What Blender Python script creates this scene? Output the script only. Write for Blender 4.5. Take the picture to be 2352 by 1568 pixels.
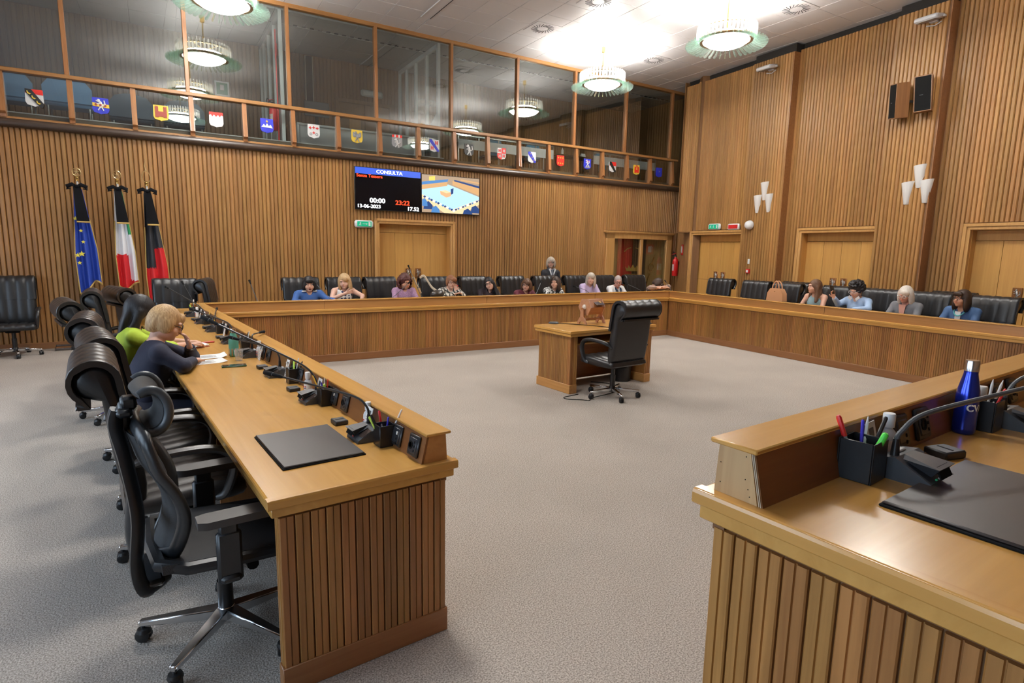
import bpy, bmesh, math, random
import numpy as np
from mathutils import Vector, Matrix, Euler

for _o in list(bpy.data.objects): bpy.data.objects.remove(_o)
SC = bpy.context.scene
COL = SC.collection
PI = math.pi
random.seed(7); RNG = np.random.default_rng(7)

# ------------------------------------------------------------------ camera
YAW, PITCH, ROLL, FPX = 0.54023, 0.15545, 0.01927, 1341.61
CAM = Vector((-0.9512, -2.0820, 1.6051))
_fw = Vector((math.sin(YAW)*math.cos(PITCH), math.cos(YAW)*math.cos(PITCH), -math.sin(PITCH)))
_r = Vector((math.cos(YAW), -math.sin(YAW), 0)); _u = _r.cross(_fw)
_r2 = _r*math.cos(ROLL)+_u*math.sin(ROLL); _u2 = -_r*math.sin(ROLL)+_u*math.cos(ROLL)
camd = bpy.data.cameras.new('camera'); cam = bpy.data.objects.new('camera', camd); COL.objects.link(cam)
camd.sensor_fit = 'HORIZONTAL'; camd.sensor_width = 36.0; camd.lens = FPX*36.0/2352.0
camd.clip_start = 0.05; camd.clip_end = 100
cam.matrix_world = Matrix(((_r2.x, _u2.x, -_fw.x, CAM.x), (_r2.y, _u2.y, -_fw.y, CAM.y), (_r2.z, _u2.z, -_fw.z, CAM.z), (0, 0, 0, 1)))
SC.camera = cam

# ------------------------------------------------------------------ world, window daylight, exposure
world = bpy.data.worlds.new('sky'); SC.world = world; world.use_nodes = True
_bg = world.node_tree.nodes['Background']; _bg.inputs[0].default_value = (0.55, 0.72, 1.0, 1); _bg.inputs[1].default_value = 1.0
SC.view_settings.view_transform = 'Standard'; SC.view_settings.look = 'None'
SC.view_settings.gamma = 1.0; SC.view_settings.use_curve_mapping = False
SC.view_settings.exposure = 0.5
LAMP_UP, LAMP_BOWL, DAY = 165.0, 48.0, 62.0
WIN = [(-3.2, -1.0), (0.0, 2.2), (3.2, 5.4)]          # window bays on the left wall (y0, y1)
for _y0, _y1 in WIN:
    _l = bpy.data.lights.new('window_daylight', 'AREA'); _l.shape = 'RECTANGLE'
    _l.size = 2.2; _l.size_y = 2.0; _l.energy = DAY; _l.color = (0.62, 0.80, 1.0)
    _lo = bpy.data.objects.new('window_daylight', _l); COL.objects.link(_lo)
    _lo.location = (-4.72, (_y0+_y1)/2, 1.95); _lo.rotation_euler = (0, -PI/2, 0)
for _a in ('max_bounces', 'diffuse_bounces', 'glossy_bounces'):
    setattr(SC.cycles, _a, {'max_bounces': 10, 'diffuse_bounces': 4, 'glossy_bounces': 4}[_a])
SC.cycles.transparent_max_bounces = 24
SC.cycles.transmission_bounces = 6
SC.cycles.sample_clamp_indirect = 6.0
SC.cycles.caustics_reflective = False; SC.cycles.caustics_refractive = False

# ------------------------------------------------------------------ helpers
def tag(o, label=None, cat=None, group=None, kind=None):
    if label: o['label'] = label
    if cat: o['category'] = cat
    if group: o['group'] = group
    if kind: o['kind'] = kind
    return o

def empty(name, loc=(0, 0, 0), rz=0.0, parent=None):
    o = bpy.data.objects.new(name, None); COL.objects.link(o)
    o.empty_display_size = 0.05
    o.location = loc; o.rotation_euler = (0, 0, rz)
    if parent: o.parent = parent
    return o

def inst(name, mesh, parent=None, loc=(0, 0, 0), rot=(0, 0, 0), scale=None):
    o = bpy.data.objects.new(name, mesh); COL.objects.link(o)
    o.location = loc; o.rotation_euler = rot
    if scale: o.scale = scale
    if parent: o.parent = parent
    return o

def copy_tree(o, parent=None):
    c = o.copy(); COL.objects.link(c)
    if parent: c.parent = parent
    for ch in list(o.children): copy_tree(ch, c)
    return c

def rotz(v, a):
    return (v[0]*math.cos(a)-v[1]*math.sin(a), v[0]*math.sin(a)+v[1]*math.cos(a))

class MB:
    """collects shapes into one mesh"""
    def __init__(s): s.v = []; s.f = []; s.m = []
    def add(s, vs, fs, m=0):
        b = len(s.v); s.v += [tuple(p) for p in vs]
        for q in fs: s.f.append(tuple(b+i for i in q)); s.m.append(m)
        return s
    def box(s, c, d, bev=0.0, R=None, m=0):
        hx, hy, hz = d[0]/2, d[1]/2, d[2]/2
        b = min(bev, hx*.95, hy*.95, hz*.95)
        if b <= 0:
            vs = [(x*hx, y*hy, z*hz) for x in (-1, 1) for y in (-1, 1) for z in (-1, 1)]
            fs = [(0, 1, 3, 2), (4, 6, 7, 5), (0, 4, 5, 1), (2, 3, 7, 6), (0, 2, 6, 4), (1, 5, 7, 3)]
        else:
            vs = []; ix = {}
            for x in (-1, 1):
                for y in (-1, 1):
                    for z in (-1, 1):
                        for ax in range(3):
                            p = [x*(hx-b), y*(hy-b), z*(hz-b)]; p[ax] = (x*hx, y*hy, z*hz)[ax]
                            ix[(x, y, z, ax)] = len(vs); vs.append(tuple(p))
            fs = []
            for sg in (-1, 1):
                q = [(-1, -1), (1, -1), (1, 1), (-1, 1)]
                if sg < 0: q = q[::-1]
                fs.append(tuple(ix[(sg, a, c2, 0)] for a, c2 in q))
                fs.append(tuple(ix[(c2, sg, a, 1)] for a, c2 in q))
                fs.append(tuple(ix[(a, c2, sg, 2)] for a, c2 in q))
            for a in (-1, 1):
                for c2 in (-1, 1):
                    k = [(ix[(a, c2, -1, 0)], ix[(a, c2, -1, 1)], ix[(a, c2, 1, 1)], ix[(a, c2, 1, 0)]),
                         (ix[(a, -1, c2, 0)], ix[(a, 1, c2, 0)], ix[(a, 1, c2, 2)], ix[(a, -1, c2, 2)]),
                         (ix[(-1, a, c2, 1)], ix[(-1, a, c2, 2)], ix[(1, a, c2, 2)], ix[(1, a, c2, 1)])]
                    if a*c2 < 0: k = [t[::-1] for t in k]
                    fs += [k[0][::-1], k[1][::-1], k[2][::-1]]
            for x in (-1, 1):
                for y in (-1, 1):
                    for z in (-1, 1):
                        t = (ix[(x, y, z, 0)], ix[(x, y, z, 1)], ix[(x, y, z, 2)])
                        fs.append(t if x*y*z > 0 else t[::-1])
        if R is not None: vs = [tuple(R @ Vector(p)) for p in vs]
        vs = [(p[0]+c[0], p[1]+c[1], p[2]+c[2]) for p in vs]
        return s.add(vs, fs, m)
    def b2(s, x0, x1, y0, y1, z0, z1, bev=0.0, m=0):
        return s.box(((x0+x1)/2, (y0+y1)/2, (z0+z1)/2), (x1-x0, y1-y0, z1-z0), bev, None, m)
    def tube(s, path, rad, n=10, closed=False, m=0, flat=None, caps=True):
        P = [Vector(p) for p in path]; N = len(P)
        if not hasattr(rad, '__len__'): rad = [rad]*N
        vs = []; prev = None
        for i in range(N):
            if closed: t = P[(i+1) % N]-P[i-1]
            else: t = P[min(i+1, N-1)]-P[max(i-1, 0)]
            t.normalize()
            if prev is None:
                a = Vector((0, 0, 1)) if abs(t.z) < .9 else Vector((0, 1, 0))
                nrm = (a-t*a.dot(t)).normalized()
            else:
                nrm = (prev-t*prev.dot(t)).normalized()
            prev = nrm; bi = t.cross(nrm)
            for k in range(n):
                a = 2*PI*k/n; ca, sa = math.cos(a), math.sin(a)
                if flat: ca *= flat[0]; sa *= flat[1]
                vs.append(P[i]+(nrm*ca+bi*sa)*rad[i])
        fs = []
        for i in range(N if closed else N-1):
            j = (i+1) % N
            for k in range(n):
                l = (k+1) % n
                fs.append((i*n+k, i*n+l, j*n+l, j*n+k))
        if not closed and caps:
            fs.append(tuple(range(n))[::-1]); fs.append(tuple((N-1)*n+k for k in range(n)))
        return s.add(vs, fs, m)
    def cyl(s, p0, p1, r0, r1=None, n=12, m=0):
        return s.tube([p0, p1], [r0, r0 if r1 is None else r1], n, m=m)
    def lathe(s, prof, n=16, c=(0, 0, 0), R=None, m=0):
        vs = []; fs = []; k = len(prof)
        for i in range(n):
            a = 2*PI*i/n
            for r, z in prof: vs.append((r*math.cos(a), r*math.sin(a), z))
        for i in range(n):
            j = (i+1) % n
            for q in range(k-1):
                a, b2, c2, d = i*k+q, j*k+q, j*k+q+1, i*k+q+1
                if prof[q][0] < 1e-6: fs.append((a, c2, d))
                elif prof[q+1][0] < 1e-6: fs.append((a, b2, d))
                else: fs.append((a, b2, c2, d))
        if R is not None: vs = [tuple(R @ Vector(p)) for p in vs]
        vs = [(p[0]+c[0], p[1]+c[1], p[2]+c[2]) for p in vs]
        return s.add(vs, fs, m)
    def prism(s, poly, a0, a1, axis='z', m=0):
        """extrude a 2D polygon; axis z: (x,y), axis y: (x,z), axis x: (y,z)"""
        def mk(p, a):
            return {'z': (p[0], p[1], a), 'y': (p[0], a, p[1]), 'x': (a, p[0], p[1])}[axis]
        n = len(poly)
        ar = sum(poly[i][0]*poly[(i+1) % n][1]-poly[(i+1) % n][0]*poly[i][1] for i in range(n))
        fl = (ar < 0) != (axis == 'y')
        if a1 < a0: fl = not fl
        vs = [mk(p, a0) for p in poly]+[mk(p, a1) for p in poly]
        fs = [tuple(range(n))[::-1], tuple(range(n, 2*n))]
        for i in range(n): j = (i+1) % n; fs.append((i, j, n+j, n+i))
        if fl: fs = [q[::-1] for q in fs]
        return s.add(vs, fs, m)
    def sphere(s, c, r, n=10, m=0, R=None):
        if not hasattr(r, '__len__'): r = (r, r, r)
        k = max(4, n//2)
        vs = []; fs = []
        for i in range(k+1):
            t = PI*i/k
            for j in range(n):
                a = 2*PI*j/n; vs.append(Vector((r[0]*math.sin(t)*math.cos(a), r[1]*math.sin(t)*math.sin(a), r[2]*math.cos(t))))
        for i in range(k):
            for j in range(n):
                l = (j+1) % n
                q = (i*n+j, (i+1)*n+j, (i+1)*n+l, i*n+l)
                if i == 0: q = (j, n+j, n+l)
                elif i == k-1: q = (i*n+j, (i+1)*n+j, i*n+l)
                fs.append(q)
        if R is not None: vs = [R @ p for p in vs]
        vs = [(p[0]+c[0], p[1]+c[1], p[2]+c[2]) for p in vs]
        return s.add(vs, fs, m)
    def mesh(s, name, mats, smooth=40):
        me = bpy.data.meshes.new(name); me.from_pydata(s.v, [], s.f)
        if not isinstance(mats, (list, tuple)): mats = [mats]
        for x in mats: me.materials.append(x)
        if len(mats) > 1: me.polygons.foreach_set('material_index', s.m)
        if len(s.f) < 20000:
            bm = bmesh.new(); bm.from_mesh(me); bmesh.ops.recalc_face_normals(bm, faces=bm.faces[:]); bm.to_mesh(me); bm.free()
        if smooth:
            me.polygons.foreach_set('use_smooth', [True]*len(me.polygons))
            me.set_sharp_from_angle(angle=math.radians(smooth))
        me.update(); return me
    def build(s, name, mats, parent=None, loc=(0, 0, 0), rot=(0, 0, 0), smooth=40):
        return inst(name, s.mesh(name, mats, smooth), parent, loc, rot)

def spline(pts, n=8):
    """catmull-rom through points"""
    P = [Vector(p) for p in pts]; out = []
    for i in range(len(P)-1):
        p0 = P[max(i-1, 0)]; p1 = P[i]; p2 = P[i+1]; p3 = P[min(i+2, len(P)-1)]
        for k in range(n):
            t = k/n
            out.append(0.5*((2*p1)+(p2-p0)*t+(2*p0-5*p1+4*p2-p3)*t*t+(3*p1-p0-3*p2+p3)*t**3))
    out.append(P[-1]); return out

# ------------------------------------------------------------------ materials
MATS = {}
def _new(name):
    m = bpy.data.materials.new(name); m.use_nodes = True
    nt = m.node_tree; return m, nt, nt.nodes['Principled BSDF']

def plain(name, col, rough=.5, metal=0., bump=0., bscale=200., spec=.5, emis=None, estr=0., coat=0., var=0., trans=0., sheen=0.):
    if name in MATS: return MATS[name]
    m, nt, p = _new(name); N = nt.nodes; L = nt.links
    p.inputs['Base Color'].default_value = (*col, 1); p.inputs['Roughness'].default_value = rough
    p.inputs['Metallic'].default_value = metal; p.inputs['Specular IOR Level'].default_value = spec
    if coat: p.inputs['Coat Weight'].default_value = coat; p.inputs['Coat Roughness'].default_value = .15
    if trans: p.inputs['Transmission Weight'].default_value = trans
    if sheen: p.inputs['Sheen Weight'].default_value = sheen
    if emis: p.inputs['Emission Color'].default_value = (*emis, 1); p.inputs['Emission Strength'].default_value = estr
    if bump or var:
        tc = N.new('ShaderNodeTexCoord'); nz = N.new('ShaderNodeTexNoise'); nz.inputs['Scale'].default_value = bscale
        nz.inputs['Detail'].default_value = 3
        L.new(tc.outputs['Object'], nz.inputs['Vector'])
        if bump:
            b = N.new('ShaderNodeBump'); b.inputs['Strength'].default_value = bump; b.inputs['Distance'].default_value = .004
            L.new(nz.outputs['Fac'], b.inputs['Height']); L.new(b.outputs[0], p.inputs['Normal'])
        if var:
            mx = N.new('ShaderNodeMix'); mx.data_type = 'RGBA'
            mx.inputs[6].default_value = (*[max(0, c*(1-var)) for c in col], 1); mx.inputs[7].default_value = (*[min(1, c*(1+var)) for c in col], 1)
            L.new(nz.outputs['Fac'], mx.inputs[0]); L.new(mx.outputs[2], p.inputs['Base Color'])
    MATS[name] = m; return m

def wood(name, c1, c2, axis='z', rough=.4, vary=.25, scale=1.0, coat=0., group=0., spec=.5):
    """procedural wood: stretched noise along the grain axis, tone changes from piece to piece"""
    if name in MATS: return MATS[name]
    m, nt, p = _new(name); N = nt.nodes; L = nt.links
    tc = N.new('ShaderNodeTexCoord'); oi = N.new('ShaderNodeObjectInfo'); mp = N.new('ShaderNodeMapping')
    sc = {'x': (1.1, 26, 26), 'y': (26, 1.1, 26), 'z': (26, 26, 1.1)}[axis]
    mp.inputs['Scale'].default_value = [q*scale for q in sc]
    mul = N.new('ShaderNodeVectorMath'); mul.operation = 'SCALE'; mul.inputs[0].default_value = (37, 53, 71)
    L.new(oi.outputs['Random'], mul.inputs['Scale'])
    add = N.new('ShaderNodeVectorMath'); L.new(tc.outputs['Object'], add.inputs[0]); L.new(mul.outputs[0], add.inputs[1])
    L.new(add.outputs[0], mp.inputs['Vector'])
    n1 = N.new('ShaderNodeTexNoise'); n1.inputs['Scale'].default_value = 1.0; n1.inputs['Detail'].default_value = 5; n1.inputs['Roughness'].default_value = .6
    n1.inputs['Distortion'].default_value = .6
    L.new(mp.outputs[0], n1.inputs['Vector'])
    rp = N.new('ShaderNodeValToRGB'); rp.color_ramp.elements[0].position = .3; rp.color_ramp.elements[1].position = .72
    rp.color_ramp.elements[0].color = (*c1, 1); rp.color_ramp.elements[1].color = (*c2, 1)
    L.new(n1.outputs['Fac'], rp.inputs[0])
    hs = N.new('ShaderNodeHueSaturation')
    mr = N.new('ShaderNodeMapRange'); mr.inputs[3].default_value = 1-vary; mr.inputs[4].default_value = 1+vary
    L.new(oi.outputs['Random'], mr.inputs[0]); L.new(mr.outputs[0], hs.inputs['Value'])
    mr2 = N.new('ShaderNodeMapRange'); mr2.inputs[3].default_value = .5-.012*(vary/.25); mr2.inputs[4].default_value = .5+.012*(vary/.25)
    fr = N.new('ShaderNodeMath'); fr.operation = 'FRACT'; fm = N.new('ShaderNodeMath'); fm.operation = 'MULTIPLY'; fm.inputs[1].default_value = 7.31
    L.new(oi.outputs['Random'], fm.inputs[0]); L.new(fm.outputs[0], fr.inputs[0]); L.new(fr.outputs[0], mr2.inputs[0]); L.new(mr2.outputs[0], hs.inputs['Hue'])
    L.new(rp.outputs[0], hs.inputs['Color']); L.new(hs.outputs[0], p.inputs['Base Color'])
    if group:   # neighbouring slats cut from the same board share a tone
        n2 = N.new('ShaderNodeTexNoise'); n2.inputs['Scale'].default_value = 2.6; n2.inputs['Detail'].default_value = 3; L.new(oi.outputs['Location'], n2.inputs['Vector'])
        m3 = N.new('ShaderNodeMapRange'); m3.inputs[1].default_value = .32; m3.inputs[2].default_value = .68; m3.inputs[3].default_value = 1-group; m3.inputs[4].default_value = 1+group
        mm = N.new('ShaderNodeMath'); mm.operation = 'MULTIPLY'; L.new(n2.outputs['Fac'], m3.inputs[0]); L.new(m3.outputs[0], mm.inputs[0]); L.new(mr.outputs[0], mm.inputs[1]); L.new(mm.outputs[0], hs.inputs['Value'])
    p.inputs['Roughness'].default_value = rough; p.inputs['Specular IOR Level'].default_value = spec
    if coat: p.inputs['Coat Weight'].default_value = coat; p.inputs['Coat Roughness'].default_value = .12
    b = N.new('ShaderNodeBump'); b.inputs['Strength'].default_value = .12; b.inputs['Distance'].default_value = .003
    L.new(n1.outputs['Fac'], b.inputs['Height']); L.new(b.outputs[0], p.inputs['Normal'])
    MATS[name] = m; return m

def pane_glass(name, tint=(1, 1, 1), base=.05, rough=0.0, body=None, bodyw=0.):
    """thin pane: clear, with a mirror reflection that grows towards grazing view (Schlick)"""
    if name in MATS: return MATS[name]
    m, nt, p = _new(name); N = nt.nodes; L = nt.links
    out = N['Material Output']; N.remove(p)
    tr = N.new('ShaderNodeBsdfTransparent'); tr.inputs[0].default_value = (*tint, 1)
    gl = N.new('ShaderNodeBsdfGlossy'); gl.inputs['Roughness'].default_value = rough
    lw = N.new('ShaderNodeLayerWeight'); lw.inputs[0].default_value = .5
    pw = N.new('ShaderNodeMath'); pw.operation = 'POWER'; pw.inputs[1].default_value = 4
    ma = N.new('ShaderNodeMath'); ma.operation = 'MULTIPLY_ADD'; ma.inputs[1].default_value = 1-base; ma.inputs[2].default_value = base
    L.new(lw.outputs['Facing'], pw.inputs[0]); L.new(pw.outputs[0], ma.inputs[0])
    mx = N.new('ShaderNodeMixShader'); L.new(ma.outputs[0], mx.inputs[0]); L.new(gl.outputs[0], mx.inputs[2])
    if body:
        df = N.new('ShaderNodeBsdfTranslucent'); df.inputs[0].default_value = (*body, 1)
        m2 = N.new('ShaderNodeMixShader'); m2.inputs[0].default_value = bodyw
        L.new(tr.outputs[0], m2.inputs[1]); L.new(df.outputs[0], m2.inputs[2]); L.new(m2.outputs[0], mx.inputs[1])
    else: L.new(tr.outputs[0], mx.inputs[1])
    L.new(mx.outputs[0], out.inputs['Surface']); MATS[name] = m; return m

def emit(name, col, st):
    if name in MATS: return MATS[name]
    m, nt, p = _new(name)
    p.inputs['Base Color'].default_value = (*[c*.05 for c in col], 1); p.inputs['Roughness'].default_value = .25
    p.inputs['Emission Color'].default_value = (*col, 1); p.inputs['Emission Strength'].default_value = st
    MATS[name] = m; return m

WALLWOOD = wood('wall_slat_wood', (.255, .120, .035), (.405, .212, .070), 'z', .40, .07, group=.20)
WALLDARK = wood('wall_shadow_gap', (.15, .066, .021), (.21, .098, .034), 'z', .6, .05)
BOARDW = wood('desk_board_wood', (.235, .100, .025), (.40, .190, .054), 'z', .34, .14, group=.2)
BASEW = wood('baseboard_wood', (.23, .095, .032), (.31, .140, .050), 'x', .35, .04)
BASEWY = wood('baseboard_wood_y', (.23, .095, .032), (.31, .140, .050), 'y', .35, .04)
TOPY = wood('desk_top_wood', (.53, .265, .058), (.64, .345, .088), 'y', .26, .04, .6, .25)
TOPX = wood('desk_top_wood_x', (.53, .265, .058), (.64, .345, .088), 'x', .26, .04, .6, .25)
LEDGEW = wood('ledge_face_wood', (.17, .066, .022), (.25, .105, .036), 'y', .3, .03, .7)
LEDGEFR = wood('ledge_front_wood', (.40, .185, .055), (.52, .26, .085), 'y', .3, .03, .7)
RAWPLY = wood('raw_plywood', (.42, .245, .105), (.56, .36, .17), 'z', .55, .03, .8)
DOORW = wood('door_wood', (.50, .255, .066), (.60, .33, .095), 'z', .34, .05, .8)
TRIMW = wood('door_trim_wood', (.46, .24, .075), (.58, .33, .115), 'z', .33, .05)
GALW = wood('gallery_frame_wood', (.28, .115, .040), (.38, .175, .064), 'z', .3, .06)
GALWX = wood('gallery_rail_wood', (.29, .130, .042), (.39, .195, .068), 'x', .3, .06)
LEATHER = plain('black_leather', (.013, .013, .014), .36, bump=.06, bscale=520, spec=.5)
LEATHER2 = plain('black_leather_worn', (.024, .020, .018), .33, bump=.08, bscale=420, spec=.55, var=.25)
BLKPL = plain('black_plastic', (.012, .012, .013), .38)
BLKMAT = plain('matt_black', (.007, .007, .007), .8, spec=.15)
GREYPL = plain('grey_plastic', (.055, .06, .068), .35)
CHROME = plain('chrome', (.78, .78, .80), .12, 1.0)
ALU = plain('polished_aluminium', (.70, .71, .73), .2, 1.0)
BRASS = plain('brass', (.72, .52, .20), .25, 1.0)
BRONZE = plain('bronze', (.20, .12, .05), .35, .9)
WHITEM = plain('white_paint', (.78, .78, .76), .4)
WHITEPL = plain('white_plastic', (.80, .80, .78), .35)
PAPER = plain('paper', (.86, .86, .84), .7)
RED = plain('red_paint', (.62, .015, .015), .35)
GREENS = plain('sign_green', (.0, .30, .16), .4, emis=(.0, .42, .22), estr=.35)
GLASS = pane_glass('clear_glass', (.93, .965, .95), .16)
# ================================================================== room shell
def carpet():
    m, nt, p = _new('carpet'); N = nt.nodes; L = nt.links
    tc = N.new('ShaderNodeTexCoord')
    a = N.new('ShaderNodeTexNoise'); a.inputs['Scale'].default_value = 150; a.inputs['Detail'].default_value = 2
    b = N.new('ShaderNodeTexNoise'); b.inputs['Scale'].default_value = 1.1; b.inputs['Detail'].default_value = 3
    L.new(tc.outputs['Object'], a.inputs['Vector']); L.new(tc.outputs['Object'], b.inputs['Vector'])
    r = N.new('ShaderNodeValToRGB'); r.color_ramp.elements[0].position = .36; r.color_ramp.elements[1].position = .64
    r.color_ramp.elements[0].color = (.245, .212, .182, 1); r.color_ramp.elements[1].color = (.53, .475, .42, 1)
    L.new(a.outputs['Fac'], r.inputs[0])
    hs = N.new('ShaderNodeHueSaturation'); mr = N.new('ShaderNodeMapRange'); mr.inputs[1].default_value = .3; mr.inputs[2].default_value = .7
    mr.inputs[3].default_value = .93; mr.inputs[4].default_value = 1.05
    L.new(b.outputs['Fac'], mr.inputs[0]); L.new(mr.outputs[0], hs.inputs['Value']); L.new(r.outputs[0], hs.inputs['Color'])
    L.new(hs.outputs[0], p.inputs['Base Color']); p.inputs['Roughness'].default_value = .95; p.inputs['Specular IOR Level'].default_value = .15
    bu = N.new('ShaderNodeBump'); bu.inputs['Strength'].default_value = .7; bu.inputs['Distance'].default_value = .004
    L.new(a.outputs['Fac'], bu.inputs['Height']); L.new(bu.outputs[0], p.inputs['Normal'])
    return m
CARPET = carpet()
CEILM = plain('ceiling_tile_paint', (.60, .58, .58), .42, spec=.35)
CEILGAP = plain('ceiling_void', (.24, .235, .235), .8)
CZ = 5.63
o = MB().b2(-4.9, 12, -6.2, 9.4, -.12, 0).build('floor', CARPET); tag(o, 'grey beige looped carpet across the chamber floor', kind='structure')

# slats share one profile: width w, proud by d, height h
def slat_mesh(name, h, w, d, mat, groove=False):
    if groove:   # a board with a fine line down its middle
        pr = [(-w/2, -.01), (w/2, -.01), (w/2, d*.72), (w/2-.003, d), (.0026, d), (.0010, d*.6), (-.0010, d*.6), (-.0026, d), (-w/2+.003, d), (-w/2, d*.72)]
    else:
        pr = [(-w/2, -.01), (w/2, -.01), (w/2, d*.45), (w*.33, d), (-w*.33, d), (-w/2, d*.45)]
    return MB().prism(pr, 0, h, 'z').mesh(name, mat, 30)
_sm = {}
def slat(parent, x, z0, z1, loc_y=0., rz=0., mat=WALLWOOD, w=.0575, d=.026, groove=False, name='slat'):
    k = (round(z1-z0, 3), w, d, mat.name, groove)
    if k not in _sm: _sm[k] = slat_mesh(name, z1-z0, w, d, mat, groove)
    return inst(name, _sm[k], parent, (x, loc_y, z0), (0, 0, rz))

# ---------------- back wall (local x runs along the wall, -y faces the room)
SB = .018
BW = empty('wall_back', (-2.5, 8.94, 0), math.atan(SB)); tag(BW, 'back wall of upright timber slats below the glazed gallery', kind='structure')
DOORB = (5.19, 6.70); CABB = (10.93, 13.05)
m = MB()
for a, b, z0, z1 in [(-2.4, DOORB[0]-.012, 0, 3.25), (DOORB[0]-.012, DOORB[1]+.012, 2.067, 3.25), (DOORB[1]+.012, CABB[0], 0, 3.25), (CABB[0], CABB[1], 2.10, 3.25), (CABB[1], 13.45, 0, 3.25)]:
    m.b2(a, b, .025, .2, z0, z1)
m.build('backing', WALLDARK, BW)
PITCH_S = .0635
x = -1.35
while x < 13.33:
    z0 = .10
    if DOORB[0]-.09 < x < DOORB[1]+.09: z0 = 2.14
    if CABB[0]-.06 < x < CABB[1]+.06: z0 = 2.13
    slat(BW, x, z0, 3.19, .026, PI)
    x += PITCH_S
bb = MB()
for a, b in [(-2.4, DOORB[0]-.1), (DOORB[1]+.1, CABB[0]-.08), (CABB[1]+.08, 13.4)]: bb.b2(a, b, -.004, .03, 0, .10, .004)
o = bb.build('baseboard_back', BASEW, None, BW.location, BW.rotation_euler); tag(o, kind='structure', label='low brown baseboard along the slatted back wall')

LOCKP = plain('copper_plate', (.30, .13, .045), .3, .55, bump=.3, bscale=60)
LOCKS = plain('silver_relief', (.60, .58, .55), .3, .9)
def lock_plate(parent, x, y, z, rz=0.):
    p = MB().box((0, 0, 0), (.125, .02, .20), .006).build('push_plate', LOCKP, parent, (x, y, z), (0, 0, rz))
    b = MB()                     # rampant animal in relief
    b.sphere((.0, -.012, .01), (.017, .009, .045), 8); b.sphere((-.012, -.012, .062), (.016, .009, .016), 8)
    for q in [((.0, -.012, -.02), (-.028, -.012, -.062)), ((.008, -.012, -.025), (.022, -.012, -.068)), ((-.008, -.012, .03), (-.042, -.012, .048)), ((-.005, -.012, .015), (-.04, -.012, .012)), ((.012, -.012, -.02), (.04, -.012, .01)), ((.04, -.012, .01), (.032, -.012, .05))]:
        b.cyl(q[0], q[1], .008, .006, 6)
    b.build('relief_animal', LOCKS, p)
    return p

def double_door(root, w, h, fw=.085, rec=.16, leaves=4, plates=True, hinge=True):
    """local: x 0..w along wall, room side is -y, door leaves recessed to +y"""
    m = MB()
    for dx, t in ((0, .028), (.035, .012)):
        pass
    def fr(x0, x1, y0, y1, z0, z1): m.b2(x0, x1, y0, y1, z0, z1, .006)
    fr(-fw, 0, -.035, .05, 0, h+fw); fr(w, w+fw, -.035, .05, 0, h+fw); fr(-fw, w+fw, -.035, .05, h, h+fw)
    fr(-fw-.012, -fw*.55, -.052, .04, 0, h+fw+.012); fr(w+fw*.55, w+fw+.012, -.052, .04, 0, h+fw+.012); fr(-fw-.012, w+fw+.012, -.052, .04, h+fw*.55, h+fw+.012)
    m.build('door_frame', TRIMW, root)
    j = MB(); j.b2(-.012, .004, .03, rec+.05, 0, h); j.b2(w-.004, w+.012, .03, rec+.05, 0, h); j.b2(-.012, w+.012, .03, rec+.05, h-.004, h+.012)
    j.build('jamb', DOORW, root)
    MB().b2(-.01, w+.01, rec+.045, rec+.07, 0, h).build('backing', WALLDARK, root)
    lw = w/leaves
    for i in range(leaves):
        q = inst('door_panel', MB().b2(0, lw-.005, 0, .035, .01, h-.16, .002).mesh('door_panel', DOORW), root, (i*lw+.0025, rec, 0))
    MB().b2(.003, w-.003, rec-.004, rec+.03, h-.155, h-.005, .003).build('top_rail', DOORW, root)
    if plates:
        for s in (-1, 1):
            lock_plate(root, w/2+s*.105, rec-.008, 1.10)
        MB().b2(.03, w-.03, rec-.003, rec+.004, 1.0, 1.006).build('joint', WALLDARK, root)
d = empty('door_1', BW.location+Vector(rotz((DOORB[0], 0), SB)).to_3d(), BW.rotation_euler.z); tag(d, 'double timber door beneath the wall screens', kind='structure')
double_door(d, DOORB[1]-DOORB[0], 2.055)

# ---------------- right wall: t runs from the far corner towards the camera
RA = Vector((10.072, 8.52, 0)); _d = Vector((-.237, -3.61, 0)).normalized()
RW = empty('wall_right', RA, math.atan2(_d.y, _d.x)); tag(RW, 'tall right wall of upright timber slats with shallow piers', kind='structure')
# local x = t, local y: +y is away from the room? (checked: room lies at local -y)
T0 = 8.52
def tt(y): return (T0-y)/abs(_d.y)
DOORS = [(tt(7.875), tt(6.42)), (tt(4.97), tt(3.52)), (tt(2.10), tt(.65))]
PIERS = [(tt(6.32), tt(5.38)), (tt(3.46), tt(2.68)), (tt(.2), tt(-.6))]
WZ1 = 5.50; PIERD = .17
m = MB()
edges = [0.]
def solid(a, b, z0, z1, y0=.025, y1=.32): m.b2(a, b, y0, y1, z0, z1)
solid(.1, DOORS[0][0], 2.12, WZ1)
solid(DOORS[0][0]-.12, DOORS[0][0]-.012, 0, 2.12)
for i, (a, b) in enumerate(DOORS):
    solid(a-.012, b+.012, 2.047, WZ1)
    nx = DOORS[i+1][0]-.012 if i < 2 else 14.4
    solid(b+.012, nx, 0, WZ1)
    if i == 0: solid(a-.05, a-.012, 2.12, WZ1)
m.build('backing', WALLDARK, RW)
m = MB(); m.b2(.08, 14.4, .10, .3, WZ1, CZ); [m.b2(a, b, -PIERD+.05, .1, WZ1-.06, CZ-.02) for a, b in PIERS]; m.build('shadow_gap', plain('shadow_gap_black', (.012, .009, .007), .8), RW)
m = MB(); m.b2(.075, .10, -.03, .32, 2.10, WZ1+.1); m.b2(.09, DOORS[0][0]-.10, -.03, .32, 2.095, 2.12); m.build('return_edge', WALLDARK, RW)

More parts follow.
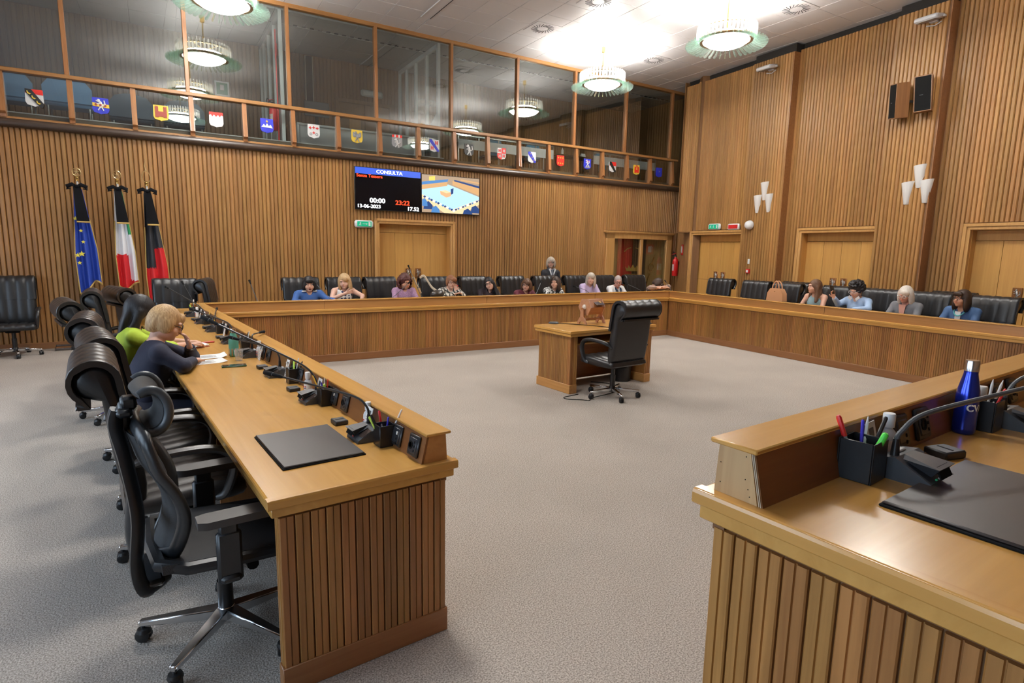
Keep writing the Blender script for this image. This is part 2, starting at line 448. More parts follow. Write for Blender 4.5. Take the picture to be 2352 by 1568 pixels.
for a, b in PIERS:
    MB().b2(a, b, -PIERD+.02, .03, .1, WZ1-.052).build('pier_core', WALLDARK, RW)
    MB().b2(b-.002, b+.012, -PIERD-.005, .03, .1, WZ1-.05).build('pier_return', BASEW, RW)
x = .13
while x < 14.3:
    inp = [p for p in PIERS if p[0]-.02 < x < p[1]+.03]
    z0 = .10
    for a, b in DOORS:
        if a-.09 < x < b+.09: z0 = 2.145
    if x < DOORS[0][0]-.10: z0 = 2.12
    if inp:
        if x < inp[0][1]-.02: slat(RW, x, .10, WZ1-.05, -PIERD+.022, PI)
    else: slat(RW, x, z0, WZ1, .026, PI)
    x += PITCH_S
bb = MB()
for a, b in [(DOORS[0][1]+.1, DOORS[1][0]-.1), (DOORS[1][1]+.1, DOORS[2][0]-.1), (DOORS[2][1]+.1, 14.3)]: bb.b2(a, b, -.004, .03, 0, .10, .004)
o = bb.build('baseboard_right', BASEW, None, RA, RW.rotation_euler); tag(o, 'low brown baseboard along the right wall', kind='structure')
for i, (a, b) in enumerate(DOORS):
    d = empty('door_%d' % (i+2), RW.matrix_basis @ Vector((a, 0, 0)), RW.rotation_euler.z)
    tag(d, ['double timber door beside the fire extinguisher', 'double timber door between the two slatted piers', 'double timber door at the right edge, cut by the frame'][i], kind='structure')
    double_door(d, b-a, 2.035)

# ---------------- angled corner between the two walls
c0 = Vector((10.03, 7.98, 0)); c1 = Vector((10.86, 9.20, 0)); cd = (c0-c1); cl = cd.length
CW = empty('wall_corner', c1, math.atan2(cd.y, cd.x)); tag(CW, 'narrow slatted corner wall behind the fire extinguisher', kind='structure')
MB().b2(-.3, cl+.1, .025, .2, 0, CZ).build('backing', WALLDARK, CW)
x = .03
while x < cl: slat(CW, x, .1, CZ-.1, .026, PI); x += PITCH_S
MB().b2(0, cl, -.004, .03, 0, .1, .004).build('skirting', BASEW, CW)

# ---------------- left and front walls (behind the camera), with window bays
m = MB(); X0 = -4.9
ys = [-6.2]+[q for w in WIN for q in w]+[9.4]
for i in range(0, len(ys), 2): m.b2(X0, X0+.15, ys[i], ys[i+1], 0, CZ)
for a, b in WIN: m.b2(X0, X0+.15, a, b, 0, .9); m.b2(X0, X0+.15, a, b, 3.0, CZ)
o = m.build('wall_left', wood('side_wall_wood', (.24, .12, .045), (.33, .17, .065), 'z', .45, .02)); tag(o, 'timber side wall with daylit windows', kind='structure')
for i, (a, b) in enumerate(WIN):
    f = MB()
    for q in (a+.03, (a+b)/2, b-.03): f.b2(X0+.02, X0+.09, q-.03, q+.03, .9, 3.0, .004)
    for q in (.93, 2.97): f.b2(X0+.02, X0+.09, a, b, q-.03, q+.03, .004)
    w = f.build('window_%d' % (i+1), WHITEM); tag(w, 'white framed window in the side wall', kind='structure')
    MB().b2(X0+.045, X0+.055, a+.05, b-.05, .95, 2.95).build('pane', GLASS, w)
o = MB().b2(-4.9, 12, -6.2, -6.05, 0, CZ).build('wall_front', MATS['side_wall_wood']); tag(o, 'timber wall behind the camera', kind='structure')

# ---------------- ceiling of square tiles
CE = empty('ceiling', (0, 0, CZ)); tag(CE, 'flat ceiling of pale square metal tiles', kind='structure')
MB().b2(-4.9, 12, -6.2, 9.25, .026, .15).build('ceiling_void', CEILGAP, CE)
ex = [1.095-.545*k for k in range(12, 0, -1)]+[1.095, 1.637, 2.168, 2.705, 3.242, 3.422, 3.945, 4.49, 5.04, 5.59, 6.135, 6.672, 6.995, 7.535, 8.076, 8.62, 9.17, 9.73, 10.28, 10.9]
ey = [3.74+.535*k for k in range(-18, 11)]
rest = MB(); _tm = {}
for i in range(len(ex)-1):
    for j in range(len(ey)-1):
        xa, xb, ya, yb = ex[i], ex[i+1], ey[j], ey[j+1]
        if yb > 9.0: yb = 9.25
        if xa > 10.3: xb = 10.8
        w, h = xb-xa-.004, yb-ya-.004
        if xa > .5 and ya > 2.1:
            k = (round(w, 3), round(h, 3))
            if k not in _tm: _tm[k] = MB().box((0, 0, 0), (w, h, .03), .004).mesh('ceiling_tile', CEILM, 30)
            inst('ceiling_tile', _tm[k], CE, ((xa+xb)/2, (ya+yb)/2, .015+RNG.uniform(-.0015, .0015)))
        else: rest.box(((xa+xb)/2, (ya+yb)/2, .015), (w, h, .03))
tag(rest.build('ceiling_tile_field', CEILM, CE, smooth=None), kind='stuff')

SLOTM = plain('diffuser_slot', (.03, .027, .03), .7)
def diffuser(x, y, label):
    r = empty('air_diffuser', (x, y, CZ)); tag(r, label, 'air vent', 'swirl air diffusers in the ceiling')
    MB().box((0, 0, -.004), (.52, .51, .01), .002).build('plate', CEILM, r)
    me = MB().box((0, 0, 0), (.125, .010, .006)).mesh('slot', SLOTM, None)
    for k in range(20):
        a = 2*PI*k/20
        inst('slot', me, r, (.155*math.cos(a), .155*math.sin(a), -.0095), (0, 0, a+.45))
diffuser(5.34, 7.53, 'swirl air diffuser in the ceiling left of the lamp by the gallery')
diffuser(8.28, 7.70, 'swirl air diffuser in the ceiling between the two right-hand lamps')
diffuser(8.34, 4.48, 'swirl air diffuser in the ceiling nearest the right wall')
diffuser(5.44, 6.05, 'swirl air diffuser cut by the top edge of the frame')
r = empty('linear_diffuser', (3.33, 7.35, CZ)); tag(r, 'long slot diffuser with bright edge in the ceiling', 'air vent')
MB().b2(-.08, .10, -.9, .9, -.006, .004).build('plate', CEILM, r)
MB().b2(-.085, -.072, -.9, .9, -.016, .0, .002).build('edge_strip', WHITEM, r); MB().b2(.092, .104, -.9, .9, -.012, .0, .002).build('slot', SLOTM, r)
# ================================================================== glazed gallery above the back wall
GA = empty('gallery_screen', BW.location+Vector((0, 0, 0)), BW.rotation_euler.z); GA.location.z = 3.19
tag(GA, 'timber framed glass screen of the gallery above the back wall', 'glass screen')
CORN = plain('dark_cornice', (.050, .032, .022), .3, spec=.5)
m = MB(); m.tube([(-2.4, -.03, .045), (13.36, -.03, .045)], .062, 14); m.b2(-2.4, 13.36, -.03, .05, .03, .10); m.build('cornice_pipe', CORN, GA)
m = MB(); m.b2(-2.4, 13.3, -.03, .09, .09, .135, .006); m.build('sill_rail', GALWX, GA)
m = MB(); m.b2(-2.4, 13.15, -.06, .06, .730, .788, .008); m.build('handrail', GALWX, GA)
m = MB(); m.b2(-2.4, 13.3, -.03, .06, 2.375, 2.445, .004); m.build('top_beam', GALWX, GA)
mul = MB().b2(-.03, .03, -.035, .065, .78, 2.40, .006).mesh('mullion', GALW)
mx_ = [.552+1.541*k for k in range(-2, 9)]
for q in mx_: inst('mullion', mul, GA, (q, 0, 0))
pm = MB(); pm.prism([(.05, .12), (.05, .74), (-.035, .74), (-.04, .62), (-.085, .20), (-.092, .19), (-.050, .160), (-.045, .12)], -.034, .034, 'x')
pm.prism([(-.038, .61), (-.083, .205), (-.089, .205), (-.044, .61)], -.020, .020, 'x')
pmm = pm.mesh('baluster', GALW, 30)
posts = [-.205+.776*k for k in range(-2, 18)]
for q in posts: inst('baluster', pmm, GA, (q, 0, 0))
for a, b in zip(posts[:-1], posts[1:]):
    MB().b2(a+.03, b-.03, .012, .020, .135, .735).build('lower_pane', GLASS, GA)
for a, b in zip(mx_, mx_[1:]+[13.3]):
    MB().b2(a+.03, min(b-.03, 13.3), .012, .020, .785, 2.375).build('upper_pane', GLASS, GA)

m = MB(); m.b2(-2.4, 13.2, .10, .16, .10, .205); m.build('upstand', plain('gallery_upstand', (.17, .125, .085), .7), GA)
m = MB(); m.b2(-2.4, 6.6, .09, .17, .205, .222, .003); m.build('pale_strip', plain('pale_strip', (.55, .55, .54), .4), GA)
# coats of arms on the lower panes
def pc(n, c): return plain('arms_'+n, c, .45)
AC = {'white': pc('white', (.72, .72, .70)), 'red': pc('red', (.75, .03, .02)), 'black': pc('black', (.015, .015, .015)), 'gold': pc('gold', (.80, .55, .06)), 'blue': pc('blue', (.03, .04, .50)), 'brown': pc('maroon', (.30, .05, .03)), 'grey': pc('grey', (.30, .30, .30)), 'green': pc('green', (.03, .25, .08))}
SHP = [(-.10, .11), (.10, .11), (.105, -.06), (.085, -.10), (.02, -.115), (0, -.125), (-.02, -.115), (-.085, -.10), (-.105, -.06)]
def beast(m, k, x, z, s, y=-.014):
    """small rampant animal built from rounded limbs"""
    def P(a, b): return (x+a*s, y, z+b*s)
    m.sphere(P(.0, .0), (.022*s, .006, .05*s), 8, k); m.sphere(P(-.022, .058), (.02*s, .006, .018*s), 8, k)
    for a, b in [((-.01, .03), (-.055, .05)), ((-.008, .01), (-.05, .0)), ((.0, -.03), (-.035, -.085)), ((.01, -.035), (.035, -.09)), ((.012, -.02), (.055, .0)), ((.055, .0), (.045, .06))]:
        m.tube([P(*a), P(*b)], [.011*s, .007*s], 6, m=k)
def castle(m, k, x, z, s, y=-.014):
    m.box((x, y, z), (.10*s, .006, .06*s), m=k)
    for q in (-.045, .045): m.box((x+q*s, y, z+.02*s), (.035*s, .007, .12*s), m=k)
    for q in (-.057, -.045, -.033, .033, .045, .057): m.box((x+q*s, y, z+.085*s), (.008*s, .007, .014*s), m=k)
def shield(i, s):
    desc, cols, fn = ARMS[i]
    mats = [AC[c] for c in cols]
    r = empty('coat_of_arms', GA.matrix_basis @ Vector((s, -.002, .425)), GA.rotation_euler.z)
    tag(r, desc, 'coat of arms', 'painted coats of arms along the gallery glass')
    MB().prism(SHP, -.008, .004, 'y').build('shield', mats[0], r, smooth=None)
    m = MB(); fn(m)
    if m.v: m.build('emblem', mats[1:] if len(mats) > 1 else mats, r)
Y_ = -.0115
def q4(m, k, pts): m.prism(pts, -.014, -.008, 'y', m=k)
def bend(m, k, w=.05): q4(m, k, [(-.10, .11), (-.10+w, .11), (.10, -.09), (.095, -.11), (.07, -.12), (-.10, .11-w)])
def a0(m):
    q4(m, 0, [(-.10, .055), (.103, .04), (.10, .11), (-.10, .11)]); m.prism([(-.10, .11), (-.03, .11), (.105, -.08), (.09, -.13), (.06, -.13), (-.10, .07)], -.02, -.008, 'y', m=1)
    for a, b in ((-.05, .06), (.0, .0), (.05, -.065)): m.prism([(a-.03+.0, b+.02), (a-.02, b+.025), (a-.012, b+.0), (a+.02, b-.012), (a+.0, b-.025), (a-.025, b-.01)], -.026, -.014, 'y', m=2)
def a1(m):
    beast(m, 0, 0, .015, 1.0); q4(m, 1, [(-.10, -.015), (.105, -.03), (.105, .02), (-.10, .035)])
    for q in (-.055, 0, .055): m.lathe([(0, .004), (.018, .004), (.018, 0), (0, 0)], 10, (q, -.016, .004-q*.07), Matrix.Rotation(PI/2, 3, 'X'), 2)
def a2(m): castle(m, 0, 0, -.02, 1.25)
def a3(m): q4(m, 0, [(-.10, .11), (.10, .11), (.103, .06), (.075, .075), (.055, .04), (.03, .075), (0, .04), (-.03, .075), (-.055, .04), (-.075, .075), (-.103, .06)])
def a4(m):
    q4(m, 0, [(-.09, -.03), (-.05, .02), (-.025, -.01), (0, .035), (.03, -.01), (.055, .02), (.09, -.04)])
    q4(m, 1, [(-.02, .07), (-.006, .075), (0, .095), (.006, .075), (.02, .07), (.008, .06), (.012, .045), (0, .053), (-.012, .045), (-.008, .06)])
def a5(m):
    for a, b, k in ((-.06, .05, 0), (.06, .05, 0), (0, .06, 0), (0, -.03, 0)):
        m.box((a, -.011, b), (.045, .006, .012), m=k); m.box((a, -.011, b), (.012, .006, .045), m=k)
    for a in (-.05, .05): m.lathe([(.012, .003), (.025, .003), (.025, 0), (.012, 0), (.012, .003)], 10, (a, -.010, -.055), Matrix.Rotation(PI/2, 3, 'X'), 1)
def a6(m):
    beast(m, 0, .0, .0, 1.1)
    for s in (-1, 1): m.prism([(s*.02, .04), (s*.075, .075), (s*.08, .0), (s*.05, -.03), (s*.02, -.01)], -.014, -.008, 'y', m=0)
def a7(m):
    q4(m, 0, [(-.10, .11), (.10, .11), (.102, .065), (-.102, .065)])
    for q in (-.04, .04): m.box((q, -.012, .088), (.03, .008, .05), m=2)
    beast(m, 1, 0, -.03, 1.05)
def a8(m):
    bend(m, 0, .045)
    for a, b in ((.045, .05), (-.05, -.05)): m.box((a-.02, -.012, b), (.014, .006, .07), m=1); m.box((a+.02, -.012, b), (.014, .006, .07), m=1); m.box((a, -.012, b), (.05, .006, .014), m=1)
def a9(m): beast(m, 0, 0, 0, 1.3)
def a10(m):
    q4(m, 0, [(0, 0), (.10, 0), (.10, .11), (0, .11)]); q4(m, 0, [(-.105, 0), (0, 0), (0, -.125), (-.085, -.10), (-.105, -.06)])
    for a, b, k in ((.05, .055, 1), (-.05, -.055, 1), (-.05, .055, 0), (.05, -.05, 0)): m.box((a, -.015, b), (.045, .006, .014), m=k); m.box((a-.018, -.015, b), (.012, .006, .06), m=k); m.box((a+.018, -.015, b), (.012, .006, .06), m=k)
def a11(m):
    bend(m, 0, .055)
    for a, b in ((-.05, .065), (.0, .0), (.05, -.06)): m.box((a, -.016, b), (.018, .005, .018), m=1)
def a12(m):
    for j, b in enumerate((.06, .0, -.06)):
        for a in (-.06, 0, .06): m.box((a, -.011, b), (.035, .005, .012), m=j % 2); m.box((a, -.011, b), (.01, .005, .035), m=j % 2)
def a13(m):
    q4(m, 1, [(-.07, -.09), (-.03, -.04), (0, -.06), (.05, -.03), (.085, -.09)]); beast(m, 0, .0, .02, .95)
    q4(m, 2, [(-.03, .06), (.04, .075), (.03, .05), (-.02, .04)])
def a14(m):
    q4(m, 1, [(-.10, .02), (.103, .02), (.10, .11), (-.10, .11)]); m.prism([(-.10, .11), (-.05, .11), (.10, -.10), (.07, -.13), (-.10, .05)], -.02, -.008, 'y', m=0)
def a15(m): castle(m, 0, 0, -.035, 1.1); beast(m, 0, .0, .07, .5)
def a16(m):
    m.box((0, -.012, 0), (.05, .006, .11), m=0); m.sphere((0, -.012, .02), (.016, .008, .02), 8, 1)
    for s in (-1, 1): m.box((s*.065, -.012, -.01), (.022, .006, .13), m=0)
ARMS = [('white and red shield crossed by a black band with gold crescents', ['white', 'red', 'black', 'gold'], a0),
 ('blue shield with pale lion and gold band of red discs', ['blue', 'white', 'gold', 'brown'], a1),
 ('gold shield with a maroon castle', ['gold', 'brown'], a2),
 ('white shield with a red toothed top', ['white', 'red'], a3),
 ('blue shield with white peaks under a gold star', ['blue', 'white', 'gold'], a4),
 ('white shield scattered with small red crosses', ['white', 'red', 'grey'], a5),
 ('gold shield with a dark winged eagle', ['gold', 'grey'], a6),
 ('grey shield with red top bars and a pale beast', ['grey', 'red', 'white', 'white'], a7),
 ('white shield with blue diagonal and red ladders', ['white', 'blue', 'red'], a8),
 ('black shield with a white rampant lion', ['black', 'white'], a9),
 ('white and red quartered shield with cross patterns', ['white', 'red', 'white'], a10),
 ('white shield with a blue diagonal band', ['white', 'blue', 'gold'], a11),
 ('red shield with rows of gold marks', ['red', 'gold', 'red'], a12),
 ('blue shield with a white and red figure', ['blue', 'white', 'grey', 'red'], a13),
 ('white and red shield with a plain black diagonal', ['white', 'black', 'red'], a14),
 ('gold shield with a red castle and beast above', ['gold', 'red'], a15),
 ('dark blue shield with a grey tower, last before the corner', ['blue', 'blue', 'grey'], a16)]
for i in range(17): shield(i, .153+.774*i)

# ---------------- gallery room behind the glass
GY0, GY1, GZ = 9.30, 11.5, 3.30
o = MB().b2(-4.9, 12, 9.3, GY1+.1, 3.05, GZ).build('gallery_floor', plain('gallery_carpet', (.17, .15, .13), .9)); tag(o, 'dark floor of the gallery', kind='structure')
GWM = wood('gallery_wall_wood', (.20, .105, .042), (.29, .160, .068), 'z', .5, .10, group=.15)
GW = empty('wall_gallery', (0, GY1, GZ)); tag(GW, 'slatted rear wall of the gallery seen through the glass', kind='structure')
MB().b2(-4.9, 12, .03, .2, 0, 2.4).build('backing', WALLDARK, GW)
x = -3.0
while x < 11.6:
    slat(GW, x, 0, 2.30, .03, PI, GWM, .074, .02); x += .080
o = MB().b2(11.1, 11.3, 8.9, GY1+.1, 3.05, CZ).build('wall_gallery_end', GWM); tag(o, 'timber end wall of the gallery', kind='structure')
o = MB().b2(-4.9, -4.75, 9.1, GY1, 3.05, CZ).build('wall_gallery_side', GWM); tag(o, 'timber end wall of the gallery at the left', kind='structure')
GC = empty('ceiling_gallery', (0, 0, 5.60)); tag(GC, 'grey tiled ceiling of the gallery', kind='structure')
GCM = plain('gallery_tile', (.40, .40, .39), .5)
MB().b2(-4.9, 12, 9.26, GY1+.1, .03, .1).build('ceiling_void', CEILGAP, GC)
t = MB()
for i in range(22):
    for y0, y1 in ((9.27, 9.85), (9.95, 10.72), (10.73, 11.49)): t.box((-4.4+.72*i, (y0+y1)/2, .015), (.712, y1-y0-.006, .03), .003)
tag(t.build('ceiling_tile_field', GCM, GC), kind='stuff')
me = MB().box((0, 0, 0), (.07, .05, .012)).mesh('vent_slot', SLOTM, None)
for i in range(88): inst('vent_slot', me, GC, (-2.0+.15*i, 9.90, .008))
MB().b2(-4.9, 12, 9.86, 9.94, .012, .03).build('slot_strip', GCM, GC)

FRW = plain('partition_frame', (.60, .62, .62), .4)
def partition(x, label):
    r = empty('gallery_partition', (x, 9.22, GZ)); tag(r, label, 'partition')
    m = MB(); L_ = GY1-9.26
    for q in (.03, .62, 1.22, 1.78, L_-.03): m.b2(-.03, .03, q-.035, q+.035, 0, 2.29, .004)
    m.b2(-.03, .03, 0, L_, 2.21, 2.29, .004); m.b2(-.03, .03, 0, L_, 0, .08, .004); m.build('frame', FRW, r)
    MB().prism([(.0, .05), (1.85, .05), (1.85, .62), (.75, .62), (.0, 1.05)], -.012, .012, 'x').build('lower_panel', FRW, r)
    qs = (.03, .62, 1.22, 1.78, L_-.03)
    for a, b in zip(qs[:-1], qs[1:]): MB().b2(-.004, .004, a+.035, b-.035, .08, 2.21).build('pane', GLASS, r)
partition(1.06, 'white framed glass partition in the gallery behind the red extinguisher')
partition(4.02, 'white framed glass partition in the gallery above the screens')

def extinguisher(root_loc, rz, label, s=1.0, hose=True):
    r = empty('fire_extinguisher', root_loc, rz); tag(r, label, 'extinguisher'); r.scale = (s, s, s)
    MB().lathe([(0, 0), (.062, 0), (.068, .012), (.068, .34), (.058, .385), (.03, .41), (.022, .44), (0, .44)], 18).build('cylinder', RED, r)
    m = MB(); m.cyl((0, 0, .43), (0, 0, .47), .02, n=10); m.box((0, -.03, .475), (.02, .09, .018), .004); m.box((0, -.035, .505), (.018, .10, .012), .003, Euler((.25, 0, 0)).to_matrix()); m.build('valve', BLKPL, r)
    MB().box((0, -.04, .512), (.02, .11, .012), .003, Euler((.32, 0, 0)).to_matrix()).build('lever', RED, r)
    if hose:
        p = spline([(-.02, 0, .46), (-.09, -.01, .52), (-.14, -.02, .56), (-.17, -.03, .50), (-.13, -.03, .43), (-.085, -.02, .40)], 6)
        MB().tube(p, .010, 8).build('hose', BLKPL, r)
    m = MB()
    a0_, a1_ = math.radians(-140), math.radians(-40)
    n = 10; vs = []; fs = []
    for k in range(n+1):
        a = a0_+(a1_-a0_)*k/n
        for z in (.12, .27): vs.append((.0688*math.cos(a), .0688*math.sin(a), z))
    for k in range(n): fs.append((2*k, 2*k+2, 2*k+3, 2*k+1))
    m.add(vs, fs)
    for z, w in ((.245, .05), (.225, .07), (.20, .03), (.175, .06), (.15, .065)): pass
    lb = m.build('label', plain('ext_label', (.70, .60, .58), .5), r)
    t = MB()
    for z, w in ((.25, .06), (.225, .08), (.195, .05), (.165, .08), (.14, .07)):
        t.box((0, -.0692, z), (w*.55, .0015, .010))
    t.build('print', RED, lb)
    MB().box((0, .075, .30), (.05, .02, .08), .004).build('bracket', BLKPL, r)
    return r
extinguisher((.93, 9.42, 3.62), -1.2, 'red extinguisher up in the gallery behind the glass')
r = MB().tube([(1.0, 9.36, 3.4), (1.0, 9.36, 5.3)], .012, 8).build('hose_pipe', RED); tag(r, 'thin red pipe rising beside the gallery extinguisher', 'pipe')
r = empty('extinguisher_sign', (1.02, 9.45, 4.98)); tag(r, 'small red sign on the gallery partition', 'sign')
MB().box((0, 0, 0), (.015, .16, .20), .002).build('plate', RED, r); MB().box((-.009, 0, -.01), (.004, .05, .11)).build('pictogram', WHITEPL, r)
# first-aid sign on the gallery rear wall
r = empty('safety_sign', (.32, GY1-.02, 4.62)); tag(r, 'green and white safety sign on the gallery rear wall', 'sign')
MB().box((0, 0, 0), (.26, .012, .38), .002).build('plate', WHITEPL, r); MB().box((0, -.008, .05), (.20, .006, .22)).build('green_field', plain('flat_green', (.02, .26, .14), .4), r)
MB().box((0, -.013, .07), (.07, .005, .10)).build('pictogram', WHITEPL, r)
t = MB(); [t.box((0, -.008, -.10-.022*k), (.17-.03*k, .004, .010)) for k in range(3)]; t.build('lettering', plain('grey_print', (.25, .25, .25), .6), r)
# rear door, emergency light, tall speaker, desks, monitor
d = empty('door_5', (2.62, GY1-.03, GZ)); tag(d, 'dark timber door at the back of the gallery', kind='structure')
m = MB(); m.b2(-.08, 0, -.05, .03, 0, 1.52, .005); m.b2(1.15, 1.23, -.05, .03, 0, 1.52, .005); m.b2(-.08, 1.23, -.05, .03, 1.44, 1.52, .005); m.build('door_frame', GWM, d)
MB().b2(.0, .57, -.02, .02, 0, 1.44, .003).build('door_panel', GWM, d); MB().b2(.58, 1.15, -.02, .02, 0, 1.44, .003).build('door_panel', GWM, d)
MB().b2(.22, .48, -.03, -.015, .3, 1.20, .003).build('pale_panel', TRIMW, d)
r = empty('emergency_light', (3.36, GY1-.06, 5.00)); tag(r, 'long white emergency light above the gallery door', 'light fitting')
MB().box((0, 0, 0), (.50, .07, .14), .03).build('housing', plain('frost_plastic', (.55, .60, .60), .35), r); MB().box((0, -.03, 0), (.42, .03, .09), .014).build('lens', WHITEPL, r)
r = empty('line_speaker', (2.0, GY1-.05, 5.12)); tag(r, 'tall slim black speaker on the gallery wall', 'speaker')
m = MB(); m.b2(-.085, -.065, -.05, .03, -.72, .44, .004); m.b2(.065, .085, -.05, .03, -.72, .44, .004); m.b2(-.085, .085, -.05, .03, -.74, -.72, .004); m.build('surround', plain('pale_metal', (.55, .50, .40), .4, .6), r)
MB().b2(-.065, .065, -.04, .03, -.72, .44).build('grille', BLKMAT, r)
r = empty('gallery_desk', (2.35, 9.55, GZ)); tag(r, 'grey and white operator desk in the gallery', 'desk')
MB().b2(-1.0, 1.5, 0, .5, .50, .54, .008).build('top', FRW, r); MB().b2(-.95, 1.45, .03, .06, .10, .50).build('front_panel', plain('pale_panel', (.52, .53, .54), .5), r)
MB().b2(-1.0, -.96, 0, .5, 0, .5).build('side', FRW, r); MB().b2(1.46, 1.5, 0, .5, 0, .5).build('side', FRW, r)
r = empty('monitor', (1.78, 9.85, GZ+.54)); tag(r, 'dark computer monitor on the gallery desk, seen from behind', 'monitor')
MB().box((0, 0, .33), (.46, .05, .27), .012).build('screen_back', plain('dark_grey_plastic', (.06, .065, .075), .5), r)
m = MB(); m.box((0, .02, .12), (.06, .03, .22), .008); m.box((0, .03, .01), (.24, .18, .02), .006); m.build('stand', BLKPL, r)
r = empty('desk_lamp', (2.22, 9.80, GZ+.54)); tag(r, 'small angled desk lamp beside the gallery monitor', 'lamp')
m = MB(); m.lathe([(0, 0), (.05, 0), (.05, .012), (0, .014)], 12); m.tube([(0, 0, .01), (-.04, 0, .15), (.04, 0, .26)], .006, 6); m.build('arm', GREYPL, r)
MB().box((.07, 0, .26), (.13, .05, .02), .006, Euler((0, -.2, 0)).to_matrix()).build('head', GREYPL, r)
# balcony railings and spectator desks on the right half
RAILM = plain('brushed_steel', (.45, .45, .44), .3, .9)
def spectator_bench(x0, x1, y, label):
    r = empty('spectator_bench', (x0, y, GZ)); tag(r, label, 'bench front'); w = x1-x0
    MB().b2(0, w, 0, .02, .42, .62, .004).build('white_panel', plain('bench_white', (.62, .63, .63), .45), r)
    MB().b2(0, w, -.01, .05, .68, .71, .006).build('grey_rail', RAILM, r)
    m = MB(); n = max(3, int(w/.45))
    for k in range(n+1): m.b2(w*k/n-.01, w*k/n+.01, .005, .025, 0, .69)
    m.build('upright', RAILM, r)
spectator_bench(4.65, 7.10, 9.62, 'long white spectator bench front behind the gallery glass')
spectator_bench(8.3, 10.35, 9.62, 'white spectator bench front nearest the gallery corner')
def stair_rail(x, y, z, L_, label):
    r = empty('stair_rail', (x, y, z)); tag(r, label, 'railing')
    m = MB(); m.tube(spline([(0, 0, .62), (L_*.35, 0, .66), (L_, 0, .55), (L_+.02, 0, .45)], 5), .014, 8); m.build('handrail', RAILM, r)
    for q in (.1, L_*.5, L_-.05): MB().cyl((q, 0, 0), (q, 0, .6), .011, n=8).build('post', RAILM, r)
stair_rail(5.9, 10.5, GZ, .75, 'short steel stair rail behind the blue gallery chairs')
stair_rail(6.9, 10.3, GZ, .75, 'steel rail beside the rightmost gallery chairs')
BLUEF = plain('blue_fabric', (.035, .20, .34), .8); BLUED = plain('blue_vinyl', (.14, .30, .52), .35)
def gchair(x, y, z, mat, label, w=.42):
    r = empty('gallery_chair', (x, y, z)); tag(r, label, 'chair', 'blue gallery chairs')
    m = MB(); pts = [(-w/2, .0), (-w/2, .22), (-w*.36, .33), (-.08, .37), (.08, .37), (w*.36, .33), (w/2, .22), (w/2, 0)]
    m.prism(pts, -.03, .03, 'y'); m.build('backrest', mat, r, (0, 0, .42), smooth=60)
    MB().box((0, .22, .40), (w, .42, .07), .03).build('seat', mat, r)
    for a in (-1, 1):
        for b in (.05, .40): MB().cyl((a*w*.42, b, 0), (a*w*.42, b, .38), .012, n=8).build('leg', RAILM, r)
gchair(5.75, 10.05, GZ, BLUEF, 'blue gallery chair left of the stair rail')
gchair(6.75, 10.0, GZ+.02, BLUEF, 'blue gallery chair right of the stair rail')
gchair(8.85, 10.1, GZ-.02, BLUEF, 'blue gallery chair nearest the corner bench')
gchair(-2.72, 9.60, GZ, BLUED, 'pale blue gallery armchair cut by the left edge', .56)
gchair(-2.02, 9.60, GZ, BLUED, 'pale blue gallery armchair behind the crescent shield', .62)
gchair(-1.20, 9.75, GZ-.10, plain('slate_vinyl', (.05, .075, .11), .4), 'dark slate gallery armchair behind the blue lion shield', .62)
gchair(-.45, 9.75, GZ-.10, plain('slate_vinyl', (.10, .15, .22), .4), 'slate gallery armchair left of the castle shield', .62)
r = empty('hand_gel', (7.55, 9.9, GZ+.60)); tag(r, 'small bottle standing on a gallery shelf', 'bottle')
MB().lathe([(0, 0), (.03, 0), (.03, .11), (.012, .13), (.012, .16), (0, .16)], 10).build('body', WHITEPL, r)
r = empty('gallery_shelf', (7.4, 9.82, GZ)); tag(r, 'dark shelf table in the gallery under small objects', 'table')
MB().b2(0, 1.25, 0, .35, .56, .60, .005).build('top', BLKPL, r)
for a in (.05, 1.2): MB().b2(a-.02, a+.02, .02, .33, 0, .56).build('leg', BLKPL, r)
r = empty('nameplate_holder', (8.25, 9.95, GZ+.60)); tag(r, 'small pale card holder on the gallery shelf', 'card holder')
MB().prism([(0, 0), (.10, 0), (.06, .10), (.04, .10)], -.06, .06, 'x').build('card', WHITEPL, r)
